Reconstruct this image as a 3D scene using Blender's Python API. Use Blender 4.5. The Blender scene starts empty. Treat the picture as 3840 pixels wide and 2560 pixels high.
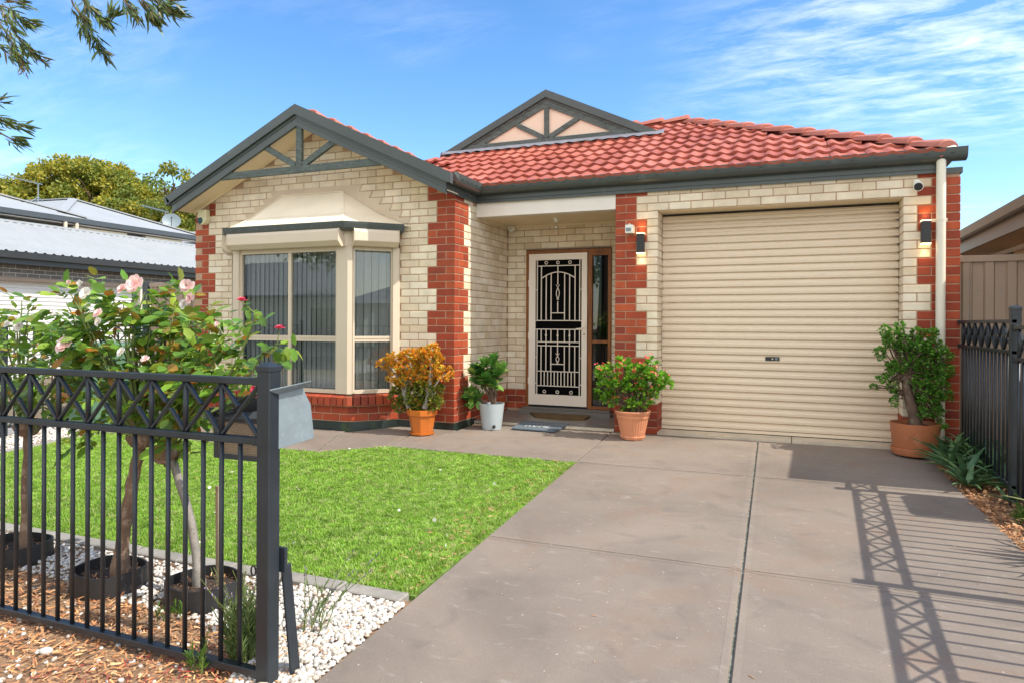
import bpy, bmesh, math, random
import numpy as np
from mathutils import Vector, Matrix
random.seed(7); rng = np.random.default_rng(7)
S = bpy.context.scene
# ------------------------------------------------------------------ camera, world, sun, exposure
YAW, ROLL, FPX, CX, CY, CAMH = 0.3841, 0.0051, 2581.5, 1933.5, 1211.7, 1.216
_Rt = Vector((math.cos(YAW), math.sin(YAW), 0)); FW = Vector((-math.sin(YAW), math.cos(YAW), 0)); _Up = Vector((0, 0, 1))
RI = _Rt*math.cos(ROLL) + _Up*math.sin(ROLL); UPV = _Up*math.cos(ROLL) - _Rt*math.sin(ROLL)
cd = bpy.data.cameras.new('camera'); cam = bpy.data.objects.new('camera', cd); S.collection.objects.link(cam)
cam.matrix_world = Matrix(((RI.x, UPV.x, -FW.x, 0), (RI.y, UPV.y, -FW.y, 0), (RI.z, UPV.z, -FW.z, CAMH), (0, 0, 0, 1)))
cd.lens = FPX/3840*36; cd.sensor_width = 36; cd.shift_x = (1920-CX)/3840; cd.shift_y = (CY-1280)/3840
cd.clip_start = 0.05; cd.clip_end = 3000
S.camera = cam
def ray(u, v): return FW + RI*((u-CX)/FPX) - UPV*((v-CY)/FPX)
CAM = Vector((0, 0, CAMH))
def atY(u, v, y): r = ray(u, v); return CAM + r*(y/r.y)
def atX(u, v, x): r = ray(u, v); return CAM + r*(x/r.x)
def atZ(u, v, z): r = ray(u, v); return CAM + r*((z-CAMH)/r.z)
def atD(u, v, d): return CAM + ray(u, v)*d

SUN_EL = math.radians(51.0)
SUN_AZ_DIR = Vector((1.0, -0.012, 0)).normalized()      # horizontal direction towards the sun
w = bpy.data.worlds.new('World'); S.world = w; w.use_nodes = True
nt = w.node_tree; nt.nodes.clear()
def N(nt, t, **k):
    n = nt.nodes.new(t)
    for a, b in k.items(): setattr(n, a, b)
    return n
sky = N(nt, 'ShaderNodeTexSky', sky_type='NISHITA', sun_disc=False)
sky.sun_elevation = SUN_EL; sky.sun_rotation = math.atan2(SUN_AZ_DIR.x, SUN_AZ_DIR.y)
sky.air_density = 1.0; sky.dust_density = 0.15; sky.ozone_density = 2.6
hs = N(nt, 'ShaderNodeHueSaturation'); hs.inputs['Saturation'].default_value = 1.26; hs.inputs['Value'].default_value = .71; hs.inputs['Hue'].default_value=0.506
nt.links.new(sky.outputs[0], hs.inputs['Color'])
tc = N(nt, 'ShaderNodeTexCoord'); sp = N(nt, 'ShaderNodeSeparateXYZ'); nt.links.new(tc.outputs['Generated'], sp.inputs[0])
def mth(nt, op, a, b=None, clamp=False):
    m = N(nt, 'ShaderNodeMath', operation=op, use_clamp=clamp)
    for i, x in enumerate((a, b)):
        if x is None: continue
        if isinstance(x, (int, float)): m.inputs[i].default_value = x
        else: nt.links.new(x, m.inputs[i])
    return m.outputs[0]
zc = mth(nt, 'ADD', mth(nt, 'MAXIMUM', sp.outputs['Z'], 0.0), 0.12)
px = mth(nt, 'DIVIDE', sp.outputs['X'], zc); py = mth(nt, 'DIVIDE', sp.outputs['Y'], zc)
cb = N(nt, 'ShaderNodeCombineXYZ'); nt.links.new(px, cb.inputs[0]); nt.links.new(py, cb.inputs[1])
def noise(nt, vec, scale, detail=4, rough=.5, dist=0.0):
    n = N(nt, 'ShaderNodeTexNoise'); n.inputs['Scale'].default_value = scale; n.inputs['Detail'].default_value = detail
    n.inputs['Roughness'].default_value = rough; n.inputs['Distortion'].default_value = dist
    if vec is not None: nt.links.new(vec, n.inputs['Vector'])
    return n.outputs['Fac']
def ramp(nt, fac, stops):
    r = N(nt, 'ShaderNodeValToRGB'); e = r.color_ramp.elements
    while len(e) < len(stops): e.new(0.5)
    for i, (p, c) in enumerate(stops):
        e[i].position = p; e[i].color = (c, c, c, 1) if isinstance(c, (int, float)) else (*c, 1)
    nt.links.new(fac, r.inputs['Fac']); return r.outputs['Color']
mp = N(nt, 'ShaderNodeMapping'); nt.links.new(cb.outputs[0], mp.inputs['Vector']); mp.inputs['Rotation'].default_value = (0, 0, 0.55); mp.inputs['Scale'].default_value = (1.0, 2.6, 1)
nf = noise(nt, mp.outputs[0], 4.2, 9, .66, .35); nb = noise(nt, cb.outputs[0], 0.75, 3, .5, .3)
wis = ramp(nt, nf, [(0.40, 0), (0.80, .8)])
# cloud bank: denser towards +X (to the right of the frame), thin wisps elsewhere
d = N(nt, 'ShaderNodeVectorMath', operation='DISTANCE'); nt.links.new(cb.outputs[0], d.inputs[0]); d.inputs[1].default_value = (0.62, 2.05, 0)
bank = ramp(nt, d.outputs['Value'], [(0.25, 1), (1.0, 0)])
msk = mth(nt, 'ADD', mth(nt, 'MULTIPLY', bank, .72), mth(nt, 'MULTIPLY', ramp(nt, nb, [(0.48, 0), (0.75, .6)]), .8), True)
cf = mth(nt, 'MULTIPLY', wis, msk)
# the broken high cloud that the window panes mirror: thickened over the unseen street side to brighten the shade
sth = ramp(nt, mth(nt, 'MULTIPLY', mth(nt, 'ADD', mth(nt, 'ADD', sp.outputs['Y'], mth(nt, 'MULTIPLY', sp.outputs['X'], -.45)), 1.0), .5), [(.34, 1), (.60, 0)])
cf = mth(nt, 'MAXIMUM', cf, mth(nt, 'MULTIPLY', sth, ramp(nt, nf, [(.30, .35), (.62, 1)])))
mx = N(nt, 'ShaderNodeMixRGB'); nt.links.new(mth(nt, 'MULTIPLY', cf, .85), mx.inputs[0]); nt.links.new(hs.outputs[0], mx.inputs[1]); mx.inputs[2].default_value = (6.0, 5.9, 5.8, 1)
bg = N(nt, 'ShaderNodeBackground'); bg.inputs['Strength'].default_value = 0.15
nt.links.new(mx.outputs[0], bg.inputs['Color']); wo = N(nt, 'ShaderNodeOutputWorld'); nt.links.new(bg.outputs[0], wo.inputs[0])
sd = bpy.data.lights.new('sun', 'SUN'); sd.energy = 2.05; sd.angle = math.radians(0.55); sd.color = (1.0, .965, .93)
so = bpy.data.objects.new('sun', sd); S.collection.objects.link(so)
sdir = -(SUN_AZ_DIR*math.cos(SUN_EL) + Vector((0, 0, math.sin(SUN_EL)))); so.rotation_euler = sdir.to_track_quat('-Z', 'Y').to_euler(); so.location = (8, 0, 12)
S.view_settings.view_transform = 'Standard'; S.view_settings.look = 'None'; S.view_settings.exposure = 1.42; S.view_settings.gamma = 1.0
S.view_settings.use_curve_mapping = False
S.view_settings.use_white_balance = True; S.view_settings.white_balance_temperature = 7000; S.view_settings.white_balance_tint = 6
S.render.engine = 'CYCLES'; S.cycles.max_bounces = 8; S.cycles.transparent_max_bounces = 12; S.cycles.use_denoising = True

# ------------------------------------------------------------------ materials
def newmat(name):
    m = bpy.data.materials.new(name); m.use_nodes = True; nt = m.node_tree; nt.nodes.clear()
    o = N(nt, 'ShaderNodeOutputMaterial'); p = N(nt, 'ShaderNodeBsdfPrincipled'); nt.links.new(p.outputs[0], o.inputs[0]); return m, nt, p, o
def posn(nt): return N(nt, 'ShaderNodeNewGeometry').outputs['Position']
def rnd(nt):
    a = N(nt, 'ShaderNodeAttribute'); a.attribute_name = 'rnd'
    return mth(nt, 'FRACT', mth(nt, 'ADD', a.outputs['Fac'], N(nt, 'ShaderNodeObjectInfo').outputs['Random']))
def mixc(nt, f, a, b, mode='MIX'):
    m = N(nt, 'ShaderNodeMixRGB', blend_type=mode)
    for i, x in enumerate((f, a, b)):
        if isinstance(x, (int, float)): m.inputs[i].default_value = x
        elif isinstance(x, tuple): m.inputs[i].default_value = (*x, 1)
        else: nt.links.new(x, m.inputs[i])
    return m.outputs[0]
def addbump(nt, p, h, strength=.3, dist=.01):
    b = N(nt, 'ShaderNodeBump'); b.inputs['Strength'].default_value = strength; b.inputs['Distance'].default_value = dist
    nt.links.new(h, b.inputs['Height']); nt.links.new(b.outputs[0], p.inputs['Normal'])
def mat(name, col, rough=.5, var=.12, vscale=3, spots=None, bump=.15, bscale=60, metal=0, ramp3=None, coat=0, stretch=None):
    """painted / fired / moulded surface: base tone, slow tone drift, fine speckle, bump"""
    m, nt, p, o = newmat(name); P = posn(nt)
    if stretch:
        q = N(nt, 'ShaderNodeMapping'); q.inputs['Scale'].default_value = stretch; nt.links.new(P, q.inputs['Vector']); P = q.outputs[0]
    c = tuple(col)
    if ramp3: base = ramp(nt, rnd(nt), [(i/(len(ramp3)-1), x) for i, x in enumerate(ramp3)])
    else: base = c
    n1 = ramp(nt, noise(nt, P, vscale, 5, .6), [(0.3, 1-var), (0.7, 1+var)])
    base = mixc(nt, 1.0, base, n1, 'MULTIPLY')
    if spots:
        f = ramp(nt, noise(nt, P, spots[1], 3, .7), [(spots[2], 0), (spots[2]+.08, 1)])
        base = mixc(nt, mth(nt, 'MULTIPLY', f, spots[3] if len(spots) > 3 else .6), base, tuple(spots[0]))
    nt.links.new(base, p.inputs['Base Color']); p.inputs['Roughness'].default_value = rough; p.inputs['Metallic'].default_value = metal
    if coat: p.inputs['Coat Weight'].default_value = coat
    if bump: addbump(nt, p, noise(nt, P, bscale, 4, .7), bump, .004)
    return m
def leafmat(name, cols, rough=.45, trans=.3, ncols=True):
    m, nt, p, o = newmat(name); r = rnd(nt)
    base = ramp(nt, r, [(i/(len(cols)-1), c) for i, c in enumerate(cols)])
    base = mixc(nt, 1.0, base, ramp(nt, noise(nt, posn(nt), 9, 3), [(.3, .75), (.7, 1.2)]), 'MULTIPLY')
    nt.links.new(base, p.inputs['Base Color']); p.inputs['Roughness'].default_value = rough
    t = N(nt, 'ShaderNodeBsdfTranslucent'); hsx = N(nt, 'ShaderNodeHueSaturation'); hsx.inputs['Value'].default_value = 1.3; nt.links.new(base, hsx.inputs['Color']); nt.links.new(hsx.outputs[0], t.inputs[0])
    mx = N(nt, 'ShaderNodeMixShader'); mx.inputs[0].default_value = trans; nt.links.new(p.outputs[0], mx.inputs[1]); nt.links.new(t.outputs[0], mx.inputs[2]); nt.links.new(mx.outputs[0], o.inputs[0])
    return m
def emitmat(name, col, st):
    m, nt, p, o = newmat(name); e = N(nt, 'ShaderNodeEmission'); e.inputs[0].default_value = (*col, 1); e.inputs[1].default_value = st; nt.links.new(e.outputs[0], o.inputs[0]); return m
def glassmat(name, tint, refl=.25):
    m, nt, p, o = newmat(name); t = N(nt, 'ShaderNodeBsdfTransparent'); t.inputs[0].default_value = (*tint, 1)
    g = N(nt, 'ShaderNodeBsdfGlossy'); g.inputs['Roughness'].default_value = .01; g.inputs[0].default_value = (.95, .97, 1, 1)
    lw = N(nt, 'ShaderNodeLayerWeight'); fr = mth(nt, 'ADD', mth(nt, 'MULTIPLY', mth(nt, 'POWER', lw.outputs['Facing'], 4.0), .9), .05)
    mx = N(nt, 'ShaderNodeMixShader'); nt.links.new(mth(nt, 'ADD', fr, refl, True), mx.inputs[0]); nt.links.new(t.outputs[0], mx.inputs[1]); nt.links.new(g.outputs[0], mx.inputs[2]); nt.links.new(mx.outputs[0], o.inputs[0])
    return m
M = {}
M['red'] = mat('red_brick', (0, 0, 0), .75, .16, 7, ((.20, .045, .03), 90, .62, .5), .5, 120, ramp3=[(.27, .038, .015), (.38, .060, .019), (.32, .046, .016), (.44, .080, .026), (.22, .034, .017), (.36, .055, .019)])
M['cream'] = mat('cream_brick', (0, 0, 0), .8, .12, 6, ((.36, .26, .15), 150, .62, .55), .5, 130, ramp3=[(.74, .62, .46), (.80, .70, .55), (.66, .54, .38), (.78, .66, .50), (.82, .73, .59), (.70, .57, .42)])
M['mortar'] = mat('mortar', (.46, .30, .20), .9, .15, 8, None, .5, 90)
M['tile'] = mat('terracotta_tile', (0, 0, 0), .6, .14, 5, ((.14, .05, .04), 22, .58, .5), .4, 80, ramp3=[(.37, .095, .062), (.43, .125, .086), (.33, .080, .052), (.46, .150, .108), (.39, .105, .072), (.29, .072, .05)])
M['ridge'] = mat('ridge_tile', (0, 0, 0), .7, .14, 4, ((.30, .12, .09), 12, .55, .5), .3, 60, ramp3=[(.42, .14, .10), (.38, .115, .08), (.46, .17, .125)])
M['bedding'] = mat('ridge_bedding', (.33, .085, .06), .9, .15, 10)
M['trim'] = mat('grey_green_metal', (.072, .086, .084), .38, .1, 2, ((.16, .18, .175), 3.5, .62, .3), .05, 30)
M['timber_trim'] = mat('weathered_grey_timber', (.085, .105, .098), .7, .4, 9, ((.20, .22, .19), 25, .56, .5), .5, 60, stretch=(1, 1, 4))
M['beige'] = mat('beige_eave_lining', (.80, .66, .46), .7, .05, 2, None, .03, 20)
M['bayroof'] = mat('cream_painted_metal', (.83, .72, .56), .5, .06, 2.5, ((.6, .5, .38), 4, .66, .35), .04, 20)
M['flash'] = mat('beige_flashing', (.60, .48, .35), .6, .08, 3)
M['white'] = mat('offwhite_paint', (.80, .74, .68), .5, .05, 2, None, .02, 20)
M['pipe'] = mat('cream_pipe', (.78, .72, .60), .45, .04, 2, None, .02, 20)
M['window'] = mat('cream_aluminium', (.60, .50, .39), .35, .04, 2, None, 0)
M['pelmet'] = mat('shutter_box_paint', (.66, .55, .43), .4, .04, 2, None, 0)
M['door'] = mat('roller_door_cream', (.75, .61, .46), .42, .025, 1.2, ((.70, .57, .42), 2.5, .6, .15), 0, 20, stretch=(.5, 1, .8))
M['frame_wood'] = mat('stained_timber', (.26, .085, .018), .55, .35, 5, ((.12, .035, .008), 14, .55, .5), .3, 40, stretch=(6, 1, .6))
M['pink'] = mat('gable_sheet', (.83, .64, .50), .65, .04, 2, None, .03, 20)
M['black'] = mat('satin_black', (.019, .025, .032), .40, .35, 5, ((.4, .42, .45), 140, .70, .7), .05, 60)
M['blackmat'] = mat('black_plastic', (.022, .022, .024), .5, .2, 6)
M['rubber'] = mat('damp_course_membrane', (.018, .03, .026), .35, .4, 6, ((.05, .09, .03), 4, .55, .6), .4, 14)
M['lead'] = mat('lead_flashing', (.20, .20, .23), .5, .2, 6, None, .4, 12)
M['blind'] = mat('blind_fabric', (.82, .82, .80), .8, .04, 3, None, .1, 90)
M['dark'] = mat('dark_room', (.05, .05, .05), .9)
M['glass'] = glassmat('window_glass', (.66, .68, .68), .02); M['glass_dark'] = glassmat('tinted_glass', (.12, .13, .12), .02)
M['mesh_dark'] = mat('insect_mesh', (.004, .004, .004), 1.0, .1, 5, None, 0)
for n_ in M['mesh_dark'].node_tree.nodes:
    if n_.type == 'BSDF_PRINCIPLED': n_.inputs['Specular IOR Level'].default_value = .08
M['grille'] = mat('cream_steel', (.86, .76, .66), .35, .03, 3, None, 0)
M['chrome'] = mat('satin_brass', (.55, .5, .42), .3, .05, 3, None, 0, metal=.7)
M['step_tile'] = mat('grey_porch_tile', (.15, .14, .13), .32, .12, 3, None, .08, 60, ramp3=[(.15, .135, .12), (.19, .165, .15), (.16, .145, .13)])
M['white_pl'] = mat('white_plastic', (.80, .80, .74), .35, .02, 3, None, 0)
M['siren'] = mat('yellowed_plastic', (.70, .64, .42), .35, .04, 3, None, 0); M['bluelens'] = mat('dark_blue_lens', (.02, .07, .09), .15, .05, 3, None, 0)
M['warm'] = emitmat('warm_lamp_glow', (1.0, .66, .32), 2.6)
M['terra'] = mat('terracotta_plastic', (.50, .17, .075), .55, .15, 4, ((.62, .30, .17), 9, .6, .35), .15, 40)
M['terra2'] = mat('pale_terracotta_plastic', (.60, .24, .125), .5, .1, 4, ((.75, .42, .28), 8, .62, .3), .1, 40)
M['orange'] = mat('orange_glazed_pot', (.56, .15, .025), .28, .12, 4, None, .08, 20)
M['greypot'] = mat('pale_grey_pot', (.42, .47, .50), .45, .04, 3, None, .02, 40)
M['soil'] = mat('potting_soil', (.035, .022, .016), .95, .5, 25, ((.16, .09, .05), 80, .6, .6), .9, 70)
M['bark_g'] = mat('grey_succulent_bark', (.24, .215, .19), .7, .3, 12, ((.14, .11, .09), 30, .58, .6), .6, 50)
M['bark_b'] = mat('brown_bark', (.13, .08, .055), .85, .35, 10, ((.30, .22, .17), 22, .56, .5), .9, 40)
M['bark_r'] = mat('rose_bark', (.20, .125, .085), .85, .3, 12, ((.40, .30, .23), 20, .52, .6), .9, 45)
M['stake'] = mat('weathered_stake', (.30, .22, .15), .85, .2, 8, None, .4, 50)
M['green_stem'] = mat('green_stem', (.13, .17, .04), .6, .3, 10)
M['concrete'] = None
M['galv'] = mat('galvanised_steel', (.20, .245, .275), .5, .14, 14, ((.30, .35, .38), 40, .58, .4), .04, 30, metal=.1)
M['brownfence'] = mat('brown_steel_fence', (.36, .265, .195), .45, .06, 2, None, .02, 20)
M['greyroof'] = mat('pale_grey_roof_steel', (.32, .335, .35), .55, .05, 2, ((.27, .28, .29), 3, .62, .3), .03, 10)
M['greybrick'] = mat('charcoal_brick', (0, 0, 0), .7, .1, 6, None, .3, 80, ramp3=[(.138, .125, .112), (.181, .163, .144), (.125, .112, .106)])
M['palemortar'] = mat('pale_mortar', (.68, .62, .54), .9, .06, 8)
M['whitedoor'] = mat('white_roller_door', (.72, .70, .68), .45, .04, 2, None, 0)
M['darktrim'] = mat('charcoal_steel', (.055, .062, .07), .4, .1, 2, None, .02, 20)
M['browntrim'] = mat('dark_brown_gutter', (.11, .095, .08), .35, .12, 3, ((.2, .18, .16), 12, .6, .25), .03, 20)
M['binlid'] = mat('yellow_plastic', (.75, .40, .02), .45, .05, 3, None, 0); M['bingreen'] = mat('green_bin_plastic', (.10, .20, .12), .5, .08, 3, None, .03, 20)
M['bluepl'] = mat('blue_plastic', (.03, .16, .5), .45, .05, 3, None, 0)
M['rosep'] = leafmat('pink_petal', [(.816, .510, .490), (.877, .673, .612), (.857, .592, .612)], .5, .3); M['rosew'] = leafmat('white_petal', [(.86, .82, .76), (.9, .86, .80)], .5, .3); M['roser'] = leafmat('crimson_petal', [(.55, .02, .06), (.6, .05, .10)], .5, .2)
M['redfl'] = leafmat('red_bract', [(.75, .05, .04), (.80, .14, .10), (.78, .10, .07)], .5, .2)
M['lav'] = leafmat('lavender_flower', [(.25, .16, .45), (.32, .22, .40), (.30, .22, .26)], .6, .2)
M['roseleaf'] = leafmat('rose_leaf', [(.067, .157, .022), (.134, .280, .034), (.213, .381, .045), (.090, .202, .028), (.269, .426, .056), (.078, .168, .028), (.157, .291, .039), (.381, .470, .056), (.146, .280, .045), (.470, .179, .034), (.123, .246, .039)], .35, .3)
M['jadetop'] = leafmat('orange_jade_leaf', [(.26, .30, .04), (.62, .46, .05), (.34, .34, .04), (.732, .232, .024), (.878, .366, .037), (.549, .317, .037), (.920, .439, .061), (.634, .195, .037), (.756, .317, .030)], .3, .15)
M['jadelow'] = leafmat('green_jade_leaf', [(.06, .13, .02), (.13, .20, .02), (.28, .28, .03), (.08, .15, .025), (.38, .26, .03)], .3, .15)
M['euph'] = leafmat('euphorbia_leaf', [(.098, .280, .028), (.154, .392, .035), (.252, .504, .042), (.084, .224, .035), (.196, .420, .042), (.420, .588, .070)], .35, .3)
M['whiteplant'] = leafmat('broad_dark_leaf', [(.054, .176, .041), (.081, .243, .041), (.216, .378, .068), (.047, .149, .041), (.324, .459, .095)], .3, .2)
M['portul'] = leafmat('small_round_leaf', [(.081, .216, .034), (.121, .311, .041), (.216, .432, .047), (.095, .243, .041), (.068, .176, .034)], .3, .2)
M['aloe'] = leafmat('aloe_leaf', [(.068, .150, .068), (.105, .210, .090), (.150, .255, .090), (.075, .165, .075)], .4, .1)
M['agave'] = leafmat('variegated_agave', [(.24, .28, .09), (.40, .38, .16)], .4, .1)
M['weed'] = leafmat('weed_leaf', [(.06, .14, .02), (.12, .24, .03), (.08, .18, .03)], .5, .3)
M['lavleaf'] = leafmat('lavender_foliage', [(.10, .16, .06), (.17, .25, .09), (.12, .20, .06), (.22, .30, .11)], .6, .2)
M['treeleaf'] = leafmat('olive_gold_leaf', [(.13, .18, .025), (.25, .27, .03), (.40, .34, .035), (.16, .22, .03), (.46, .38, .04), (.12, .17, .03), (.20, .25, .04)], .6, .3)
M['streetleaf'] = leafmat('narrow_leaf', [(.038, .075, .018), (.068, .112, .022), (.135, .180, .030), (.045, .083, .022), (.180, .135, .045)], .5, .12)
M['drytwig'] = mat('dry_twig', (.16, .085, .05), .8, .3, 20)
M['grass'] = leafmat('lawn_grass', [(.17, .33, .025), (.24, .42, .04), (.30, .50, .06), (.25, .44, .045), (.40, .54, .12), (.20, .37, .03), (.55, .50, .26)], .5, .3)
M['lawnsoil'] = mat('lawn_base', (.12, .20, .03), .9, .4, 12, ((.10, .07, .03), 16, .58, .6), .8, 60)
M['mulch'] = mat('mulch_ground', (.22, .13, .075), .95, .5, 14, ((.55, .34, .19), 40, .54, .7), .9, 60)
M['chips'] = leafmat('bark_chip', [(.567, .243, .095), (.783, .405, .176), (.405, .149, .068), (.837, .513, .257), (.270, .108, .054), (.675, .297, .121)], .8, .05)
M['redchips'] = leafmat('crimson_litter', [(.40, .03, .04), (.30, .03, .04), (.5, .08, .06)], .8, .1)
M['litter'] = leafmat('dry_leaf', [(.50, .24, .10), (.62, .36, .18), (.36, .13, .06), (.68, .46, .26), (.45, .18, .07)], .7, .2)
M['pebble'] = mat('white_pebble', (0, 0, 0), .5, .06, 20, ((.6, .45, .33), 60, .64, .35), .15, 120, ramp3=[(.588, .554, .521), (.672, .647, .613), (.504, .437, .370), (.638, .605, .563), (.689, .672, .647), (.420, .319, .235), (.605, .571, .521)])
M['brownstone'] = mat('tan_stone', (.48, .38, .28), .6, .15, 12)
M['edging'] = mat('grey_edging_block', (.29, .265, .235), .85, .18, 6, ((.38, .36, .32), 90, .6, .5), .4, 90)
M['sill'] = mat('stained_concrete_sill', (.62, .52, .40), .8, .18, 3, ((.45, .28, .12), 3, .56, .6), .3, 40)
M['coir'] = mat('brown_coir_mat', (.11, .062, .02), .95, .3, 8, ((.2, .13, .05), 60, .55, .5), .9, 200)
M['bluemat'] = mat('blue_grey_mat', (.09, .115, .14), .95, .3, 60, ((.28, .32, .36), 160, .55, .6), .9, 200)
M['paver'] = None
M['asphalt'] = mat('asphalt', (.13, .13, .125), .9, .15, 4, ((.12, .12, .12), 90, .6, .4), .5, 90)
M['greensteel'] = mat('dark_green_frame', (.02, .07, .05), .4)
M['path_soil'] = mat('earth', (.16, .12, .08), .95, .3, 4, None, .5, 30)
M['carpaint'] = mat('white_car_paint', (.75, .75, .75), .2, .02, 2, None, 0, coat=.6)
def concretemat(name, col):
    m, nt, p, o = newmat(name); P = posn(nt)
    a = ramp(nt, noise(nt, P, .9, 6, .62, .6), [(.28, tuple(c*.76 for c in col)), (.5, col), (.72, (col[0]*1.22, col[1]*1.2, col[2]*1.18))])
    rust = ramp(nt, noise(nt, P, 1.7, 5, .65, .9), [(.52, 0), (.72, 1)])
    a = mixc(nt, mth(nt, 'MULTIPLY', rust, .42), a, (col[0]*1.10, col[1]*.80, col[2]*.64))
    st = ramp(nt, noise(nt, P, 2.6, 4, .6, 1.2), [(.56, 0), (.70, 1)])
    a = mixc(nt, mth(nt, 'MULTIPLY', st, .34), a, (col[0]*.5, col[1]*.52, col[2]*.56))
    q = N(nt, 'ShaderNodeMapping'); q.inputs['Scale'].default_value = (1, 2.5, 1); q.inputs['Rotation'].default_value = (0, 0, .3); nt.links.new(P, q.inputs['Vector'])
    sc = ramp(nt, noise(nt, q.outputs[0], 6, 6, .75, .5), [(.58, 0), (.72, 1)])
    a = mixc(nt, mth(nt, 'MULTIPLY', sc, .20), a, (.62, .58, .54))
    sp = ramp(nt, noise(nt, P, 260, 2, .6), [(.35, .86), (.65, 1.12)]); a = mixc(nt, 1.0, a, sp, 'MULTIPLY')
    fl = ramp(nt, noise(nt, P, 55, 2, .5), [(.745, 0), (.76, 1)]); a = mixc(nt, mth(nt, 'MULTIPLY', fl, .6), a, (.75, .70, .64))
    nt.links.new(a, p.inputs['Base Color']); p.inputs['Roughness'].default_value = .72
    addbump(nt, p, noise(nt, P, 180, 4, .7), .28, .003); return m
M['concrete'] = concretemat('brown_sealed_concrete', (.218, .176, .145))
M['palepath'] = concretemat('pale_concrete_footpath', (.50, .46, .40)); M['dryverge'] = mat('dry_verge', (.42, .36, .22), .9, .2, 6, None, .5, 60)
M['groove'] = mat('joint_sealant', (.15, .16, .13), .85, .5, 9, ((.36, .35, .31), 30, .52, .7), .4, 50)
M['path2'] = concretemat('grey_paving', (.34, .32, .30))

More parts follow.
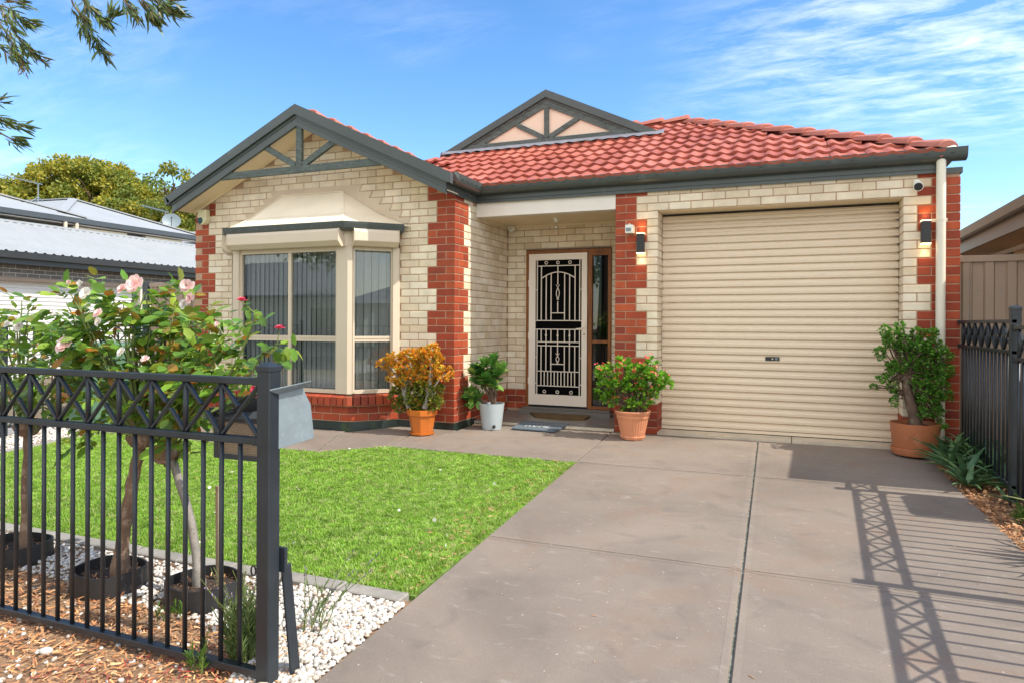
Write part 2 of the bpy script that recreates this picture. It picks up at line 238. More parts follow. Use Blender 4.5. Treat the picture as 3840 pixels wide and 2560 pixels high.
# ------------------------------------------------------------------ mesh helpers
C = S.collection
ROOTLOC = {}
def link(o): C.objects.link(o); return o
class MB:
    def __init__(s): s.v = []; s.f = []; s.r = []
    def poly(s, pts, faces, r=None):
        n = len(s.v); s.v += [tuple(p) for p in pts]; s.f += [tuple(i+n for i in f) for f in faces]; s.r += [r if r is not None else 0.0]*len(pts)
    def box(s, a, b, M=None, r=None):
        x0, y0, z0 = a; x1, y1, z1 = b
        p = [(x0, y0, z0), (x1, y0, z0), (x1, y1, z0), (x0, y1, z0), (x0, y0, z1), (x1, y0, z1), (x1, y1, z1), (x0, y1, z1)]
        if M is not None: p = [tuple(M @ Vector(q)) for q in p]
        s.poly(p, [(0, 3, 2, 1), (4, 5, 6, 7), (0, 1, 5, 4), (1, 2, 6, 5), (2, 3, 7, 6), (3, 0, 4, 7)], r)
    def prism(s, poly, ext):      # planar polygon (3d pts) extruded by vector
        n = len(poly); e = Vector(ext); a = [Vector(p) for p in poly]; p = a + [q+e for q in a]
        s.poly(p, [tuple(range(n))[::-1], tuple(range(n, 2*n))] + [(i, (i+1) % n, n+(i+1) % n, n+i) for i in range(n)])
    def bar(s, a, b, wdt, h, up=(0, 0, 1), r=None):
        a = Vector(a); b = Vector(b); d = (b-a); L = d.length; d.normalize(); u = Vector(up)
        sx = d.cross(u)
        if sx.length < 1e-4: sx = d.cross(Vector((0, 1, 0)))
        sx.normalize(); u = sx.cross(d).normalized()
        m = Matrix(((d.x, sx.x, u.x, a.x), (d.y, sx.y, u.y, a.y), (d.z, sx.z, u.z, a.z), (0, 0, 0, 1)))
        s.box((0, -wdt/2, -h/2), (L, wdt/2, h/2), m, r)
    def tube(s, pts, rad, seg=8, cap=True, r=None):
        pts = [Vector(p) for p in pts]; n = len(pts); rr = rad if isinstance(rad, (list, tuple)) else [rad]*n; V = []
        ref = None
        for i, p in enumerate(pts):
            d = (pts[min(i+1, n-1)]-pts[max(i-1, 0)]).normalized()
            if ref is None: ref = d.orthogonal().normalized()
            ref = (ref - d*ref.dot(d)).normalized(); q = d.cross(ref)
            V += [p+(ref*math.cos(2*math.pi*k/seg)+q*math.sin(2*math.pi*k/seg))*rr[i] for k in range(seg)]
        F = [(i*seg+k, i*seg+(k+1) % seg, (i+1)*seg+(k+1) % seg, (i+1)*seg+k) for i in range(n-1) for k in range(seg)]
        if cap: F += [tuple(range(seg))[::-1], tuple(range((n-1)*seg, n*seg))]
        s.poly(V, F, r)
    def lathe(s, prof, c, seg=24, ang0=0, closed=False, rib=None):
        V = []
        for (ra, z) in prof:
            for k in range(seg):
                t = ang0+2*math.pi*k/seg; q = ra*(rib(k) if rib and ra > 0 else 1); V.append((c[0]+q*math.cos(t), c[1]+q*math.sin(t), c[2]+z))
        n = len(prof); F = [(i*seg+k, i*seg+(k+1) % seg, (i+1)*seg+(k+1) % seg, (i+1)*seg+k) for i in range(n-1) for k in range(seg)]
        F += [tuple(range(seg))[::-1], tuple(range((n-1)*seg, n*seg))]
        s.poly(V, F)
    def sweep(s, prof, path, closed=True):   # prof (outward, z), path list of (x,y); outward = right of travel, mitred
        P = [Vector((x, y, 0)) for x, y in path]; n = len(P); V = []; k = len(prof)
        for i in range(n):
            ds = []
            if i > 0: ds.append((P[i]-P[i-1]).normalized())
            if i < n-1: ds.append((P[i+1]-P[i]).normalized())
            ns = [Vector((d.y, -d.x, 0)) for d in ds]; nn = sum(ns, Vector()).normalized(); sc = 1/max(.3, nn.dot(ns[0]))
            V += [(P[i].x+nn.x*o*sc, P[i].y+nn.y*o*sc, z) for o, z in prof]
        F = []
        for i in range(n-1):
            for j in range(k if closed else k-1): F.append((i*k+j, (i+1)*k+j, (i+1)*k+(j+1) % k, i*k+(j+1) % k))
        if closed: F += [tuple(range(k)), tuple(range((n-1)*k, n*k))[::-1]]
        s.poly(V, F)
    def build(s, name, m, parent=None, smooth=False, bevel=0, fix=True):
        off = Vector(ROOTLOC.get(parent.name, (0, 0, 0))) if parent else Vector((0, 0, 0))
        me = bpy.data.meshes.new(name); me.from_pydata([(x-off.x, y-off.y, z-off.z) for x, y, z in s.v], [], s.f)
        if fix or bevel:
            bm = bmesh.new(); bm.from_mesh(me)
            if fix: bmesh.ops.recalc_face_normals(bm, faces=bm.faces)
            if bevel: bmesh.ops.bevel(bm, geom=[e for e in bm.edges if e.calc_length() > bevel*2.5 and len(e.link_faces) == 2 and e.calc_face_angle(0) > .5], offset=bevel, segments=1, affect='EDGES')
            bm.to_mesh(me); bm.free()
        if any(s.r) and not bevel:
            at = me.attributes.new('rnd', 'FLOAT', 'POINT'); at.data.foreach_set('value', s.r)
        me.materials.append(m)
        if smooth: me.shade_smooth() if smooth is True else me.shade_smooth_by_angle(smooth) if hasattr(me, 'shade_smooth_by_angle') else me.shade_smooth()
        o = bpy.data.objects.new(name, me); link(o)
        if parent: o.parent = parent; ROOTLOC[o.name] = tuple(off)
        else: ROOTLOC[o.name] = (0, 0, 0)
        return o
def sm(o, deg=35):
    for p in o.data.polygons: p.use_smooth = True
    try:
        o.data.set_sharp_from_angle(angle=math.radians(deg))
    except Exception: pass
    return o
def tag(o, label=None, cat=None, group=None, kind=None):
    if label: o['label'] = label
    if cat: o['category'] = cat
    if group: o['group'] = group
    if kind: o['kind'] = kind
    return o
def thing(name, loc, label, cat, group=None):
    o = bpy.data.objects.new(name, None); link(o); o.location = loc; o.empty_display_size = .1; ROOTLOC[o.name] = tuple(loc)
    return tag(o, label, cat, group)
def inst(name, me, parent, loc, rot=None):
    o = bpy.data.objects.new(name, me); link(o); o.parent = parent; off = Vector(ROOTLOC.get(parent.name, (0, 0, 0)))
    o.location = Vector(loc)-off
    if rot is not None: o.rotation_euler = rot
    return o
def meshof(mb, name, m, bevel=0):
    o = mb.build(name, m, None, bevel=bevel); me = o.data; bpy.data.objects.remove(o); return me
def gz(y): return .041*(min(max(y, -1.0), 7.69)-7.69)
def gp(x, y, dz=0): return (x, y, gz(y)+dz)

def cloud(name, protoV, protoF, pos, axes, size, m, parent=None, r=None, kind='stuff'):
    """merge many copies of a small mesh: pos (n,3), axes (n,3,3) rows = x,y,z axes, size (n,) or (n,3)"""
    pos = np.asarray(pos, float); n = len(pos); pv = np.asarray(protoV, float); k = len(pv)
    size = np.asarray(size, float)
    if size.ndim == 1: size = np.repeat(size[:, None], 3, 1)
    loc = pv[None]*size[:, None, :]
    V = np.einsum('nki,nij->nkj', loc, axes)+pos[:, None]
    off = Vector(ROOTLOC.get(parent.name, (0, 0, 0))) if parent else Vector((0, 0, 0))
    V = V.reshape(-1, 3)-np.array(off)
    me = bpy.data.meshes.new(name); me.vertices.add(len(V)); me.vertices.foreach_set('co', V.astype(np.float32).ravel())
    lens = [len(f) for f in protoF]; flat = np.concatenate([np.array(f) for f in protoF])
    L = len(flat); loops = (flat[None]+(np.arange(n)*k)[:, None]).ravel()
    me.loops.add(L*n); me.loops.foreach_set('vertex_index', loops.astype(np.int32))
    st = np.concatenate([[0], np.cumsum(lens)[:-1]]); me.polygons.add(len(protoF)*n)
    me.polygons.foreach_set('loop_start', (st[None]+(np.arange(n)*L)[:, None]).ravel().astype(np.int32))
    me.update(calc_edges=True)
    a = me.attributes.new('rnd', 'FLOAT', 'POINT'); rr = rng.random(n) if r is None else np.asarray(r)
    a.data.foreach_set('value', np.repeat(rr, k).astype(np.float32))
    me.materials.append(m); me.validate()
    o = bpy.data.objects.new(name, me); link(o)
    if parent: o.parent = parent
    if kind: o['kind'] = kind
    ROOTLOC[o.name] = tuple(off); return o
def axes_from(dirs, roll=None):
    """rows: x = length direction, y = width, z = normal"""
    d = np.asarray(dirs, float); d = d/np.linalg.norm(d, axis=1, keepdims=True); n = len(d)
    ref = rng.normal(size=(n, 3)) if roll is None else np.tile(np.array(roll, float), (n, 1))+rng.normal(size=(n, 3))*.25
    y = np.cross(ref, d); y /= np.linalg.norm(y, axis=1, keepdims=True)+1e-9; z = np.cross(d, y)
    return np.stack([d, y, z], 1)
def rdir(n, up=0.0, spread=1.0, base=None):
    v = rng.normal(size=(n, 3))*spread
    if base is not None: v += np.asarray(base)
    v[:, 2] += up; return v/np.linalg.norm(v, axis=1, keepdims=True)
LEAF_OV = ([(0, 0, 0), (.3, -.3, .05), (.72, -.27, .04), (1, 0, -.06), (.72, .27, .04), (.3, .3, .05), (.5, 0, -.02)], [(0, 1, 6), (1, 2, 6), (2, 3, 6), (3, 4, 6), (4, 5, 6), (5, 0, 6)])
LEAF_SPOON = ([(0, 0, 0), (.4, -.2, .02), (.8, -.3, .05), (1, 0, .08), (.8, .3, .05), (.4, .2, .02)], [(0, 1, 4+1), (1, 2, 4, 5), (2, 3, 4)])
LEAF_ROUND = ([(0, 0, 0), (.35, -.4, .04), (.8, -.36, .08), (1, 0, .1), (.8, .36, .08), (.35, .4, .04)], [(0, 1, 2, 3, 4, 5)])
LEAF_NAR = ([(0, 0, 0), (.35, -.07, .02), (.7, -.055, 0), (1, 0, -.05), (.7, .055, 0), (.35, .07, .02)], [(0, 1, 5), (1, 2, 4, 5), (2, 3, 4)])
QUADLEAF = ([(0, 0, 0), (.5, -.3, .08), (1, 0, 0), (.5, .3, .08)], [(0, 1, 2), (0, 2, 3)])

# ================================================================== GROUND
ZT, CO = 2.472, .086
XWL, XWR, YW, YG, YB = -7.633, -3.639, 7.12, 7.69, 8.715
XP0, XO0, XO1, XP1 = -1.888, -1.408, .992, 1.472
mb = MB(); ys = [-160, -40, -12, -6, -1, 0, 1, 2, 3, 4, 5, 6, 7.69, 14, 40, 300]; xs = [-300, -60, -20, -8, -4, 0, 4, 20, 60, 300]
for j in range(len(ys)-1):
    for i in range(len(xs)-1):
        mb.poly([(xs[i], ys[j], gz(ys[j])-.035), (xs[i+1], ys[j], gz(ys[j])-.035), (xs[i+1], ys[j+1], gz(ys[j+1])-.035), (xs[i], ys[j+1], gz(ys[j+1])-.035)], [(0, 1, 2, 3)])
tag(mb.build('ground', M['path_soil']), kind='structure')
def sheet(name, pts, dz, m, kind='structure', thick=.03):
    mb = MB(); ys = sorted({p[1] for p in pts}); n = len(pts)
    mb.prism([(x, y, gz(y)+dz) for x, y in pts], (0, 0, -thick)); return tag(mb.build(name, m), kind=kind)
sheet('mulch_bed', [(-12, .2), (-1.72, .2), (-1.80, 3.05), (-12, 3.05)], -.012, M['mulch'])
sheet('side_bed', [(1.45, -.8), (4, -.8), (4, 9.5), (1.15, 9.5), (1.18, 7.6), (1.2, 6.2), (1.25, 5.4), (1.30, 4.7), (1.36, 3.6), (1.44, 2.2)], -.012, M['mulch'])
sheet('gravel_strip_base', [(-8.45, 2.9), (-7.5, 2.9), (-7.5, 7.1), (-8.45, 7.1)], -.010, M['mulch'])
LAWN = [(-7.5, 3.12), (-1.81, 3.11), (-1.82, 4.03), (-1.868, 6.13), (-3.92, 6.148), (-4.46, 5.686), (-7.5, 5.69)]
lawn = sheet('lawn_soil', LAWN, -.010, M['lawnsoil'])
tag(MB().build('x', M['mulch'])) if False else None
# neighbour's paved yard on the far left, street behind the camera
mb = MB(); mb.box((-22, 1, -.16), (-8.5, 14, -.105)); tag(mb.build('paved_yard', M['path2']), kind='structure')
mb = MB(); mb.box((-150, -13.5, -.60), (150, -5.5, -.37)); tag(mb.build('road', M['asphalt']), kind='structure')
mb = MB(); mb.box((-150, -3.2, -.6), (150, -1.25, -.345)); tag(mb.build('footpath', M['palepath']), kind='structure'); mb = MB(); mb.box((-150, -5.36, -.6), (150, -3.2, -.350)); mb.box((-150, -1.25, -.6), (150, -.9, -.350)); tag(mb.build('nature_strip', M['dryverge']), kind='structure')  # unseen footpath and verge, added pale to bounce sunlight onto the facade
mb = MB(); mb.box((-150, -5.5, -.6), (150, -5.36, -.30)); tag(mb.build('road_kerb', M['edging']), kind='structure')

# driveway and path: a base sheet of joint filler with separate slabs on it
def xl(y): return -1.717-.0245*y
def xc(y): return -.165-.0235*y
def xr(y):
    P = [(-1, 1.55), (1, 1.49), (2.2, 1.44), (3.6, 1.36), (4.7, 1.29), (5.4, 1.247), (6.2, 1.205), (7.3, 1.183), (8, 1.18)]
    for (a, b), (c, d) in zip(P, P[1:]):
        if y <= c: return b+(d-b)*(y-a)/(c-a)
    return P[-1][1]
drv = thing('driveway', (0, 4, gz(4)), None, None); drv['kind'] = 'structure'
mb = MB(); ysd = [-.9, 1, 2, 3, 4, 5, 5.7, 6.13, 7.0, 7.66]
for a, b in zip(ysd, ysd[1:]):
    for f, g in ((xl, xr),): mb.prism([gp(f(a)+.008, a, -.016), gp(g(a)-.006, a, -.016), gp(g(b)-.006, b, -.016), gp(f(b)+.008, b, -.016)], (0, 0, -.05))
mb.build('joint_filler', M['groove'], drv)
GAP = .0065
def slab(f, g, y0, y1, name='slab', parent=drv):
    mb = MB(); n = 5; ysn = [y0+GAP+(y1-y0-2*GAP)*i/n for i in range(n+1)]
    L = [(f(y), y) for y in ysn]; R = [(g(y), y) for y in ysn]; k = len(mb.v)
    P = L+R[::-1]
    top = [gp(x, y, .0) for x, y in P]; bev = []
    cx = sum(p[0] for p in P)/len(P); cy = sum(p[1] for p in P)/len(P)
    # edge chamfer by a second, wider ring 6 mm below
    mid = []
    for x, y in P:
        mid.append(gp(x, y, -.006))
    inn = []
    for x, y in P:
        dx, dy = cx-x, cy-y; inn.append(gp(x+(.007 if dx > 0 else -.007), y+(.007 if dy > 0 else -.007)*(1 if y in (ysn[0], ysn[-1]) else 0), 0))
    bot = [(p[0], p[1], p[2]-.05) for p in mid]; m = len(P)
    V = inn+mid+bot; F = [tuple(range(m))]
    for i in range(m): F += [(i, m+i, m+(i+1) % m, (i+1) % m), (m+i, 2*m+i, 2*m+(i+1) % m, m+(i+1) % m)]
    mb.poly(V, F); return mb.build(name, M['concrete'], parent)
rows = [(-.9, 1.97), (1.97, 4.03), (4.03, 6.13), (6.13, 7.655)]
for a, b in rows:
    slab(lambda y: xl(y), lambda y: xc(y)-GAP, a, b); slab(lambda y: xc(y)+GAP, xr, a, b)
M['trowel'] = concretemat('trowelled_concrete_edge', (.232, .189, .156))
def strip(pts, wdt, side):
    """smooth trowelled margin beside a joint: 1 mm proud of the slab, wdt wide"""
    mb = MB(); V = []
    for (x, y), nx, ny in pts: V += [gp(x+nx*.012*side, y+ny*.012*side, .0012), gp(x+nx*wdt*side, y+ny*wdt*side, .0012)]
    mb.poly(V, [(2*i, 2*i+1, 2*i+3, 2*i+2) for i in range(len(pts)-1)]); o = mb.build('trowelled_edge', M['trowel'], drv); 
ysl = [[-.8, .2, 1.2, 1.95], [1.99, 3, 4.01], [4.05, 5, 6.11], [6.15, 7, 7.64]]
for seg in ysl:
    for sd_ in (-1, 1): strip([((xc(y), y), 1, 0) for y in seg], .042, sd_)
for yj in (1.97, 4.03, 6.13):
    for f, g in ((lambda y: xl(y)+.02, lambda y: xc(y)-.055), (lambda y: xc(y)+.055, lambda y: xr(y)-.02)):
        for sd_ in (-1, 1): strip([((f(yj)+(g(yj)-f(yj))*k/3, yj), 0, 1) for k in range(4)], .030, sd_)
pth = thing('front_path', (-4, 6.5, gz(6.5)), None, None); pth['kind'] = 'structure'
def pslab(P, parent=pth, name='slab', m='concrete', z=0.0):
    mb = MB(); c = Vector((sum(p[0] for p in P)/len(P), sum(p[1] for p in P)/len(P)))
    Q = [Vector(p)+(c-Vector(p)).normalized()*.009 for p in P]; I = [q+(c-q).normalized()*.008 for q in Q]; k = len(P)
    V = [gp(q.x, q.y, z) for q in I]+[gp(q.x, q.y, z-.006) for q in Q]+[gp(q.x, q.y, z-.05) for q in Q]
    F = [tuple(range(k))]
    for i in range(k): F += [(i, k+i, k+(i+1) % k, (i+1) % k), (k+i, 2*k+i, 2*k+(i+1) % k, k+(i+1) % k)]
    mb.poly(V, F); return mb.build(name, M[m], parent)
mb = MB(); mb.prism([gp(x, y, -.016) for x, y in [(-8.4, 5.7), (-4.46, 5.70), (-3.92, 6.16), (-1.88, 6.14), (-1.91, 7.6), (-3.6, 7.6), (-3.6, 7.2), (-8.4, 7.2)]], (0, 0, -.05)); mb.build('joint_filler', M['groove'], pth)
pslab([(-3.63, 6.15), (-1.872, 6.135), (-1.905, 7.655), (-3.60, 7.655)])
pslab([(-3.92, 6.155), (-3.64, 6.15), (-3.61, 7.14), (-4.05, 7.14), (-3.93, 6.4)])
pslab([(-4.45, 5.69), (-3.93, 6.15), (-3.94, 6.4), (-4.06, 7.14), (-4.37, 7.14), (-4.80, 6.60), (-4.80, 6.55)])
pslab([(-6.1, 5.695), (-4.46, 5.69), (-4.81, 6.53), (-4.81, 6.68), (-6.1, 6.68)]); pslab([(-7.6, 5.695), (-6.11, 5.695), (-6.11, 6.68), (-6.5, 6.68), (-6.93, 7.14), (-7.6, 7.14)])
pslab([(-8.4, 5.7), (-7.61, 5.7), (-7.61, 8.2), (-8.4, 8.2)])
# porch: tiled floor, raised one step at the door
pf = thing('porch_floor', (-2.8, 8.1, 0), None, None); pf['kind'] = 'structure'
mb = MB(); mb.box((-3.639, 7.675, -.06), (XP0, 8.715, .022)); mb.build('tile_grout', M['palemortar'], pf)
mb = MB(); mb.box((0, 0, 0), (.392, .192, .008)); tm = meshof(mb, 'porch_tile', M['step_tile'])
for i in range(5):
    for j in range(6):
        x = -3.639+.004+i*.398-(.199 if j % 2 else 0); y = 7.68+j*.198
        if y > 8.6: continue
        x0 = max(x, -3.637); x1 = min(x+.392, XP0-.002)
        if x1-x0 < .05: continue
        o = inst('tile', tm, pf, (x0, y, .0225)); o.scale = ((x1-x0)/.392, min(1, (8.713-y)/.192), 1)
mb = MB(); mb.box((-3.639, 7.655, -.05), (XP0, 7.6735, .018)); mb.build('slab_edge', M['sill'], pf)

# ================================================================== HOUSE
house = thing('brick_house', (-3, 8, 0), 'cream and red brick bungalow with terracotta tiled roof, two gables and roller garage door', 'house')
BR = []   # (parent, origin, u, n, u0, u1, z0, z1, depth, colour)
def face(parent, org, u, n, L, r0, r1, first, qf, base=None, holes=lambda r, z: [], ends=(None, None), clip=None, redall=None, maxu=None):
    """running bond; first(r) True = stretcher at u=0; qf(r) quoin width at 0; ends: depth fn(r, is_stretcher) for the corner cell or None"""
    for r in range(r0, r1):
        z0 = ZT+r*CO+.005; z1 = ZT+(r+1)*CO-.005
        js = [0.0]; x = .24 if first(r) else .12
        while x < L-.03: js.append(x); x += .24
        js.append(L)
        cuts = set(js); q = qf(r) if qf else 0
        cells = sorted(cuts | ({q} if 0 < q < L else set()))
        iv = [(0.0, L)]
        for a, b in holes(r, z0):
            iv = [s for p, t in iv for s in ((p, min(t, a)), (max(p, b), t)) if s[1]-s[0] > .03]
        for a, b in zip(cells, cells[1:]):
            for p, t in iv:
                c, d = max(a, p), min(b, t)
                if d-c < .035: continue
                dep = .03; lo = c+.005; hi = d-.005
                if c == 0 and ends[0]:
                    e = ends[0](r)
                    if e is None: continue
                    dep = e; lo = c
                elif c == 0: lo = c
                if abs(d-L) < 1e-6 and ends[1]:
                    e = ends[1](r)
                    if e is None: continue
                    dep = e; hi = d
                elif abs(d-L) < 1e-6: hi = d
                um = (lo+hi)/2
                if clip and not clip(um, (z0+z1)/2): continue
                red = (um < q) or (redall and redall(r, um)) or (base is not None and r <= base)
                BR.append((parent, org, u, n, lo, hi, z0, z1, dep, 'red' if red else 'cream'))
odd = lambda r: r % 2 != 0
narrow = lambda r: ((1-r)//3) % 2 == 0
qF = lambda r: .24 if narrow(r) else .36
qS = lambda r: .36 if narrow(r) else .24
UX, UY = Vector((1, 0, 0)), Vector((0, 1, 0))
REC = .006   # mortar lies this far behind the brick faces
# --- mortar walls
def wallmb(name, build): mb = MB(); build(mb); return mb.build(name, M['mortar'], house)
soff = lambda x: 3.637-.465*abs(x+5.631)
def wf(mb):
    y0, y1 = YW+REC, YW+.11
    xl_, xr_ = XWL+REC, XWR-REC
    mb.prism([(xl_, y0, .06), (-6.93, y0, .06), (-6.93, y0, 2.30), (xl_, y0, 2.30)], (0, .11, 0))
    mb.prism([(-4.385, y0, .06), (xr_, y0, .06), (xr_, y0, 2.30), (-4.385, y0, 2.30)], (0, .11, 0))
    mb.prism([(xl_, y0, 2.3005), (xr_, y0, 2.3005), (xr_, y0, soff(xr_)+.05), (-5.631, y0, 3.70), (xl_, y0, soff(xl_)+.05)], (0, .11, 0))
w_front = wallmb('gable_wall', wf)
w_side = wallmb('return_wall', lambda mb: mb.box((XWR-.11, YW+.12, .05), (XWR-REC, YB+.1, 2.75)))
w_left = wallmb('side_wall', lambda mb: (mb.box((XWL+REC, YW+.12, .06), (XWL+.11, 13.5, 2.72)),))
def wb(mb):
    mb.box((XWR, YB+REC, .03), (-3.362, YB+.11, 2.20)); mb.box((-2.189, YB+REC, .03), (XP0+.1, YB+.11, 2.20)); mb.box((XWR, YB+REC, 2.2005), (XP0+.1, YB+.11, 2.75))
w_back = wallmb('porch_wall', wb)
def wg(mb):
    mb.box((XP0+REC, YG+REC, -.05), (XO0-REC, YG+.235, ZT-.0005)); mb.box((XO0-.11, YG+.2355, -.05), (XO0-REC, YG+.40, ZT-.0005))
    mb.box((XO1+REC, YG+REC, -.05), (XP1-REC, YG+.40, ZT-.0005)); mb.box((XP0+REC, YG+REC, ZT), (1.27, YG+.11, 2.80)); mb.box((1.2705, YG+REC, ZT), (XP1-REC, YG+.11, 2.672))
    mb.box((XP1-.11, YG+.4005, -.05), (XP1-REC, 13.4, 2.672)); mb.box((XP0+REC, YG+.236, -.05), (XP0+.10, YB, 2.75))
w_gar = wallmb('garage_wall', wg)
# --- brick faces
in_gable = lambda x: (lambda u, z: z+.02 < soff(XWR-u)+.0)
bay = lambda r, z: ([(XWR+4.385, XWR+6.93)] if .1 < z < 2.28 else ([] if z > 2.2 else [(XWR+4.385, XWR+6.93)]))
endR = lambda r: (.11 if odd(r) else None)
BAYL = XWR+6.6      # split of right- and left-anchored bond
def holes_front(r, z):
    h = [] if z > 2.28 else [(-XWR*-1+4.385+0 if False else 4.385+XWR, 9)]
    return h
face(w_front, Vector((XWR, YW, 0)), -UX, -UY, BAYL, -28, 16, odd, qF, -26, lambda r, z: [] if z > 2.28 else [(4.385+XWR, 9)], (lambda r: .11 if odd(r) else None, None), clip=lambda u, z: z < soff(XWR-u)-.015)
face(w_front, Vector((XWL, YW, 0)), UX, -UY, (XWR-BAYL)-XWL, -28, 16, odd, qF, -26, lambda r, z: [] if z > 2.28 else [(XWL*-1-6.93, 9)], (lambda r: .11 if odd(r) else None, None), clip=lambda u, z: z < soff(XWL+u)-.015)
face(w_side, Vector((XWR, YW, 0)), UY, UX, YB-YW, -29, 3, lambda r: not odd(r), qS, -26, ends=(lambda r: .11 if not odd(r) else None, None), clip=lambda u, z: z < (2.70 if u < .55 else 2.53) and z > (.07 if u < .5 else .02))
# the corner: where the front has a stretcher its end shows on the side, and the other way round
face(w_back, Vector((XWR, YB, 0)), UX, -UY, XP0-XWR, -28, 1, odd, None, -26, lambda r, z: [(XWR*-1-3.362, XWR*-1-2.189)] if z < 2.19 else [])
def endO(r): return .11 if odd(r) else .23
face(w_gar, Vector((XP0, YG, 0)), UX, -UY, .48, -30, 0, odd, qF, -26, ends=(lambda r: .11, endO))
face(w_gar, Vector((XP1, YG, 0)), -UX, -UY, .48, -30, 0, odd, qF, -26, ends=(lambda r: .11, endO))
face(w_gar, Vector((XP0, YG, 0)), UX, -UY, 3.36, 0, 3, odd, qF, None, redall=lambda r, u: u > 3.36-(qF(r)), clip=lambda u, z: z < (2.74 if u < 3.15 else 2.64) and not (abs(u-3.0) < 0), ends=(lambda r: .11, lambda r: .11))
# reveals
face(w_gar, Vector((XO0, YG, 0)), UY, UX, .30, -30, 0, lambda r: not odd(r), None, -26, ends=(lambda r: None, None))
face(w_gar, Vector((XO1, YG, 0)), UY, -UX, .30, -30, 0, lambda r: not odd(r), None, -26, ends=(lambda r: None, None))
# --- bay base wall
w_bay = wallmb('bay_base_wall', lambda mb: mb.prism([(-6.93, 7.13, .06), (-6.52, 6.706, .06), (-4.815, 6.706, .06), (-4.39, 7.13, .06)], (0, 0, .20)))
c45 = math.sqrt(.5)
face(w_bay, Vector((-4.809, 6.70, 0)), -UX, -UY, 1.715, -28, -26, odd, None, -26, ends=(lambda r: .03, None))
face(w_bay, Vector((-4.809, 6.70, 0)), Vector((c45, c45, 0)), Vector((c45, -c45, 0)), .594, -28, -26, lambda r: not odd(r), None, -26, ends=(lambda r: .03, None))
# --- choose the 300 that show largest, the rest one mesh
def bshow(b):
    c = b[1]+b[2]*((b[4]+b[5])/2)+Vector((0, 0, (b[6]+b[7])/2)); d = c-CAM; D = d.dot(FW); fac = abs(d.normalized().dot(b[3]))
    return (b[5]-b[4])*(b[7]-b[6])*fac/(D*D)
BR.sort(key=bshow, reverse=True)
bcache = {}
def bmat(b):
    n = b[3]; u = b[2]; c = b[1]+u*((b[4]+b[5])/2)+Vector((0, 0, (b[6]+b[7])/2))-n*(b[8]/2)
    y = -n; z = Vector((0, 0, 1)); x = y.cross(z)
    return Matrix(((x.x, y.x, 0, c.x), (x.y, y.y, 0, c.y), (0, 0, 1, c.z), (0, 0, 0, 1)))
rest = {'red': MB(), 'cream': MB()}
for i, b in enumerate(BR):
    L = b[5]-b[4]; m = bmat(b); jit = random.uniform(-.0012, .0012)
    if i < 300:
        k = (round(L, 3), round(b[8], 3), b[9], random.randrange(2))
        if k not in bcache:
            q = MB(); L2, D2, H2 = L/2, b[8]/2, (b[7]-b[6])/2
            q.box((-L2, -D2, -H2), (L2, D2, H2)); q.v = [(x+random.uniform(-.0008, .0008), y, z+random.uniform(-.0008, .0008)) for x, y, z in q.v]
            bcache[k] = meshof(q, 'brick', M[b[9]], .0035)
        o = bpy.data.objects.new('brick', bcache[k]); link(o); o.parent = b[0]
        o.matrix_local = Matrix.Translation(-Vector(ROOTLOC[b[0].name])) @ Matrix.Translation(b[3]*jit) @ m
    else:
        q = rest[b[9]]; L2, D2, H2 = L/2, b[8]/2, (b[7]-b[6])/2; n0 = len(q.v); e = .0035; rv = random.random()
        P = []
        for yy, ins in ((-D2, e), (-D2+e, 0), (D2, 0)):
            for sx, sz in ((-1, -1), (1, -1), (1, 1), (-1, 1)): P.append(m @ Vector((sx*(L2-ins), yy+jit, sz*(H2-ins))))
        q.poly(P, [(0, 1, 2, 3)]+[(a*4+j, a*4+(j+1) % 4, a*4+4+(j+1) % 4, a*4+4+j) for a in (0, 1) for j in range(4)]+[(11, 10, 9, 8)], rv)
for k, q in rest.items(): tag(q.build('red_brickwork' if k == 'red' else 'cream_brickwork', M[k], house), kind='stuff')
# sill of bricks on edge round the bay
sl = wallmb('bay_sill', lambda mb: mb.prism([(-6.94, 7.12, .262), (-6.51, 6.69, .262), (-4.82, 6.69, .262), (-4.39, 7.12, .262)], (0, 0, .105)))
def sillrun(a, b, n):
    a = Vector(a); b = Vector(b); L = (b-a).length; d = (b-a)/L; k = int(L/.086); wdt = L/k
    for i in range(k):
        p = a+d*(i*wdt+.005); q = a+d*((i+1)*wdt-.005); nn = Vector(n)
        mb = MB(); o0, o1 = .075, -.06
        prof = [(o0, .252), (o0, .352), (o1, .388), (o1, .252)]
        P = [(p.x+nn.x*o, p.y+nn.y*o, z) for o, z in prof]+[(q.x+nn.x*o, q.y+nn.y*o, z) for o, z in prof]
        mb.poly(P, [(0, 1, 2, 3), (7, 6, 5, 4)]+[(j, j+4, (j+1) % 4+4, (j+1) % 4) for j in range(4)])
        mb.build('sill_brick', M['red'], sl, bevel=.003)
sillrun((-6.50, 6.70, 0), (-4.83, 6.70, 0), (0, -1, 0)); sillrun((-4.775, 6.733, 0), (-4.40, 7.10, 0), (c45, -c45, 0))
for sgn, x in ((1, -4.80), (-1, -6.53)):
    mb = MB(); P = [(x-.022*sgn, 6.625), (x+.032*sgn, 6.625), (x+.075*sgn, 6.668), (x+.0*sgn, 6.75), (x-.022*sgn, 6.75)]
    mb.prism([(a, b, .252) for a, b in P], (0, 0, .103)); mb.build('sill_brick', M['red'], sl, bevel=.003)
# damp course / membrane at the foot of the wing
mb = MB(); mb.sweep([(-.05, -.06), (.012, -.06), (.004, .058), (-.05, .058)], [(XWL, YW+.02), (-6.93, YW+.02), (-6.52, 6.715), (-4.81, 6.715), (-4.39, YW+.02), (XWR-.01, YW+.015), (XWR-.01, 7.62)]); mb.build('damp_course', M['rubber'], house)
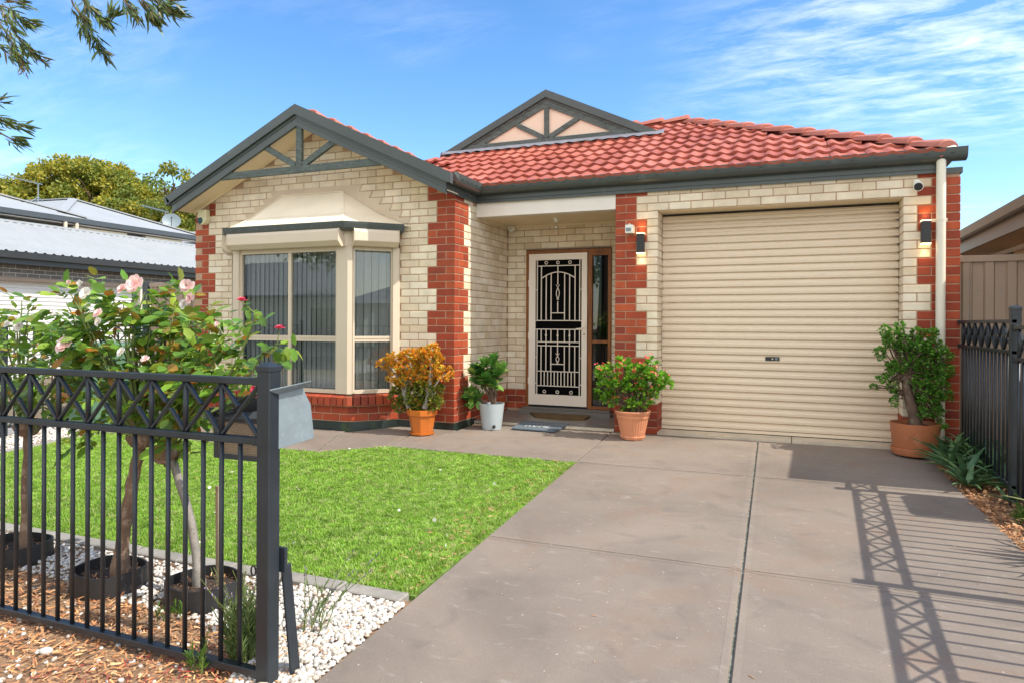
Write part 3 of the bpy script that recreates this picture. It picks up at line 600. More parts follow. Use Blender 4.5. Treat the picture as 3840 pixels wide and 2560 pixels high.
# --- bay window
bw = MB(); FZ0, FZ1 = .385, 2.10
def wframe(mb, A, B, n, mull=[], rails=[(.99, 1.055)], t=.06):
    """window frame between ground points A and B (z FZ0..FZ1) with outward normal n"""
    A = Vector(A); B = Vector(B); d = (B-A).normalized(); L = (B-A).length; nn = Vector(n)
    def bx(u0, u1, z0, z1, dep=.05, off=0.0):
        P = [A+d*u0+nn*off, A+d*u1+nn*off, A+d*u1+nn*(off-dep), A+d*u0+nn*(off-dep)]; mb.prism([(p.x, p.y, z0) for p in P], (0, 0, z1-z0))
    bx(0, L, FZ1-t, FZ1); bx(0, L, FZ0, FZ0+.045); bx(0, t*.6, FZ0+.045, FZ1-t); bx(L-t*.6, L, FZ0+.045, FZ1-t)
    us = [0]+mull+[L]
    for u in mull: bx(u-.022, u+.022, FZ0+.045, FZ1-t, .045, -.002)
    for z0, z1 in rails:
        bx(t*.6, L-t*.6, z0, z0+.025, .044, -.003); bx(t*.6, L-t*.6, z1-.028, z1, .044, -.003); bx(t*.6, L-t*.6, z0+.025, z1-.028, .03, -.012)
def pane(A, B, n, parent, z0=FZ0+.045, z1=FZ1-.06, m='glass'):
    A = Vector(A); B = Vector(B); d = (B-A).normalized(); nn = Vector(n); P = [A+nn*-.025, B+nn*-.025, B+nn*-.030, A+nn*-.030]
    mb = MB(); mb.prism([(p.x, p.y, z0) for p in P], (0, 0, z1-z0)); return mb.build('pane', M[m], parent)
P0, P1, P2, P3 = (-6.93, 7.115, 0), (-6.52, 6.70, 0), (-4.813, 6.70, 0), (-4.393, 7.115, 0)
bayw = bpy.data.objects.new('bay_window', None); link(bayw); bayw.parent = house; bayw.location = Vector((-5.66, 6.9, .38))-Vector((-3, 8, 0)); ROOTLOC[bayw.name] = (-5.66, 6.9, .38)
mb = MB(); wframe(mb, (-6.435, 6.70, 0), (-4.957, 6.70, 0), (0, -1, 0), [.770], t=.05); mb.build('frame', M['window'], bayw)
fa, fb = Vector((-4.775, 6.738, 0)), Vector((-4.44, 7.07, 0)); mb = MB(); wframe(mb, fa, fb, (c45, -c45, 0), t=.04); mb.build('frame', M['window'], bayw)
ga, gb = Vector((-6.88, 7.07, 0)), Vector((-6.555, 6.738, 0)); mb = MB(); wframe(mb, ga, gb, (-c45, -c45, 0), t=.04); mb.build('frame', M['window'], bayw)
mb = MB()
mb.prism([(-4.957, 6.70, FZ0), (-4.957, 6.676, FZ0), (-4.806, 6.676, FZ0), (-4.765, 6.716, FZ0), (-4.80, 6.76, FZ0), (-4.957, 6.76, FZ0)], (0, 0, FZ1-FZ0+.02))
mb.build('corner_post', M['window'], bayw); mb = MB()
mb.prism([(-6.435, 6.76, FZ0), (-6.56, 6.76, FZ0), (-6.565, 6.716, FZ0), (-6.525, 6.676, FZ0), (-6.435, 6.676, FZ0)], (0, 0, FZ1-FZ0+.02))
mb.build('corner_post', M['window'], bayw); mb = MB(); mb.prism([(-4.45, 7.09, FZ0), (-4.42, 7.04, FZ0), (-4.372, 7.09, FZ0), (-4.372, 7.118, FZ0), (-4.45, 7.118, FZ0)], (0, 0, FZ1-FZ0)); mb.build('wall_post', M['window'], bayw); mb = MB(); mb.prism([(-6.87, 7.09, FZ0), (-6.90, 7.04, FZ0), (-6.945, 7.09, FZ0), (-6.945, 7.118, FZ0), (-6.87, 7.118, FZ0)], (0, 0, FZ1-FZ0))
mb.build('wall_post', M['window'], bayw)
for a, b, n in (((-6.40, 6.70, 0), (-5.69, 6.70, 0), (0, -1, 0)), ((-5.645, 6.70, 0), (-4.99, 6.70, 0), (0, -1, 0)), (fa+Vector((c45, c45, 0))*.025, fb-Vector((c45, c45, 0))*.025, (c45, -c45, 0)), (ga+Vector((c45, -c45, 0))*.025, gb-Vector((c45, -c45, 0))*.025, (-c45, -c45, 0))):
    pane(a, b, n, bayw, z0=1.055); pane(a, b, n, bayw, z1=.99)
# vertical blinds
mb = MB(); V = [(-.0425+.017*i, .011*(1-((i-2.5)/2.5)**2), z) for i in range(6) for z in (.43, 2.07)]; mb.poly(V, [(2*i, 2*i+2, 2*i+3, 2*i+1) for i in range(5)]); bm_ = meshof(mb, 'blind_slat', M['blind']); [setattr(p, 'use_smooth', True) for p in bm_.polygons]
bx = -6.385
while bx < -5.02:
    inst('blind_slat', bm_, bayw, (bx, 6.80, 0), (0, 0, math.radians(-16+random.uniform(-5, 5)))); bx += .072
fa2 = fa+Vector((-c45, c45, 0))*.10; k = 6
for i in range(k):
    q = fa2+Vector((c45, c45, 0))*(.01+i*.090); inst('blind_slat', bm_, bayw, (q.x, q.y, 0), (0, 0, math.radians(45-22+random.uniform(-14, 10))))
for i in range(5):
    q = ga+Vector((c45, c45, 0))*.08+Vector((c45, -c45, 0))*(.05+i*.078); inst('blind_slat', bm_, bayw, (q.x, q.y, 0), (0, 0, math.radians(-45+30)))
mb = MB(); mb.tube([(-6.4, 6.80, .435), (-5.0, 6.80, .435)], .003, 5); mb.build('blind_chain', M['white_pl'], bayw)
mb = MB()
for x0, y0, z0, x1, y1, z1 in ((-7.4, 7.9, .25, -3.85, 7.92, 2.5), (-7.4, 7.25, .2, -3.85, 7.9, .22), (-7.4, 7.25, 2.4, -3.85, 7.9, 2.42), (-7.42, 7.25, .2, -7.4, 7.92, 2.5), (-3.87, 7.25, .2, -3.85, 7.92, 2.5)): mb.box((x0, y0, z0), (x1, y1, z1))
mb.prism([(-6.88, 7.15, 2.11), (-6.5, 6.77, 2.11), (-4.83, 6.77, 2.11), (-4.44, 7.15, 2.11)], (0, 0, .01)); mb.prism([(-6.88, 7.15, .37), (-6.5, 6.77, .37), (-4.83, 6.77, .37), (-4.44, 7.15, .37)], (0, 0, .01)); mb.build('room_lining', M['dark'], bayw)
# roller-shutter boxes
def shutter(A, B, n):
    A = Vector(A); B = Vector(B); nn = Vector(n); prof = [(0, 2.295), (.125, 2.295), (.145, 2.262), (.145, 2.155), (.085, 2.10), (0, 2.10)]
    mb = MB(); P = [A+nn*o+Vector((0, 0, z)) for o, z in prof]; mb.prism(P, B-A); o = mb.build('shutter_box', M['pelmet'], bayw, bevel=.003)
    for e in (A, B):
        mb = MB(); d = (B-A).normalized()*(.006 if e is B else -.006); P = [e+nn*(o*1.0+.0)+Vector((0, 0, z)) for o, z in [(0, 2.302), (.13, 2.302), (.152, 2.266), (.152, 2.150), (.088, 2.092), (0, 2.092)]]; mb.prism(P, d); mb.build('end_cap', M['pelmet'], bayw)
shutter((-6.50, 6.688, 0), (-4.845, 6.688, 0), (0, -1, 0)); shutter((-4.775, 6.728, 0), (-4.41, 7.09, 0), (c45, -c45, 0)); shutter((-6.90, 7.08, 0), (-6.56, 6.735, 0), (-c45, -c45, 0))
mb = MB(); mb.prism([(-6.90, 7.10, 2.102), (-6.53, 6.70, 2.102), (-6.50, 6.66, 2.102), (-4.83, 6.66, 2.102), (-4.77, 6.72, 2.102), (-4.40, 7.10, 2.102)], (0, 0, .24)); mb.build('head_box', M['pelmet'], bayw)
# bay roof, gutter, flashing
mb = MB(); gl = [(-7.10, 7.10), (-6.535, 6.56), (-4.785, 6.56), (-4.215, 7.10)]
e1, e2 = (-6.127, 7.105, 2.835), (-5.189, 7.105, 2.83)
z = 2.352; T = [(a, b, z) for a, b in gl]; mid = lambda a, b, s, dz: tuple(a[i]+(b[i]-a[i])*s+(dz if i == 2 else 0) for i in range(3))
m1, m2 = mid(T[1], e1, .45, -.05), mid(T[2], e2, .45, -.05); m0, m3 = mid(T[0], e1, .45, -.05), mid(T[3], e2, .45, -.05)
mb.poly([T[1], T[2], m2, m1, e2, e1], [(0, 1, 2, 3), (3, 2, 4, 5)]); mb.poly([T[2], T[3], m3, m2, e2], [(0, 1, 2, 3), (3, 2, 4)]); mb.poly([T[0], T[1], m1, m0, e1], [(0, 1, 2, 3), (3, 2, 4)])
mb.build('bay_roof', M['bayroof'], bayw)
mb = MB()
for a, b in ((m2, e2), (T[2], m2), (m1, e1), (T[1], m1), (e1, e2)): mb.bar(Vector(a)+Vector((0, -.002, .002)), Vector(b)+Vector((0, -.002, .002)), .03, .008)
mb.build('roof_seam', M['bayroof'], bayw)
mb = MB(); gp_ = [(0, 2.27), (.055, 2.275), (.085, 2.30), (.10, 2.345), (.105, 2.372), (.095, 2.372), (.088, 2.35), (.07, 2.345), (0, 2.345)]
mb.sweep(gp_, [(-6.99, 7.105), (-6.52, 6.64), (-4.80, 6.64), (-4.335, 7.105)]); mb.build('bay_gutter', M['trim'], bayw)
mb = MB()
for x in np.arange(-6.45, -4.82, .135): mb.box((x, 6.5425, 2.325), (x+.035, 6.5455, 2.3285))
mb.build('gutter_slot', M['lead'], bayw)
fp = [(565, 1045), (612, 1036), (640, 1031), (622, 990), (705, 978), (685, 935), (770, 926), (750, 881), (830, 870), (810, 820), (1345, 776), (1485, 768), (1463, 822), (1560, 820), (1535, 868), (1633, 867), (1610, 917), (1705, 914), (1683, 963), (1778, 962), (1757, 1013), (1840, 1010), (1828, 1052), (1700, 1060), (1340, 850), (905, 880), (610, 1080)]
P = [atY(600+a/1.96, 300+b/1.96, YW-.010) for a, b in fp]; mb = MB(); mb.prism(P, (0, .008, 0)); mb.build('stepped_flashing', M['flash'], house)
# --- roofs
TG = .466; CT = math.cos(math.atan(TG)); ST = math.sin(math.atan(TG))
def zr(y): return 2.915+TG*(y-7.56)
roof = MB(); d_ = .085
ridY, ridZ = 10.47, zr(10.47)-.055
roof.poly([(1.44, 7.56, zr(7.56)-d_), (-1.47, ridY, ridZ-.03), (-3.6, ridY, ridZ-d_), (-5.63, 9.60, zr(9.60)-d_), (-3.52, 7.56, zr(7.56)-d_)], [(0, 1, 2, 3, 4)])
roof.poly([(1.44, 7.56, zr(7.56)-d_), (1.44, 13.4, zr(7.56)-d_), (-1.47, ridY, ridZ-.03)], [(0, 1, 2)])
roof.poly([(1.44, 13.4, zr(7.56)-d_), (-7.7, 13.4, zr(7.56)-d_), (-5.63, ridY, ridZ-d_), (-1.47, ridY, ridZ-.03)], [(0, 1, 2, 3)])
roof.poly([(-7.74, 6.80, 2.875-d_), (-5.631, 6.80, 3.862-d_), (-5.631, 10.4, 3.862-d_), (-7.74, 13.4, 2.875-d_)], [(0, 1, 2, 3)])
roof.poly([(-3.50, 6.80, 2.868-d_), (-3.50, 7.56, 2.868-d_), (-5.631, 9.62, 3.862-d_), (-5.631, 6.80, 3.862-d_)], [(0, 1, 2, 3)])
rf = roof.build('roof', M['ridge'], house)
# one interlocking tile: rolled cross-section, thick front lip
def tileproto():
    W, Lg = .328, .355; n = 12; V = []; F = []
    prof = [(-.002+W*i/n, .0) for i in range(n+1)]
    def zz(u):
        t = (u/W*2) % 1.0; return .022*max(0, math.sin(math.pi*min(1, t/.62)))**1.2 if t < .62 else -.004*math.sin(math.pi*(t-.62)/.38)
    for v, h in ((0, .036), (Lg, .004)):
        for i in range(n+1): u = W*i/n; V.append((u, v, zz(u)*1.0+h))
    for i in range(n+1): u = W*i/n; V.append((u, .004, zz(u)+.036-.032))
    for i in range(n): F += [(i, i+1, n+1+i+1, n+1+i), (2*(n+1)+i, 2*(n+1)+i+1, i+1, i)]
    return V, F
TV, TF = tileproto()
mb = MB(); mb.poly(TV, TF); tile_me = meshof(mb, 'roof_tile', M['tile'])
for p in tile_me.polygons: p.use_smooth = True
tile_me.set_sharp_from_angle(angle=math.radians(50))
GA = .318; cands = []
for i in range(11):
    y = 7.545+i*GA*CT; z = zr(y)-.062
    for j in range(-22, 6):
        x = j*.33+(.165 if i % 2 else 0)*0+.02*math.sin(i*1.7)
        xm = x+.165; ym = y+.15
        if xm > 1.44-(ym-7.56)-.02: continue
        if ym < 9.62 and xm < -3.50-(ym-7.56)+.02: continue
        if ym >= 9.62 and xm < -5.7: continue
        if y > 9.60 and -4.95 < xm < -1.95 and y < 10.4: continue
        if y > 10.3: continue
        if y > 9.35 and xm < -4.9: continue
        cands.append((x, y, z))
rotm = math.atan(TG)
for x, y, z in cands[:300]:
    inst('roof_tile', tile_me, rf, (x+random.uniform(-.003, .003), y, z+random.uniform(-.002, .002)), (rotm+random.uniform(-.006, .006), 0, random.uniform(-.004, .004)))
# wing slope tiles, edge-on from the street
P_, A_ = [], []
for i in range(7):
    s = i*GA; X = -3.56-s*CT; Z = 2.835+s*ST
    for j in range(0, 9):
        y = 6.82+j*.33
        if y+.3 > 7.56+(-3.50-X)+.25: continue
        P_.append((X, y, Z-.018)); A_.append([(0, 1, 0), (-CT, 0, ST), (ST, 0, CT)])
o = cloud('side_slope_tiles', TV, TF, P_, np.array(A_), np.ones(len(P_)), M['tile'], house)
for p in o.data.polygons: p.use_smooth = True
# hip and ridge caps
def cap(a, b):
    a = Vector(a); b = Vector(b); d = (b-a).normalized(); sx = d.cross(Vector((0, 0, 1))).normalized(); up = sx.cross(d); mb = MB(); V = []
    for t, (w_, h, dz) in ((0, (.125, .072, .022)), (.045, (.135, .085, .022)), (1, (.105, .062, -.004))):
        p = a+(b-a)*t
        for k in range(7):
            an = math.pi*k/6; V.append(p+sx*w_*math.cos(an)+up*(h*math.sin(an)**.7+dz-.03))
    F = [(r*7+k, r*7+k+1, r*7+8+k, r*7+7+k) for r in (0, 1) for k in range(6)]+[tuple(range(7))]
    mb.poly(V, F); o = mb.build('ridge_tile', M['ridge'], rf); sm(o, 40)
A = Vector((1.36, 7.60, zr(7.56)-.012)); B = Vector((-1.50, 10.49, ridZ+.020)); n = 12
for i in range(n): cap(A+(B-A)*(i/n), A+(B-A)*((i+1.12)/n))
for i in range(5): cap((-1.45-i*.38, ridY, ridZ+.03), (-1.45-i*.38-.42, ridY, ridZ+.03))
for i in range(7): cap((-5.631, 7.0+i*.38, 3.80), (-5.631, 7.42+i*.38, 3.80))
mb = MB()
for s in (-1, 1):
    q = Vector((s*.5, s*.5, 0)).normalized()*.10; mb.poly([A+q*1+Vector((0, 0, -.10)), A+Vector((0, 0, -.01)), B+Vector((0, 0, -.01)), B+q+Vector((0, 0, -.10))], [(0, 1, 2, 3)])
mb.box((-3.3, ridY-.085, ridZ-.12), (-1.45, ridY-.07, ridZ+.02)); mb.build('ridge_bedding', M['bedding'], rf)
# front gable trim
def slope_strip(name, m, ya, yb, top, bot, xr_, xl_, apex=-5.631, dz=0.0, parent=house):
    """pair of raking boards: top/bot = z at apex, running down to xr_/xl_ along the roof pitch"""
    mb = MB(); s = .467
    for xe in (xr_, xl_):
        L = abs(xe-apex); P = [(apex, ya, top), (xe, ya, top-s*L), (xe, ya, bot-s*L), (apex, ya, bot)]
        mb.prism(P, (0, yb-ya, 0))
    return mb.build(name, m, parent)
slope_strip('barge_capping', M['trim'], 6.735, 6.80, 3.862, 3.742, -3.505, -7.757)
mb = MB()
for sgn in (1, -1):
    a = Vector((-5.631, 6.732, 3.742)); b = a+Vector((sgn*2.10, 0, -.467*2.10)); mb.bar(a, b, .012, .012, (0, 0, 1))
mb.build('barge_lip', M['trim'], house)
for k, (t, bt, yy) in enumerate(((3.738, 3.70, 6.756), (3.698, 3.662, 6.764), (3.660, 3.600, 6.758))): slope_strip('barge_board', M['trim'], yy, 6.80, t, bt, -3.57-.004*k, -7.665)
mb = MB(); s = .465
for xe in (-3.60, -7.66):
    L = abs(xe+5.631); mb.prism([(-5.631, 6.80, 3.637), (xe, 6.80, 3.637-s*L), (xe, 7.118, 3.637-s*L), (-5.631, 7.118, 3.637)], (0, 0, .012))
mb.build('eave_soffit', M['beige'], house)
mb = MB()
for xe in (-3.64, -7.63):
    L = abs(xe+5.631); mb.prism([(-5.631, 7.095, 3.637), (xe, 7.095, 3.637-s*L), (xe, 7.095, 3.612-s*L), (-5.631, 7.095, 3.612)], (0, .02, 0))
mb.build('soffit_bead', M['beige'], house)
mb = MB(); mb.prism([(-7.757, 6.735, 2.87), (-7.80, 6.745, 2.872), (-7.775, 6.745, 2.80), (-7.70, 6.735, 2.745), (-7.66, 6.735, 2.79)], (0, .30, 0)); mb.box((-7.79, 7.0355, 2.78), (-7.66, 13.4, 2.87)); mb.build('side_gutter', M['trim'], house)
# decorative timbers in the gable
def timber(parent, pts, y, t, m='timber_trim', dep=.045):
    for a, b in pts:
        mb = MB(); mb.bar((a[0], y, a[1]), (b[0], y, b[1]), dep, t, (0, 0, 1) if abs(a[0]-b[0]) > .02 else (1, 0, 0)); mb.build('gable_timber', M[m], parent, bevel=.002)
timber(house, [((-6.86, 3.075), (-4.40, 3.075)), ((-5.603, 3.113), (-5.603, 3.62))], 6.80, .085)
timber(house, [((-5.66, 3.125), (-6.19, 3.425)), ((-5.55, 3.125), (-5.03, 3.405))], 6.803, .072)
# upper decorative gable on the main roof
g2 = bpy.data.objects.new('upper_gable', None); link(g2); g2.parent = house; g2.location = Vector((-3.42, 9.68, 3.88))-Vector((-3, 8, 0)); ROOTLOC[g2.name] = (-3.42, 9.68, 3.88)
slope_strip('barge_capping', M['trim'], 9.60, 9.70, 4.672, 4.565, -1.715, -5.13, -3.422, parent=g2)
mb = MB()
for sgn in (1, -1):
    a = Vector((-3.422, 9.597, 4.565)); b = a+Vector((sgn*1.60, 0, -.467*1.60)); mb.bar(a, b, .012, .012, (0, 0, 1))
mb.build('barge_lip', M['trim'], g2)
for k, (t, bt, yy) in enumerate(((4.562, 4.52, 9.625), (4.518, 4.47, 9.632), (4.468, 4.425, 9.628))): slope_strip('barge_board', M['timber_trim'], yy, 9.70, t, bt, -2.04-.11*k, -4.80+.11*k, -3.422, parent=g2)
mb = MB(); mb.prism([(-3.422, 9.655, 4.45), (-2.25, 9.655, 3.895), (-4.60, 9.655, 3.895)], (0, .03, 0)); mb.build('gable_sheet', M['pink'], g2)
timber(g2, [((-4.70, 3.925), (-2.13, 3.925)), ((-3.415, 3.965), (-3.415, 4.43))], 9.64, .07)
timber(g2, [((-3.46, 3.97), (-3.89, 4.20)), ((-3.37, 3.97), (-2.93, 4.20))], 9.643, .07)
mb = MB()
for sgn in (1, -1):
    mb.poly([(-3.422, 9.70, 4.655), (-3.422+sgn*1.68, 9.70, 3.87), (-3.422+sgn*1.68, 9.75, 3.87), (-3.422, 11.3, 4.655)], [(0, 1, 2, 3)])
mb.build('gable_roof', M['ridge'], g2)
mb = MB(); n = 40; V = []
for i in range(n+1):
    x = -5.12+3.45*i/n; y0 = 9.50-.02*math.sin(i*2.3)
    for y, dz in ((9.63, .035), (9.55, .02), (y0+.03, .004+.010*math.sin(i*2.9))): V.append((x, y, zr(y)+dz))
mb.poly(V, [(i*3+k, i*3+k+1, i*3+k+4, i*3+k+3) for i in range(n) for k in (0, 1)]); o = mb.build('lead_flashing', M['lead'], g2, smooth=True)
# fascia and gutters along the eave
mb = MB(); fpf = [(0, 2.680), (.014, 2.680), (.014, 2.706), (.008, 2.709), (.008, 2.716), (.016, 2.719), (.016, 2.760), (.009, 2.763), (.009, 2.770), (.018, 2.773), (.018, 2.85), (0, 2.85)]
mb.sweep(fpf, [(-3.622, 6.765), (-3.622, 7.672), (1.262, 7.672)]); mb.build('fascia', M['trim'], house)
mb = MB(); gprof = [(0, 2.778), (.060, 2.778), (.088, 2.792), (.108, 2.822), (.112, 2.862), (.118, 2.892), (.106, 2.894), (.100, 2.868), (.08, 2.862), (0, 2.862)]
mb.sweep(gprof, [(-3.604, 6.90), (-3.604, 7.6545), (1.50, 7.6545)]); sm(mb.build('gutter', M['trim'], house), 30)
mb = MB(); mb.prism([(-3.60, 6.895, 2.775), (-3.54, 6.895, 2.775), (-3.487, 6.895, 2.82), (-3.480, 6.895, 2.90), (-3.53, 6.86, 2.90), (-3.60, 6.86, 2.80)], (0, .006, 0)); mb.build('gutter_end', M['trim'], house); mb = MB(); mb.prism([(1.50, 7.6545, 2.778), (1.50, 7.60, 2.778), (1.50, 7.566, 2.792), (1.50, 7.546, 2.822), (1.50, 7.535, 2.894), (1.50, 7.6545, 2.894)], (.004, 0, 0)); mb.build('gutter_end', M['trim'], house)
mb = MB()
x = -3.33
while x < 1.42: mb.prism([(x, 7.5395, 2.838), (x+.02, 7.5390, 2.842), (x+.045, 7.5392, 2.838), (x+.02, 7.5392, 2.834)], (0, .003, 0)); x += .213
y = 7.0
while y < 7.5: mb.box((-3.4935, y, 2.838), (-3.490, y+.04, 2.843)); y += .12
tag(mb.build('gutter_slots', M['blackmat'], house), kind='stuff')
mb = MB(); mb.box((1.266, 7.655, 2.68), (1.272, 7.90, 2.85)); mb.box((1.272, 7.672, 2.672), (1.486, 7.90, 2.725)); mb.box((1.36, 7.90, 2.672), (1.486, 13.4, 2.725)); mb.build('parapet_cap', M['trim'], house)
# porch beam and ceiling
mb = MB(); mb.box((XWR+.001, 7.694, 2.517), (XP0-.001, 7.83, 2.684)); mb.build('porch_beam', M['white'], house)
mb = MB(); mb.box((XWR+.002, 7.8305, 2.532), (XP0+.005, 8.712, 2.545)); mb.build('porch_ceiling', M['beige'], house)
mb = MB(); mb.sweep([(0, 2.5315), (.028, 2.5315), (.02, 2.515), (0, 2.505)], [(XWR+.003, 7.835), (XWR+.003, 8.711), (XP0, 8.711)]); mb.build('ceiling_bead', M['beige'], house)
# downpipe
dp = MB(); dp.tube([(1.296, 7.605, 2.80), (1.296, 7.605, -.04)], .041, 20); o = dp.build('downpipe', M['pipe'], house); sm(o)
mb = MB(); mb.tube([(1.296, 7.605, 2.235), (1.296, 7.605, 2.212)], .0435, 20); mb.box((1.232, 7.655, 2.208), (1.36, 7.662, 2.239)); o = mb.build('pipe_clip', M['pipe'], house)
mb = MB(); mb.prism([(1.40, 7.58, zr(7.5)+.0), (1.33, 7.55, zr(7.5)-.02), (1.34, 7.545, zr(7.5)-.03), (1.43, 7.55, zr(7.5)-.03)], (0, 0, .03)); mb.build('mortar_dab', M['white'], rf)
# garage door: curtain of roll-formed slats
gd = bpy.data.objects.new('garage_door', None); link(gd); gd.parent = house; gd.location = Vector((-.208, 7.98, 0))-Vector((-3, 8, 0)); ROOTLOC[gd.name] = (-.208, 7.98, 0)
prof = [(.004, .0), (.004, .003), (-.020, .006), (-.022, .033), (-.019, .040), (-.010, .047), (-.009, .066), (.002, .078), (.004, .0818)]
x0, x1 = XO0+.004, XO1-.004
mb = MB(); V = []
for xx in (x0, x1):
    for y, z in prof: V.append((xx, y, z))
k = len(prof); mb.poly(V, [(i, k+i, k+i+1, i+1) for i in range(k-1)]); sme = meshof(mb, 'slat', M['door'])
for i in range(29): inst('slat', sme, gd, (0, 7.985, .062+i*.0822))
mb = MB(); mb.prism([(0, 0, .004), (0, 0, -.006), (-.5, 0, .0005), (-1, 0, .0015)], (0, -.0012, 0)); wm_ = meshof(mb, 'rub_mark', M['blackmat'])
for i in range(9, 29):
    o = inst('rub_mark', wm_, gd, (x1-.002, 7.9635, .062+i*.0822+.003+random.uniform(-.002, .004))); o.scale = (random.uniform(.04, .11)*(1.3 if i > 24 else 1), 1, random.uniform(.6, 1.3)*(1.6 if i > 24 else 1))
mb = MB(); mb.box((x0, 7.965, .026), (x1, 7.99, .060)); mb.build('bottom_rail', M['door'], gd); mb = MB(); mb.box((x0, 7.966, .018), (x1, 7.985, .0255)); mb.build('rubber_seal', M['rubber'], gd)
mb = MB(); mb.tube([(x0, 8.16, 2.53), (x1, 8.16, 2.53)], .165, 28); sm(mb.build('door_drum', M['door'], gd)); mb = MB(); mb.box((x0, 8.0, ZT-.10), (x1, 8.02, ZT+.1)); mb.box((x0, 8.3, 0), (x1, 8.32, 2.6)); mb.build('head_lining', M['dark'], gd)
mb = MB(); mb.box((-.286, 7.955, .825), (-.142, 7.972, .868)); lk = mb.build('lock_plate', M['blackmat'], gd, bevel=.003)
mb = MB(); mb.tube([(-.213, 7.953, .847), (-.213, 7.957, .847)], .0085, 14); mb.build('lock_barrel', M['chrome'], gd); mb = MB(); mb.box((-.186, 7.9525, .833), (-.160, 7.9545, .861)); mb.build('lock_pull', M['galv'], gd)
mb = MB(); mb.box((XO0-.02, YG+.115, ZT-.001), (XO1+.02, 8.12, ZT+.015)); mb.box((XO0+.001, YG+.012, ZT-.004), (XO1-.001, YG+.114, ZT+.004)); mb.build('door_soffit', M['beige'], house)
mb = MB(); mb.box((XO0+.002, 7.705, -.05), (-.02, 8.2, .0165)); mb.build('threshold', M['sill'], house); mb = MB(); mb.box((-.012, 7.705, -.05), (XO1-.002, 8.2, .0165)); mb.build('threshold', M['sill'], house)
mb = MB()
# front door: stained frame, cream security screen with wrought pattern, timber sidelight
fd = bpy.data.objects.new('front_door', None); link(fd); fd.parent = house; fd.location = Vector((-2.9, 8.7, .1))-Vector((-3, 8, 0)); ROOTLOC[fd.name] = (-2.9, 8.7, .1)
Yd = 8.70
mb = MB(); mb.box((-3.362, 8.69, .105), (-3.318, 8.80, 2.193)); mb.box((-2.500, 8.69, .105), (-2.440, 8.80, 2.145)); mb.box((-2.228, 8.69, .105), (-2.189, 8.80, 2.145)); mb.box((-3.3175, 8.69, 2.1455), (-2.189, 8.80, 2.193)); mb.box((-2.4395, 8.692, .960), (-2.2285, 8.80, 1.002)); mb.box((-2.4395, 8.692, 2.10), (-2.2285, 8.80, 2.145)); mb.box((-2.4395, 8.692, .105), (-2.2285, 8.80, .145))
mb.build('door_frame', M['frame_wood'], fd, bevel=.003)
mb = MB()
X0, X1, Z0, Z1, st = -3.314, -2.503, .132, 2.141, .094
for a in ((X0, Z0, X0+st, Z1), (X1-st*.78, Z0, X1, Z1), (X0+st, Z1-.085, X1-st*.78, Z1), (X0+st, Z0, X1-st*.78, Z0+.14)): mb.box((a[0], 8.672, a[1]), (a[2], 8.694, a[3]))
mb.build('screen_frame', M['grille'], fd)
mb = MB(); mb.box((X0+.05, 8.689, Z0+.05), (X1-.05, 8.691, Z1-.05)); mb.build('insect_screen', M['mesh_dark'], fd)
mb = MB(); gx0, gx1 = X0+st, X1-st*.78; gzb, gzt = Z0+.14, Z1-.085; gw = gx1-gx0; yb = 8.676
def gxu(u): return gx0+gw*u
def gb(u0, z0, u1, z1, r=.0062): mb.bar((gxu(u0), yb, z0), (gxu(u1), yb, z1), .011, r*2, (0, 1, 0))
fr = lambda v: Z0+(Z1-Z0)*(1-v)      # v = fraction down the leaf
def py1(p): return fr((p-145)/(1568-145+1268-0+0))      # unused
vt = lambda y: Z1-(y/2280.)*(Z1-Z0)   # y in leaf pixels below its top edge
for u in (.04, .96): gb(u, vt(85), u, vt(1020)); gb(u, vt(1140), u, vt(2165))
for y in (88, 185, 1010, 1140, 1330, 1385, 1990, 2165): gb(.04 if y not in (1010, 1140) else 0, vt(y), .96 if y not in (1010, 1140) else 1, vt(y))
for y in (545, 1560, 1960): gb(0, vt(y), .04, vt(y)); gb(.96, vt(y), 1, vt(y))
gb(.04, vt(2270-190+0), .96, vt(2080)) if False else None
cols = [.13, .237, .345, .49, .637, .745, .86]
arcz = lambda u: 280+((u-.495)/.365)**2*95
for u in (.13, .86): gb(u, vt(185), u, vt(1010))
for u in (.237, .345, .637, .745): gb(u, vt(arcz(u)), u, vt(1010))
gb(.49, vt(185), .49, vt(470)); gb(.49, vt(720), .49, vt(895)); gb(.345, vt(895), .637, vt(895))
pa = [(.13+.73*i/12) for i in range(13)]
for a, b in zip(pa, pa[1:]): gb(a, vt(arcz(a)), b, vt(arcz(b)))
for u in cols: gb(u, vt(1140), u, vt(1330))
for u in (.237, .49, .745): gb(u, vt(1330), u, vt(1385)); 
for u in (.13, .237, .345, .637, .745, .86): gb(u, vt(1385), u, vt(1770 if True else 0))
gb(.49, vt(1385), .49, vt(1520)); gb(.49, vt(1640), .49, vt(1770-110)); gb(.345, vt(1660), .637, vt(1660)); gb(.04, vt(1770), .96, vt(1770))
for i in range(11): u = .13+.073*i; gb(u, vt(1770), u, vt(1990))
def ringat(u, y, r=.019): mb.tube([(gxu(u)+r*math.cos(t*math.pi/8), yb, vt(y)+r*math.sin(t*math.pi/8)) for t in range(17)], .0055, 5, False)
for u in (.235, .49, .75): ringat(u, 137); 
for u in (.205, .49, .785): ringat(u, 2077)
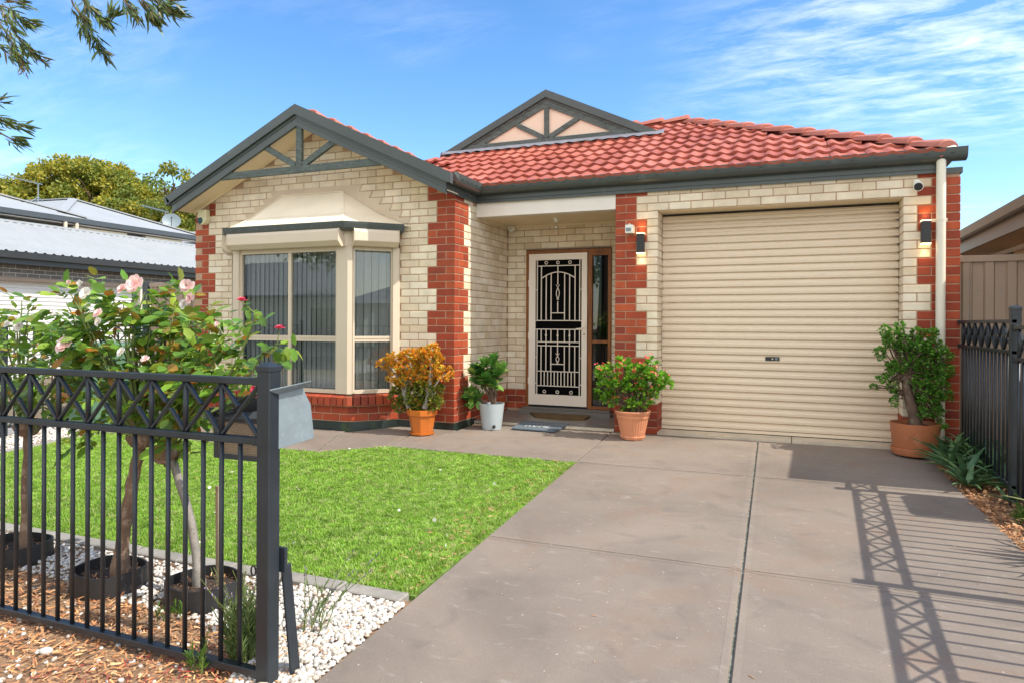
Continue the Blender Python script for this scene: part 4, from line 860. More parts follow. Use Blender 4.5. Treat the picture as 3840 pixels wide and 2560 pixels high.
for y0 in (470, 1520-0):
    h = 250 if y0 == 470 else 130*1.0; h = 250 if y0 == 470 else 125
    zc_, rx = vt(y0+h*.52), .021
    zt, zb_ = vt(y0+h*.2), vt(y0+h*.85)
    for s in (-1, 1):
        mb.tube([(gxu(.49)+s*rx*math.sin(math.pi*t/10)**.8, yb, zt+(zb_-zt)*t/10) for t in range(11)], .0055, 5, False)
        mb.tube([(gxu(.49)+s*.004, yb, zt), (gxu(.49)+s*.008, yb, zt+.02), (gxu(.49)+s*.026, yb, zt+.042)], .0038, 5, False)
    for dz in (0, -.012): mb.bar((gxu(.49)-.014, yb, zb_+dz), (gxu(.49)+.014, yb, zb_+dz), .008, .006)
for u in (.237, .49, .745):
    mb.tube([(gxu(u), yb-.003, vt(1200)), (gxu(u)+.011, yb-.003, vt(1232)), (gxu(u), yb-.003, vt(1265)), (gxu(u)-.011, yb-.003, vt(1232)), (gxu(u), yb-.003, vt(1200))], .004, 5, False)
mb.build('wrought_grille', M['grille'], fd)
mb = MB(); mb.box((-2.553, 8.662, 1.02), (-2.522, 8.672, 1.22)); mb.tube([(-2.537, 8.665, 1.155), (-2.537, 8.630, 1.155), (-2.64, 8.628, 1.142)], .008, 8); mb.build('door_handle', M['grille'], fd)
mb = MB(); mb.tube([(-2.537, 8.660, 1.075), (-2.537, 8.663, 1.075)], .009, 10); mb.build('keyhole', M['blackmat'], fd)
for z in (.45, 1.05, 1.75):
    mb = MB(); mb.tube([(-3.316, 8.676, z-.045), (-3.316, 8.676, z+.045)], .008, 8); mb.build('hinge', M['grille'], fd)
for z0, z1 in ((.146, .959), (1.003, 2.099)):
    mb = MB(); mb.box((-2.439, 8.72, z0), (-2.229, 8.725, z1)); mb.build('sidelight_pane', M['glass_dark'], fd)
mb = MB(); mb.box((-3.32, 8.76, .10), (-2.50, 8.80, 2.15)); mb.box((-2.45, 9.2, .10), (-2.2, 9.22, 2.15)); mb.build('inner_door', M['dark'], fd)
mb = MB(); mb.box((-3.40, 8.515, .0225), (-2.150, 8.688, .082)); mb.box((-3.38, 8.58, .0825), (-2.17, 8.688, .104)); mb.build('door_step', M['step_tile'], house, bevel=.004)
mb = MB(); mb.box((-3.36, 8.672, 2.1935), (-2.19, 8.713, 2.201)); mb.build('lintel_angle', M['timber_trim'], house)

# ================================================================== FITTINGS ON THE HOUSE
def lamp(x, label):
    t = thing('wall_lamp', (x+.04, 7.685, 2.105), label, 'wall lamp', 'up and down lights either side of the garage door')
    mb = MB(); mb.box((x, 7.59, 2.003), (x+.078, 7.668, 2.216)); mb.build('lamp_body', M['blackmat'], t, bevel=.003)
    mb = MB(); mb.box((x+.02, 7.668, 2.06), (x+.058, 7.690, 2.16)); mb.build('wall_bracket', M['blackmat'], t)
    for z in (2.092, 2.122):
        mb = MB(); mb.box((x-.0008, 7.5892, z), (x+.0788, 7.6, z+.0016)); mb.build('dark_line', M['rubber'], t)  # thin dark bands across the lamp body
    for z0, z1 in ((2.2165, 2.2245), (1.9945, 2.0025)):
        mb = MB(); mb.box((x-.001, 7.588, z0), (x+.079, 7.675, z1)); mb.build('light_strip', M['warm'], t)
    for s in (1, -1):
        l = bpy.data.lights.new('lamp_light', 'SPOT'); l.energy = .5; l.spot_size = math.radians(80); l.spot_blend = .8; l.color = (1, .62, .28); l.shadow_soft_size = .02
        o = bpy.data.objects.new('lamp_light', l); link(o); o.parent = t; o.location = (0, -.03, s*.135); o.rotation_euler = (math.pi*(1 if s > 0 else 0)+(.25 if s > 0 else -.25)*-1, 0, 0)
lamp(-1.625, 'black up-down wall lamp on the brick pillar between porch and garage door')
lamp(1.135, 'black up-down wall lamp right of the garage door, beside the downpipe')
t = thing('motion_sensor', (-1.71, 7.69, 2.27), 'white motion sensor with a grey lens on the red brick pillar, above the wall lamp', 'motion sensor')
mb = MB(); mb.prism([(-1.757, 7.60, 2.225), (-1.672, 7.60, 2.225), (-1.664, 7.69, 2.225), (-1.75, 7.69, 2.225)], (0, 0, .095)); mb.build('sensor_body', M['white_pl'], t, bevel=.005)
mb = MB(); mb.box((-1.745, 7.594, 2.245), (-1.690, 7.600, 2.285)); mb.build('sensor_lens', M['galv'], t, bevel=.003); mb = MB(); mb.tube([(-1.735+.03*i/6, 7.66, 2.322+.016*math.sin(math.pi*i/6)) for i in range(7)], .004, 6); mb.build('wire_loop', M['white_pl'], t)
t = thing('security_camera', (1.11, 7.69, 2.56), 'white bullet security camera with a black face above the garage door corner', 'security camera')
mb = MB(); mb.tube([(1.105, 7.685, 2.60), (1.105, 7.66, 2.60)], .03, 16); mb.tube([(1.105, 7.66, 2.60), (1.107, 7.62, 2.57)], .014, 10); sm(mb.build('mount', M['white_pl'], t))
mb = MB(); d = Vector((-.08, -1, -.35)).normalized(); c = Vector((1.108, 7.63, 2.56)); mb.tube([c-d*.03, c-d*.02, c+d*.04, c+d*.045], [.03, .042, .045, .042], 20); sm(mb.build('camera_body', M['white_pl'], t)); mb = MB(); mb.tube([c+d*.0455, c+d*.052], [.038, .034], 20); sm(mb.build('camera_face', M['blackmat'], t)); mb = MB(); mb.tube([c+d*.053, c+d*.056], .012, 12); mb.build('lens', M['dark'], t)
t = thing('alarm_siren', (-7.43, 7.12, 2.62), 'yellowed alarm siren box with a round dark lens under the left gable eave', 'alarm siren')
mb = MB(); mb.prism([(-7.505, 7.03, 2.725), (-7.358, 7.03, 2.725), (-7.358, 7.03, 2.58), (-7.375, 7.03, 2.545), (-7.415, 7.03, 2.522), (-7.46, 7.03, 2.53), (-7.505, 7.03, 2.57)], (0, .088, 0)); mb.build('siren_body', M['siren'], t, bevel=.01)
mb = MB(); mb.tube([(-7.452, 7.034, 2.578), (-7.452, 7.018, 2.578)], [.046, .038], 20); sm(mb.build('siren_lens', M['bluelens'], t))
t = thing('porch_sensor', (-3.565, 8.70, 2.53), 'small round-lens white sensor under the porch ceiling in the left corner', 'sensor')
mb = MB(); mb.box((-3.615, 8.63, 2.47), (-3.515, 8.70, 2.5285)); mb.build('sensor_housing', M['white_pl'], t, bevel=.006); mb = MB(); mb.lathe([(0, -.03), (.03, -.02), (.035, .0), (.03, .02), (0, .025)], (-3.568, 8.645, 2.475), 16); sm(mb.build('sensor_dome', M['white_pl'], t))
t = thing('porch_light', (-2.761, 8.159, 2.53), 'bare light bulb in a white batten holder on the porch ceiling', 'light bulb')
mb = MB(); mb.lathe([(.04, 0), (.04, -.012), (.022, -.018), (.02, -.055), (.0, -.055)], (-2.761, 8.159, 2.531), 16); mb.build('bulb_holder', M['white_pl'], t)
mb = MB(); mb.lathe([(.012, 0), (.015, -.02), (.03, -.05), (.028, -.07), (.012, -.085), (0, -.087)], (-2.761, 8.159, 2.476), 16); sm(mb.build('glass_bulb', glassmat('clear_bulb', (.9, .9, .85), .15), t))
# doormats
t = MB(); k = 14; P = [(-3.225, 8.50), (-2.405, 8.50)]+[(-2.375-.66*i/k, 8.165-.055*math.sin(math.pi*i/k)) for i in range(k+1)]
t.prism([(x, y, .031) for x, y in P], (0, 0, .018)); tag(t.build('coir_mat', M['coir']), 'brown coir half-round doormat on the porch tiles below the door', 'doormat', 'doormats')
mt = thing('blue_mat', (-2.75, 7.6, 0), 'blue-grey speckled doormat reading HOME on the concrete in front of the porch', 'doormat', 'doormats')
gm = Matrix.Translation((-2.755, 7.585, .0225)) @ Matrix.Rotation(-.02, 4, 'Z')
Pm = [(-.29, .235), (.29, .235), (.30, .20), (.275, -.20), (.25, -.235), (-.255, -.235), (-.265, -.21), (-.295, .2)]
mb = MB(); mb.prism([gm @ Vector((x, y, gz(7.585+y)*1.0+.0-(.012 if y < .07 else 0))) for x, y in Pm], (0, 0, .014)); mb.build('mat_pile', M['bluemat'], mt)
def strokes(letter):
    return {'H': [((0, 0), (0, 1)), ((.6, 0), (.6, 1)), ((0, .5), (.6, .5))], 'O': [((0, .5), (.3, .95)), ((.3, .95), (.6, .5)), ((.6, .5), (.3, .02)), ((.3, .02), (0, .5))], 'M': [((0, 0), (0, 1)), ((0, 1), (.35, .4)), ((.35, .4), (.7, 1)), ((.7, 1), (.7, 0))], 'E': [((0, 0), (0, 1)), ((0, 1), (.5, 1)), ((0, .5), (.45, .5)), ((0, 0), (.5, 0))]}[letter]
mb = MB(); ox = -.155
for ch in 'HOME':
    for a, b in strokes(ch):
        A = gm @ Vector((ox+a[0]*.085, -.075+a[1]*.12, 0)); B = gm @ Vector((ox+b[0]*.085, -.075+b[1]*.12, 0))
        A.z = gz(A.y)+.0265; B.z = gz(B.y)+.0265; mb.bar(A, B, .011, .003)
    ox += .085
mb.build('lettering', M['white_pl'], mt)

# ================================================================== FENCES
def tubular_fence(t, A, B, zt, zm, zb, sp, start, rail=(.040, .028), pr=.0098, skipfirst=False):
    """black steel panel from A to B (plan), rails at zt/zm/zb (tops); pickets every sp, an upright and a cross in every second bay"""
    A = Vector((A[0], A[1], 0)); B = Vector((B[0], B[1], 0)); d = (B-A).normalized(); L = (B-A).length; nrm = Vector((d.y, -d.x, 0))
    for nm, z in (('top_rail', zt), ('middle_rail', zm), ('bottom_rail', zb)):
        mb = MB(); mb.bar(A+Vector((0, 0, z-rail[1]/2)), B+Vector((0, 0, z-rail[1]/2)), rail[0], rail[1]); mb.build(nm, M['black'], t, bevel=.003)
    mb = MB(); h = (zm-rail[1])-zb; mb.tube([(0, 0, 0), (0, 0, h)], pr, 10); pm = meshof(mb, 'picket', M['black']); [setattr(p, 'use_smooth', True) for p in pm.polygons if len(p.vertices) == 4]
    h2 = (zt-rail[1])-zm; mb = MB(); mb.tube([(0, 0, 0), (0, 0, h2)], pr*1.15, 10); um = meshof(mb, 'upright', M['black']); [setattr(p, 'use_smooth', True) for p in um.polygons if len(p.vertices) == 4]
    mb = MB(); mb.lathe([(pr*1.5, 0), (pr*1.25, .004), (pr*.9, .006)], (0, 0, 0), 10); wm = meshof(mb, 'weld', M['galv'])
    x = start; i = 0; ups = []
    while x < L-.01:
        p = A+d*x; inst('picket', pm, t, (p.x, p.y, zb))
        if i % 2 == 0: inst('upright', um, t, (p.x, p.y, zm)); ups.append(x)
        x += sp; i += 1
    mb = MB(); w2 = 2*sp-.012; mb.bar((-w2/2, 0, .004), (w2/2, 0, h2-.004), .012, .020, (0, 1, 0)); b1 = meshof(mb, 'cross_brace', M['black'], .002)
    mb = MB(); mb.bar((-w2/2, 0, h2-.004), (-.012, 0, h2/2+.012), .014, .019, (0, 1, 0)); mb.bar((.012, 0, h2/2-.012), (w2/2, 0, .004), .014, .019, (0, 1, 0)); b2 = meshof(mb, 'cross_brace', M['black'], .002)
    an = math.atan2(d.y, d.x); ups = [ups[0]-2*sp]+ups+[ups[-1]+2*sp]
    for a in ups[:-1]:
        c = a+sp
        if c-sp < -.02 or c+sp > L+.02: continue
        p = A+d*c; inst('cross_brace', b1, t, (p.x, p.y, zm), (0, 0, an)); inst('cross_brace', b2, t, (p.x, p.y, zm), (0, 0, an))
def fpost(t, x, y, zb, zt, w_=.065, dep=.065):
    mb = MB(); mb.box((x, y, zb), (x+w_, y+dep, zt)); po = mb.build('post', M['black'], t, bevel=.004)
    mb = MB(); e = .003; V = [(x-e, y-e, zt-.018), (x+w_+e, y-e, zt-.018), (x+w_+e, y+dep+e, zt-.018), (x-e, y+dep+e, zt-.018)]; V += [(a, b, zt+.004) for a, b, c in V[:4]]+[(x+w_*.3, y+dep*.3, zt+.018), (x+w_*.7, y+dep*.3, zt+.018), (x+w_*.7, y+dep*.7, zt+.018), (x+w_*.3, y+dep*.7, zt+.018)]
    mb.poly(V, [(3, 2, 1, 0)]+[(r*4+i, r*4+(i+1) % 4, r*4+4+(i+1) % 4, r*4+4+i) for r in (0, 1) for i in range(4)]+[(8, 9, 10, 11)]); mb.build('post_cap', M['black'], t, bevel=.002)
    return po
ff = thing('front_fence', (-1.95, 2.15, -.23), 'black steel tubular fence with a band of crosses, in front of the rose bushes', 'fence', 'black steel fences')
fpost(ff, -1.978, 2.15, -.40, 1.037)
Lf = 3.6; s0 = (-1.992-(-5.58)) % .0995
tubular_fence(ff, (-5.58, 2.185), (-1.978, 2.185), .992, .752, -.178, .0995, s0)
for z in (.992, .752, -.178):
    mb = MB(); mb.box((-2.012, 2.162, z-.031), (-1.9785, 2.208, z+.003)); mb.build('rail_bracket', M['black'], ff, bevel=.002)
mb = MB(); mb.bar((-1.930, 2.27, .22), (-1.890, 2.30, -.36), .012, .055, (0, 1, 0)); mb.build('stay', M['black'], ff, bevel=.003)
mb = MB(); mb.box((-1.935, 2.218, .21), (-1.890, 2.235, .31)); mb.build('latch_plate', M['black'], ff, bevel=.002)
mb = MB(); mb.tube([(-2.000+.006*math.sin(i*1.3), 2.20+.012*math.cos(i*1.3), .19+.012*i) for i in range(9)], .004, 6); mb.tube([(-2.035+.012*math.cos(t), 2.2, .205+.02*math.sin(t)) for t in np.linspace(0, 6.28, 12)], .0035, 6, False); mb.build('wire_tie', M['blackmat'], ff)
fr_ = thing('side_fence', (1.46, 5.98, -.07), 'black steel tubular fence stepping down the right side of the driveway, casting a lattice shadow', 'fence', 'black steel fences')
for x, y, z in ((1.455, 5.95, 1.345), (1.445, 4.045, 1.27), (1.435, 2.15, 1.19), (1.43, .2, 1.11)): fpost(fr_, x, y, gz(y)-.2, z)
for (a, b, dz) in (((1.475, 5.95), (1.475, 7.66), 0), ((1.475, 4.11), (1.480, 5.95), -.045), ((1.467, 2.215), (1.475, 4.045), -.12), ((1.462, .265), (1.467, 2.15), -.20)):
    tubular_fence(fr_, b, a, 1.262+dz, 1.038+dz, .067+dz, .112, .09, rail=(.034, .028))
for z in (1.262, 1.038, .067):
    mb = MB(); mb.box((1.45, 7.64, z-.033), (1.50, 7.685, z+.004)); mb.build('rail_bracket', M['black'], fr_, bevel=.002)
for z in (1.262-.045, 1.038-.045, .067-.045):
    mb = MB(); mb.box((1.465, 5.905, z-.034), (1.505, 5.949, z+.004)); mb.build('rail_bracket', M['black'], fr_, bevel=.002)
lfz = thing('boundary_fence', (-8.35, 5, -.1), 'distant black steel fence with crosses between the far gravel strip and the paved yard', 'fence', 'black steel fences')
for y in (3.2, 5.06, 7.2): fpost(lfz, -8.39, y, -.3, 1.24)
for a, b in ((3.265, 5.06), (5.125, 7.2)): tubular_fence(lfz, (-8.35, a), (-8.35, b), 1.165, .94, .02, .11, .08)
# brown steel panel fences
def steel_fence(name, label, x0, x1, y, ztop, rib, posts, zb=-.1):
    t = thing(name, ((x0+x1)/2, y, zb), label, 'fence', 'brown ribbed steel fences')
    n = int((x1-x0)/rib)+1; mb = MB(); V = []; prof = [(0, 0), (.34, 0), (.42, .020), (.80, .020), (.88, 0)]
    pts = [(x0+(i+a)*rib, y-b) for i in range(n) for a, b in prof]; pts = [p for p in pts if p[0] <= x1]
    for x, yy in pts: V += [(x, yy, zb), (x, yy, ztop-.03)]
    mb.poly(V, [(2*i, 2*i+2, 2*i+3, 2*i+1) for i in range(len(pts)-1)]); mb.build('ribbed_sheet', M['brownfence'], t, fix=False)
    mb = MB(); mb.box((x0, y-.034, ztop-.065), (x1, y+.02, ztop)); mb.build('top_rail', M['brownfence'], t, bevel=.004)
    for i, x in enumerate(posts):
        mb = MB(); mb.box((x, y-.03, zb), (x+.045, y+.03, ztop-.066)); mb.build('fence_post', M['brownfence'], t)
    return t
t = steel_fence('steel_fence', 'brown ribbed steel fence between the right brick pier and the neighbouring house', 1.478, 2.9, 8.02, 1.905, .186, [])
mb = MB(); mb.box((1.612, 7.996, -.1), (1.616, 7.9995, 1.84)); mb.build('sheet_joint', M['browntrim'], t)
sc_ = MB(); sc_.tube([(0, 0, 0), (0, -.006, 0)], .006, 8); scm = meshof(sc_, 'fixing_screw', M['galv'])
for i in range(5): inst('fixing_screw', scm, t, (1.49+i*.186*1.03, 8.0, 1.56))
t = steel_fence('side_gate_fence', 'brown ribbed steel fence beside the left wall of the brick house, behind the roses', -9.75, -7.64, 8.2, 1.835, .186, [-9.72])
mb = MB(); mb.box((-9.86, 8.13, -.1), (-9.78, 8.21, 1.86)); mb.build('end_post', M['darktrim'], t, bevel=.004)

# ================================================================== NEIGHBOURS
# --- right: cream brick house with a dark gutter
rn = thing('neighbour_house', (3.2, 9, 0), 'neighbouring cream brick house, only its dark-guttered eave showing beyond the right fence', 'house')
mb = MB(); mb.sweep([(0, 2.20), (.018, 2.20), (.018, 2.34), (0, 2.34)], [(2.10, 6.17), (2.10, 16)][::-1]); 
mb = MB(); mb.box((2.085, 6.17, 2.185), (2.10, 16, 2.345)); mb.build('fascia', M['browntrim'], rn)
mb = MB(); P = [(2.085, 2.335), (2.03, 2.335), (2.005, 2.352), (1.992, 2.40), (1.985, 2.442), (1.996, 2.446), (2.02, 2.42), (2.085, 2.42)]; mb.prism([(x, 6.16, z) for x, z in P], (0, 9.9, 0)); sm(mb.build('gutter', M['browntrim'], rn), 30)
mb = MB(); mb.box((2.10, 6.17, 2.215), (2.62, 16, 2.228)); mb.build('soffit', M['beige'], rn)
mb = MB(); mb.box((2.62, 9.80, -.2), (2.75, 10.62, 2.2145)); mb.box((2.62, 10.62+.62, -.2), (2.75, 16, 2.2145)); mb.box((2.70, 6.3, -.2), (5.5, 9.80, 2.2145)); mb.box((2.75, 9.8, -.2), (5.5, 16, 2.2145)); mb.build('wall', M['mortar'], rn)
face_bricks = []
def plainbricks(parent, org, u, n, L, zs, col, name='brick', ln=.24, h=.086, zbase=0.0, limit=None):
    q = MB(); q.box((-(ln-.01)/2, -.015, -(h-.01)/2), ((ln-.01)/2, .015, (h-.01)/2)); me = meshof(q, 'brick', M[col], .003)
    y = -n; z = Vector((0, 0, 1)); x = y.cross(z); c = 0
    for k in zs:
        off = (ln/2 if k % 2 else 0)-ln
        while off < L:
            a, b = max(off, 0), min(off+ln, L); off += ln
            if b-a < .06: continue
            cc = org+u*((a+b)/2)+Vector((0, 0, zbase+(k+.5)*h))-n*.015; o = bpy.data.objects.new('brick', me); link(o); o.parent = parent
            o.matrix_local = Matrix.Translation(-Vector(ROOTLOC[parent.name])) @ Matrix(((x.x, y.x, 0, cc.x), (x.y, y.y, 0, cc.y), (0, 0, 1, cc.z), (0, 0, 0, 1))) @ Matrix.Diagonal(((b-a-.01)/(ln-.01), 1, 1, 1)); c += 1
    return c
nwall = [o for o in rn.children if o.name.startswith('wall')][0]
plainbricks(nwall, Vector((2.614, 9.80, 0)), UY, Vector((-1, 0, 0)), .82, range(21, 26), 'cream'); plainbricks(nwall, Vector((2.614, 11.24, 0)), UY, Vector((-1, 0, 0)), 3.2, range(21, 26), 'cream')
plainbricks(nwall, Vector((2.614, 9.79, 0)), -UY, Vector((-1, 0, 0)), 2.2, range(18, 26), 'cream')
mb = MB(); mb.box((2.60, 7.5, -.2), (2.70, 9.80, 2.2145)); mb.build('wall_return', M['mortar'], rn)
mb = MB(); mb.box((2.615, 10.63, 1.0), (2.70, 10.68, 2.21)); mb.box((2.615, 11.17, 1.0), (2.70, 11.22, 2.21)); mb.box((2.615, 10.6805, 2.15), (2.70, 11.1695, 2.21)); mb.build('window_frame', M['greensteel'], rn)
mb = MB(); mb.box((2.66, 10.68, 1.0), (2.665, 11.17, 2.15)); mb.build('window_pane', M['glass_dark'], rn)
mb = MB(); mb.sweep([(0, 2.214), (.03, 2.214), (.012, 2.17), (0, 2.165)], [(2.612, 16), (2.612, 7.5)]); mb.build('eave_bead', M['white'], rn)
mb = MB(); mb.poly([(1.99, 6.16, 2.44), (1.99, 16, 2.44), (6.3, 14, 4.1), (6.3, 9, 4.1)], [(0, 1, 2, 3)]); mb.poly([(1.99, 6.16, 2.44), (6.3, 9, 4.1), (9, 6.16, 2.44)], [(0, 1, 2)]); mb.build('roof', M['greyroof'], rn)
# unseen block added beyond the fence, shaped to cast a shadow over the drive
tk = thing('shadow_block', (2.35, 5.70, -.1), 'unseen block added beyond the fence for the shadow it casts on the drive', 'shadow block')
mb = MB(); tp_ = [(2.06, 5.46), (2.10, 5.42), (2.62, 5.42), (2.66, 5.46), (2.66, 5.90), (2.62, 5.965), (2.12, 5.965), (2.04, 5.90)]; mb.prism([(x, y, -.1) for x, y in tp_], (0, 0, 1.62)); sm(mb.build('block_shell', M['galv'], tk)); mb = MB(); mb.lathe([(.1, 0), (.1, .04), (0, .05)], (2.33, 5.71, 1.52), 16); mb.build('block_lid', M['blackmat'], tk)
# --- left: garage with long grey roof, charcoal brick
ln_ = thing('neighbour_garage', (-15, 12, -.1), 'charcoal brick garage with long pale grey metal roof and white roller door, left', 'garage')
GX = -14.85
mb = MB(); mb.box((GX-6, 4, 2.105), (GX-.006, 18.5, 2.56)); mb.box((GX-6, 12.2, -.2), (GX-.006, 18.5, 2.1045)); mb.build('wall', M['palemortar'], ln_)
lw = [o for o in ln_.children if o.name.startswith('wall')][0]
plainbricks(lw, Vector((GX, 6.4, 0)), UY, Vector((1, 0, 0)), 10.5, range(0, 5), 'greybrick', zbase=2.105)
plainbricks(lw, Vector((GX, 12.3, 0)), UY, Vector((1, 0, 0)), 4.0, range(-5, 0), 'greybrick', zbase=2.105)
mb = MB(); mb.box((GX-.25, 4, -.1), (GX-.19, 12.1, 2.10)); mb.build('roller_door', M['whitedoor'], ln_); rd = [o for o in ln_.children if o.name.startswith('roller_door')][0]
mb = MB(); mb.prism([(GX-.19, 4, 0), (GX-.165, 4, .012), (GX-.165, 4, .055), (GX-.19, 4, .07)], (0, 8.1, 0)); sm2 = meshof(mb, 'slat', M['whitedoor'])
for i in range(24): inst('slat', sm2, rd, (0, 0, -.05+i*.088))
mb = MB(); mb.box((GX-.16, 4, 2.03), (GX-.02, 12.15, 2.10)); mb.build('door_head', M['brownfence'], ln_)
mb = MB(); mb.prism([(GX, 4, 2.36), (GX+.26, 4, 2.36), (GX+.26, 4, 2.47), (GX+.38, 4, 2.47), (GX+.42, 4, 2.60), (GX+.0, 4, 2.60)], (0, 14.3, 0)); mb.build('gutter', M['darktrim'], ln_)
mb = MB(); y0, y1 = 3, 18.3; n = int((y1-y0)/.76); zl = 2.60; RZ = 3.55
V = []; F = []
xs_ = [(y0+(i+a)*.19, b) for i in range(int((y1-y0)/.19)) for a, b in ((0, 0), (.55, 0), (.7, .024), (.85, .024))]
for y, h in xs_: V += [(GX+.40, y, zl+h), (GX-2.35, y, RZ+h)]
mb.poly(V, [(2*i, 2*i+2, 2*i+3, 2*i+1) for i in range(len(xs_)-1)]); mb.build('roof', M['greyroof'], ln_, fix=False)
mb = MB(); mb.box((GX-2.60, 3, RZ-.02), (GX-2.25, 18.3, RZ+.03)); mb.build('ridge_capping', M['greyroof'], ln_)
mb = MB(); mb.tube([(GX+.12, 13.25, 2.45), (GX+.12, 13.25, 2.2), (GX+.06, 13.25, 2.1), (GX+.06, 13.25, 0)], .045, 12); sm(mb.build('downpipe', M['pelmet'], ln_))
# --- left: two-storey house behind it
hn = thing('two_storey_house', (-19, 13, 0), 'two-storey charcoal brick house with pale grey hipped roofs behind the garage', 'house')
HX = -17.75
mb = MB(); mb.box((HX-7, 4, -.2), (HX, 16.0, 3.724)); mb.build('wall', M['greybrick'], hn)
hw = [o for o in hn.children if o.name.startswith('wall')][0]
mb = MB(); mb.box((HX+.0, 4, 3.725), (HX+.34, 16.4, 3.738)); mb.build('soffit', M['white'], hn)
mb = MB(); mb.box((HX+.30, 4, 3.74), (HX+.335, 16.4, 3.82)); mb.box((HX+.336, 4, 3.76), (HX+.45, 16.5, 3.89)); mb.build('gutter', M['darktrim'], hn)
for a, b, m_ in ((12.4, 14.0, 'pipe'), (14.6, 15.9, 'pipe')):
    mb = MB(); mb.box((HX+.01, a, 3.42), (HX+.18, b, 3.70)); mb.build('shutter_box', M['siren' if 0 else 'bayroof'], hn, bevel=.01)
for a, b in ((8.6, 9.55), (9.6, 10.9)):
    mb = MB(); mb.box((HX+.01, a, 2.6), (HX+.03, b, 3.71)); fo = mb.build('window_frame', M['darktrim'], hn)
    mb = MB(); mb.box((HX+.031, a+.05, 2.7), (HX+.04, b-.05, 3.66)); mb.build('window_pane', M['glass_dark'], fo)
plainbricks(hw, Vector((HX+.004, 10.9, 0)), UY, UX, 1.5, range(39, 43), 'greybrick'); plainbricks(hw, Vector((HX+.004, 14.0, 0)), UY, UX, .6, range(39, 43), 'greybrick'); plainbricks(hw, Vector((HX+.004, 15.9, 0)), UY, UX, .1, range(39, 43), 'greybrick')
rz = 3.89
mb = MB(); mb.poly([(HX+.4, 16.4, rz), (HX+.4, 4, rz), (HX-1.1, 13.83-.6, 4.72-.02), (HX-1.75, 13.83, 4.86), (HX-3.4, 16.4-3.0, 5.0), (HX-3.4, 16.4, rz)], [(0, 1, 2, 3), (0, 3, 5)]); 
mb = MB()
def rp(x, y): return (x, y, rz+.40*(HX+.4-x))
mb.poly([rp(HX+.4, 4), rp(HX+.4, 12.9), rp(HX+.12, 12.2), rp(HX-1.8, 9.8), rp(HX-2.2, 4)], [(0, 1, 2, 3, 4)]); mb.poly([rp(HX+.4, 12.9), rp(HX+.4, 16.5), rp(HX-1.72, 13.75), rp(HX-.02, 12.25)], [(0, 1, 2, 3)])
a = rp(HX-1.72, 13.75); mb.poly([a, rp(HX-.02, 12.25), (HX-3.5, 11.4, 4.2), (HX-6, 13.2, 4.75)], [(0, 1, 2, 3)]); mb.poly([a, (HX+.4, 16.5, rz), (HX-5, 16.5, rz), (HX-6, 13.2, 4.75)], [(0, 1, 2, 3)])
mb.build('roof', M['greyroof'], hn)
mb = MB(); 
for p, q in ((rp(HX+.35, 16.4), a), (a, (HX-6, 13.2, 4.75)), (rp(HX+.3, 12.7), rp(HX-1.8, 9.8)), (a, rp(HX-.02, 12.25))): mb.bar(Vector(p)+Vector((0, 0, .02)), Vector(q)+Vector((0, 0, .02)), .22, .03)
mb.build('ridge_capping', M['greyroof'], hn)
for y in (12.05, 12.35, 16.3):
    mb = MB(); mb.tube([(HX+.40, y, 3.78), (HX+.40, y, 3.60), (HX+.36, y-.03, 3.54), (HX+.08, y-.35, 3.48)], .045, 10); sm(mb.build('downpipe', M['pelmet'], hn))
h3 = thing('far_house', (-22, 22, 0), 'far grey-roofed house just visible between the two-storey house and the gable', 'house')
mb = MB(); mb.box((-27, 21, 0), (-20.3, 27, 4.0)); mb.build('wall', M['greybrick'], h3); mb = MB(); mb.poly([(-27.4, 20.6, 4.35), (-19.9, 20.6, 4.35), (-21.4, 23, 5.2), (-26, 23, 5.2)], [(0, 1, 2, 3)]); mb.poly([(-19.9, 20.6, 4.35), (-19.9, 27, 4.35), (-21.4, 24.5, 5.2), (-21.4, 23, 5.2)], [(0, 1, 2, 3)]); mb.build('roof', M['greyroof'], h3); mb = MB(); mb.box((-27.45, 20.55, 4.2), (-19.85, 20.6, 4.36)); mb.build('gutter', M['darktrim'], h3)
t = thing('satellite_dish', (-18.3, 16.1, 3.95), 'oval grey satellite dish on a tripod at the end of the two-storey roof', 'satellite dish')
c = atX(643, 828, -18.1); n = (CAM+Vector((2, -2, 9))-c).normalized(); sx = n.cross(Vector((0, 0, 1))).normalized(); up = sx.cross(n)
mb = MB(); V = [c-n*.06]; k = 20
for r_, dd in ((.5, -.045), (1, 0)): V += [c+sx*(.27*r_*math.cos(2*math.pi*i/k))+up*(.235*r_*math.sin(2*math.pi*i/k))+n*dd for i in range(k)]
mb.poly(V, [(0, 1+i, 1+(i+1) % k) for i in range(k)]+[(1+i, 1+k+i, 1+k+(i+1) % k, 1+(i+1) % k) for i in range(k)]); sm(mb.build('dish', M['galv'], t, fix=False))
mb = MB(); mb.tube([c-up*.22, c-up*.25+n*.25, c+n*.28], .012, 6); mb.tube([c+n*.28, c+n*.22], .025, 8); mb.build('feed_arm', M['blackmat'], t)
mb = MB(); mb.tube([c-n*.05, c-n*.08-Vector((0, 0, .5))], .015, 6); mb.tube([c-n*.08-Vector((0, 0, .15)), c+Vector((.1, -.35, -.42))], .012, 6); mb.tube([c-n*.08-Vector((0, 0, .15)), c+Vector((.1, .35, -.50))], .012, 6); mb.build('tripod', M['galv'], t)
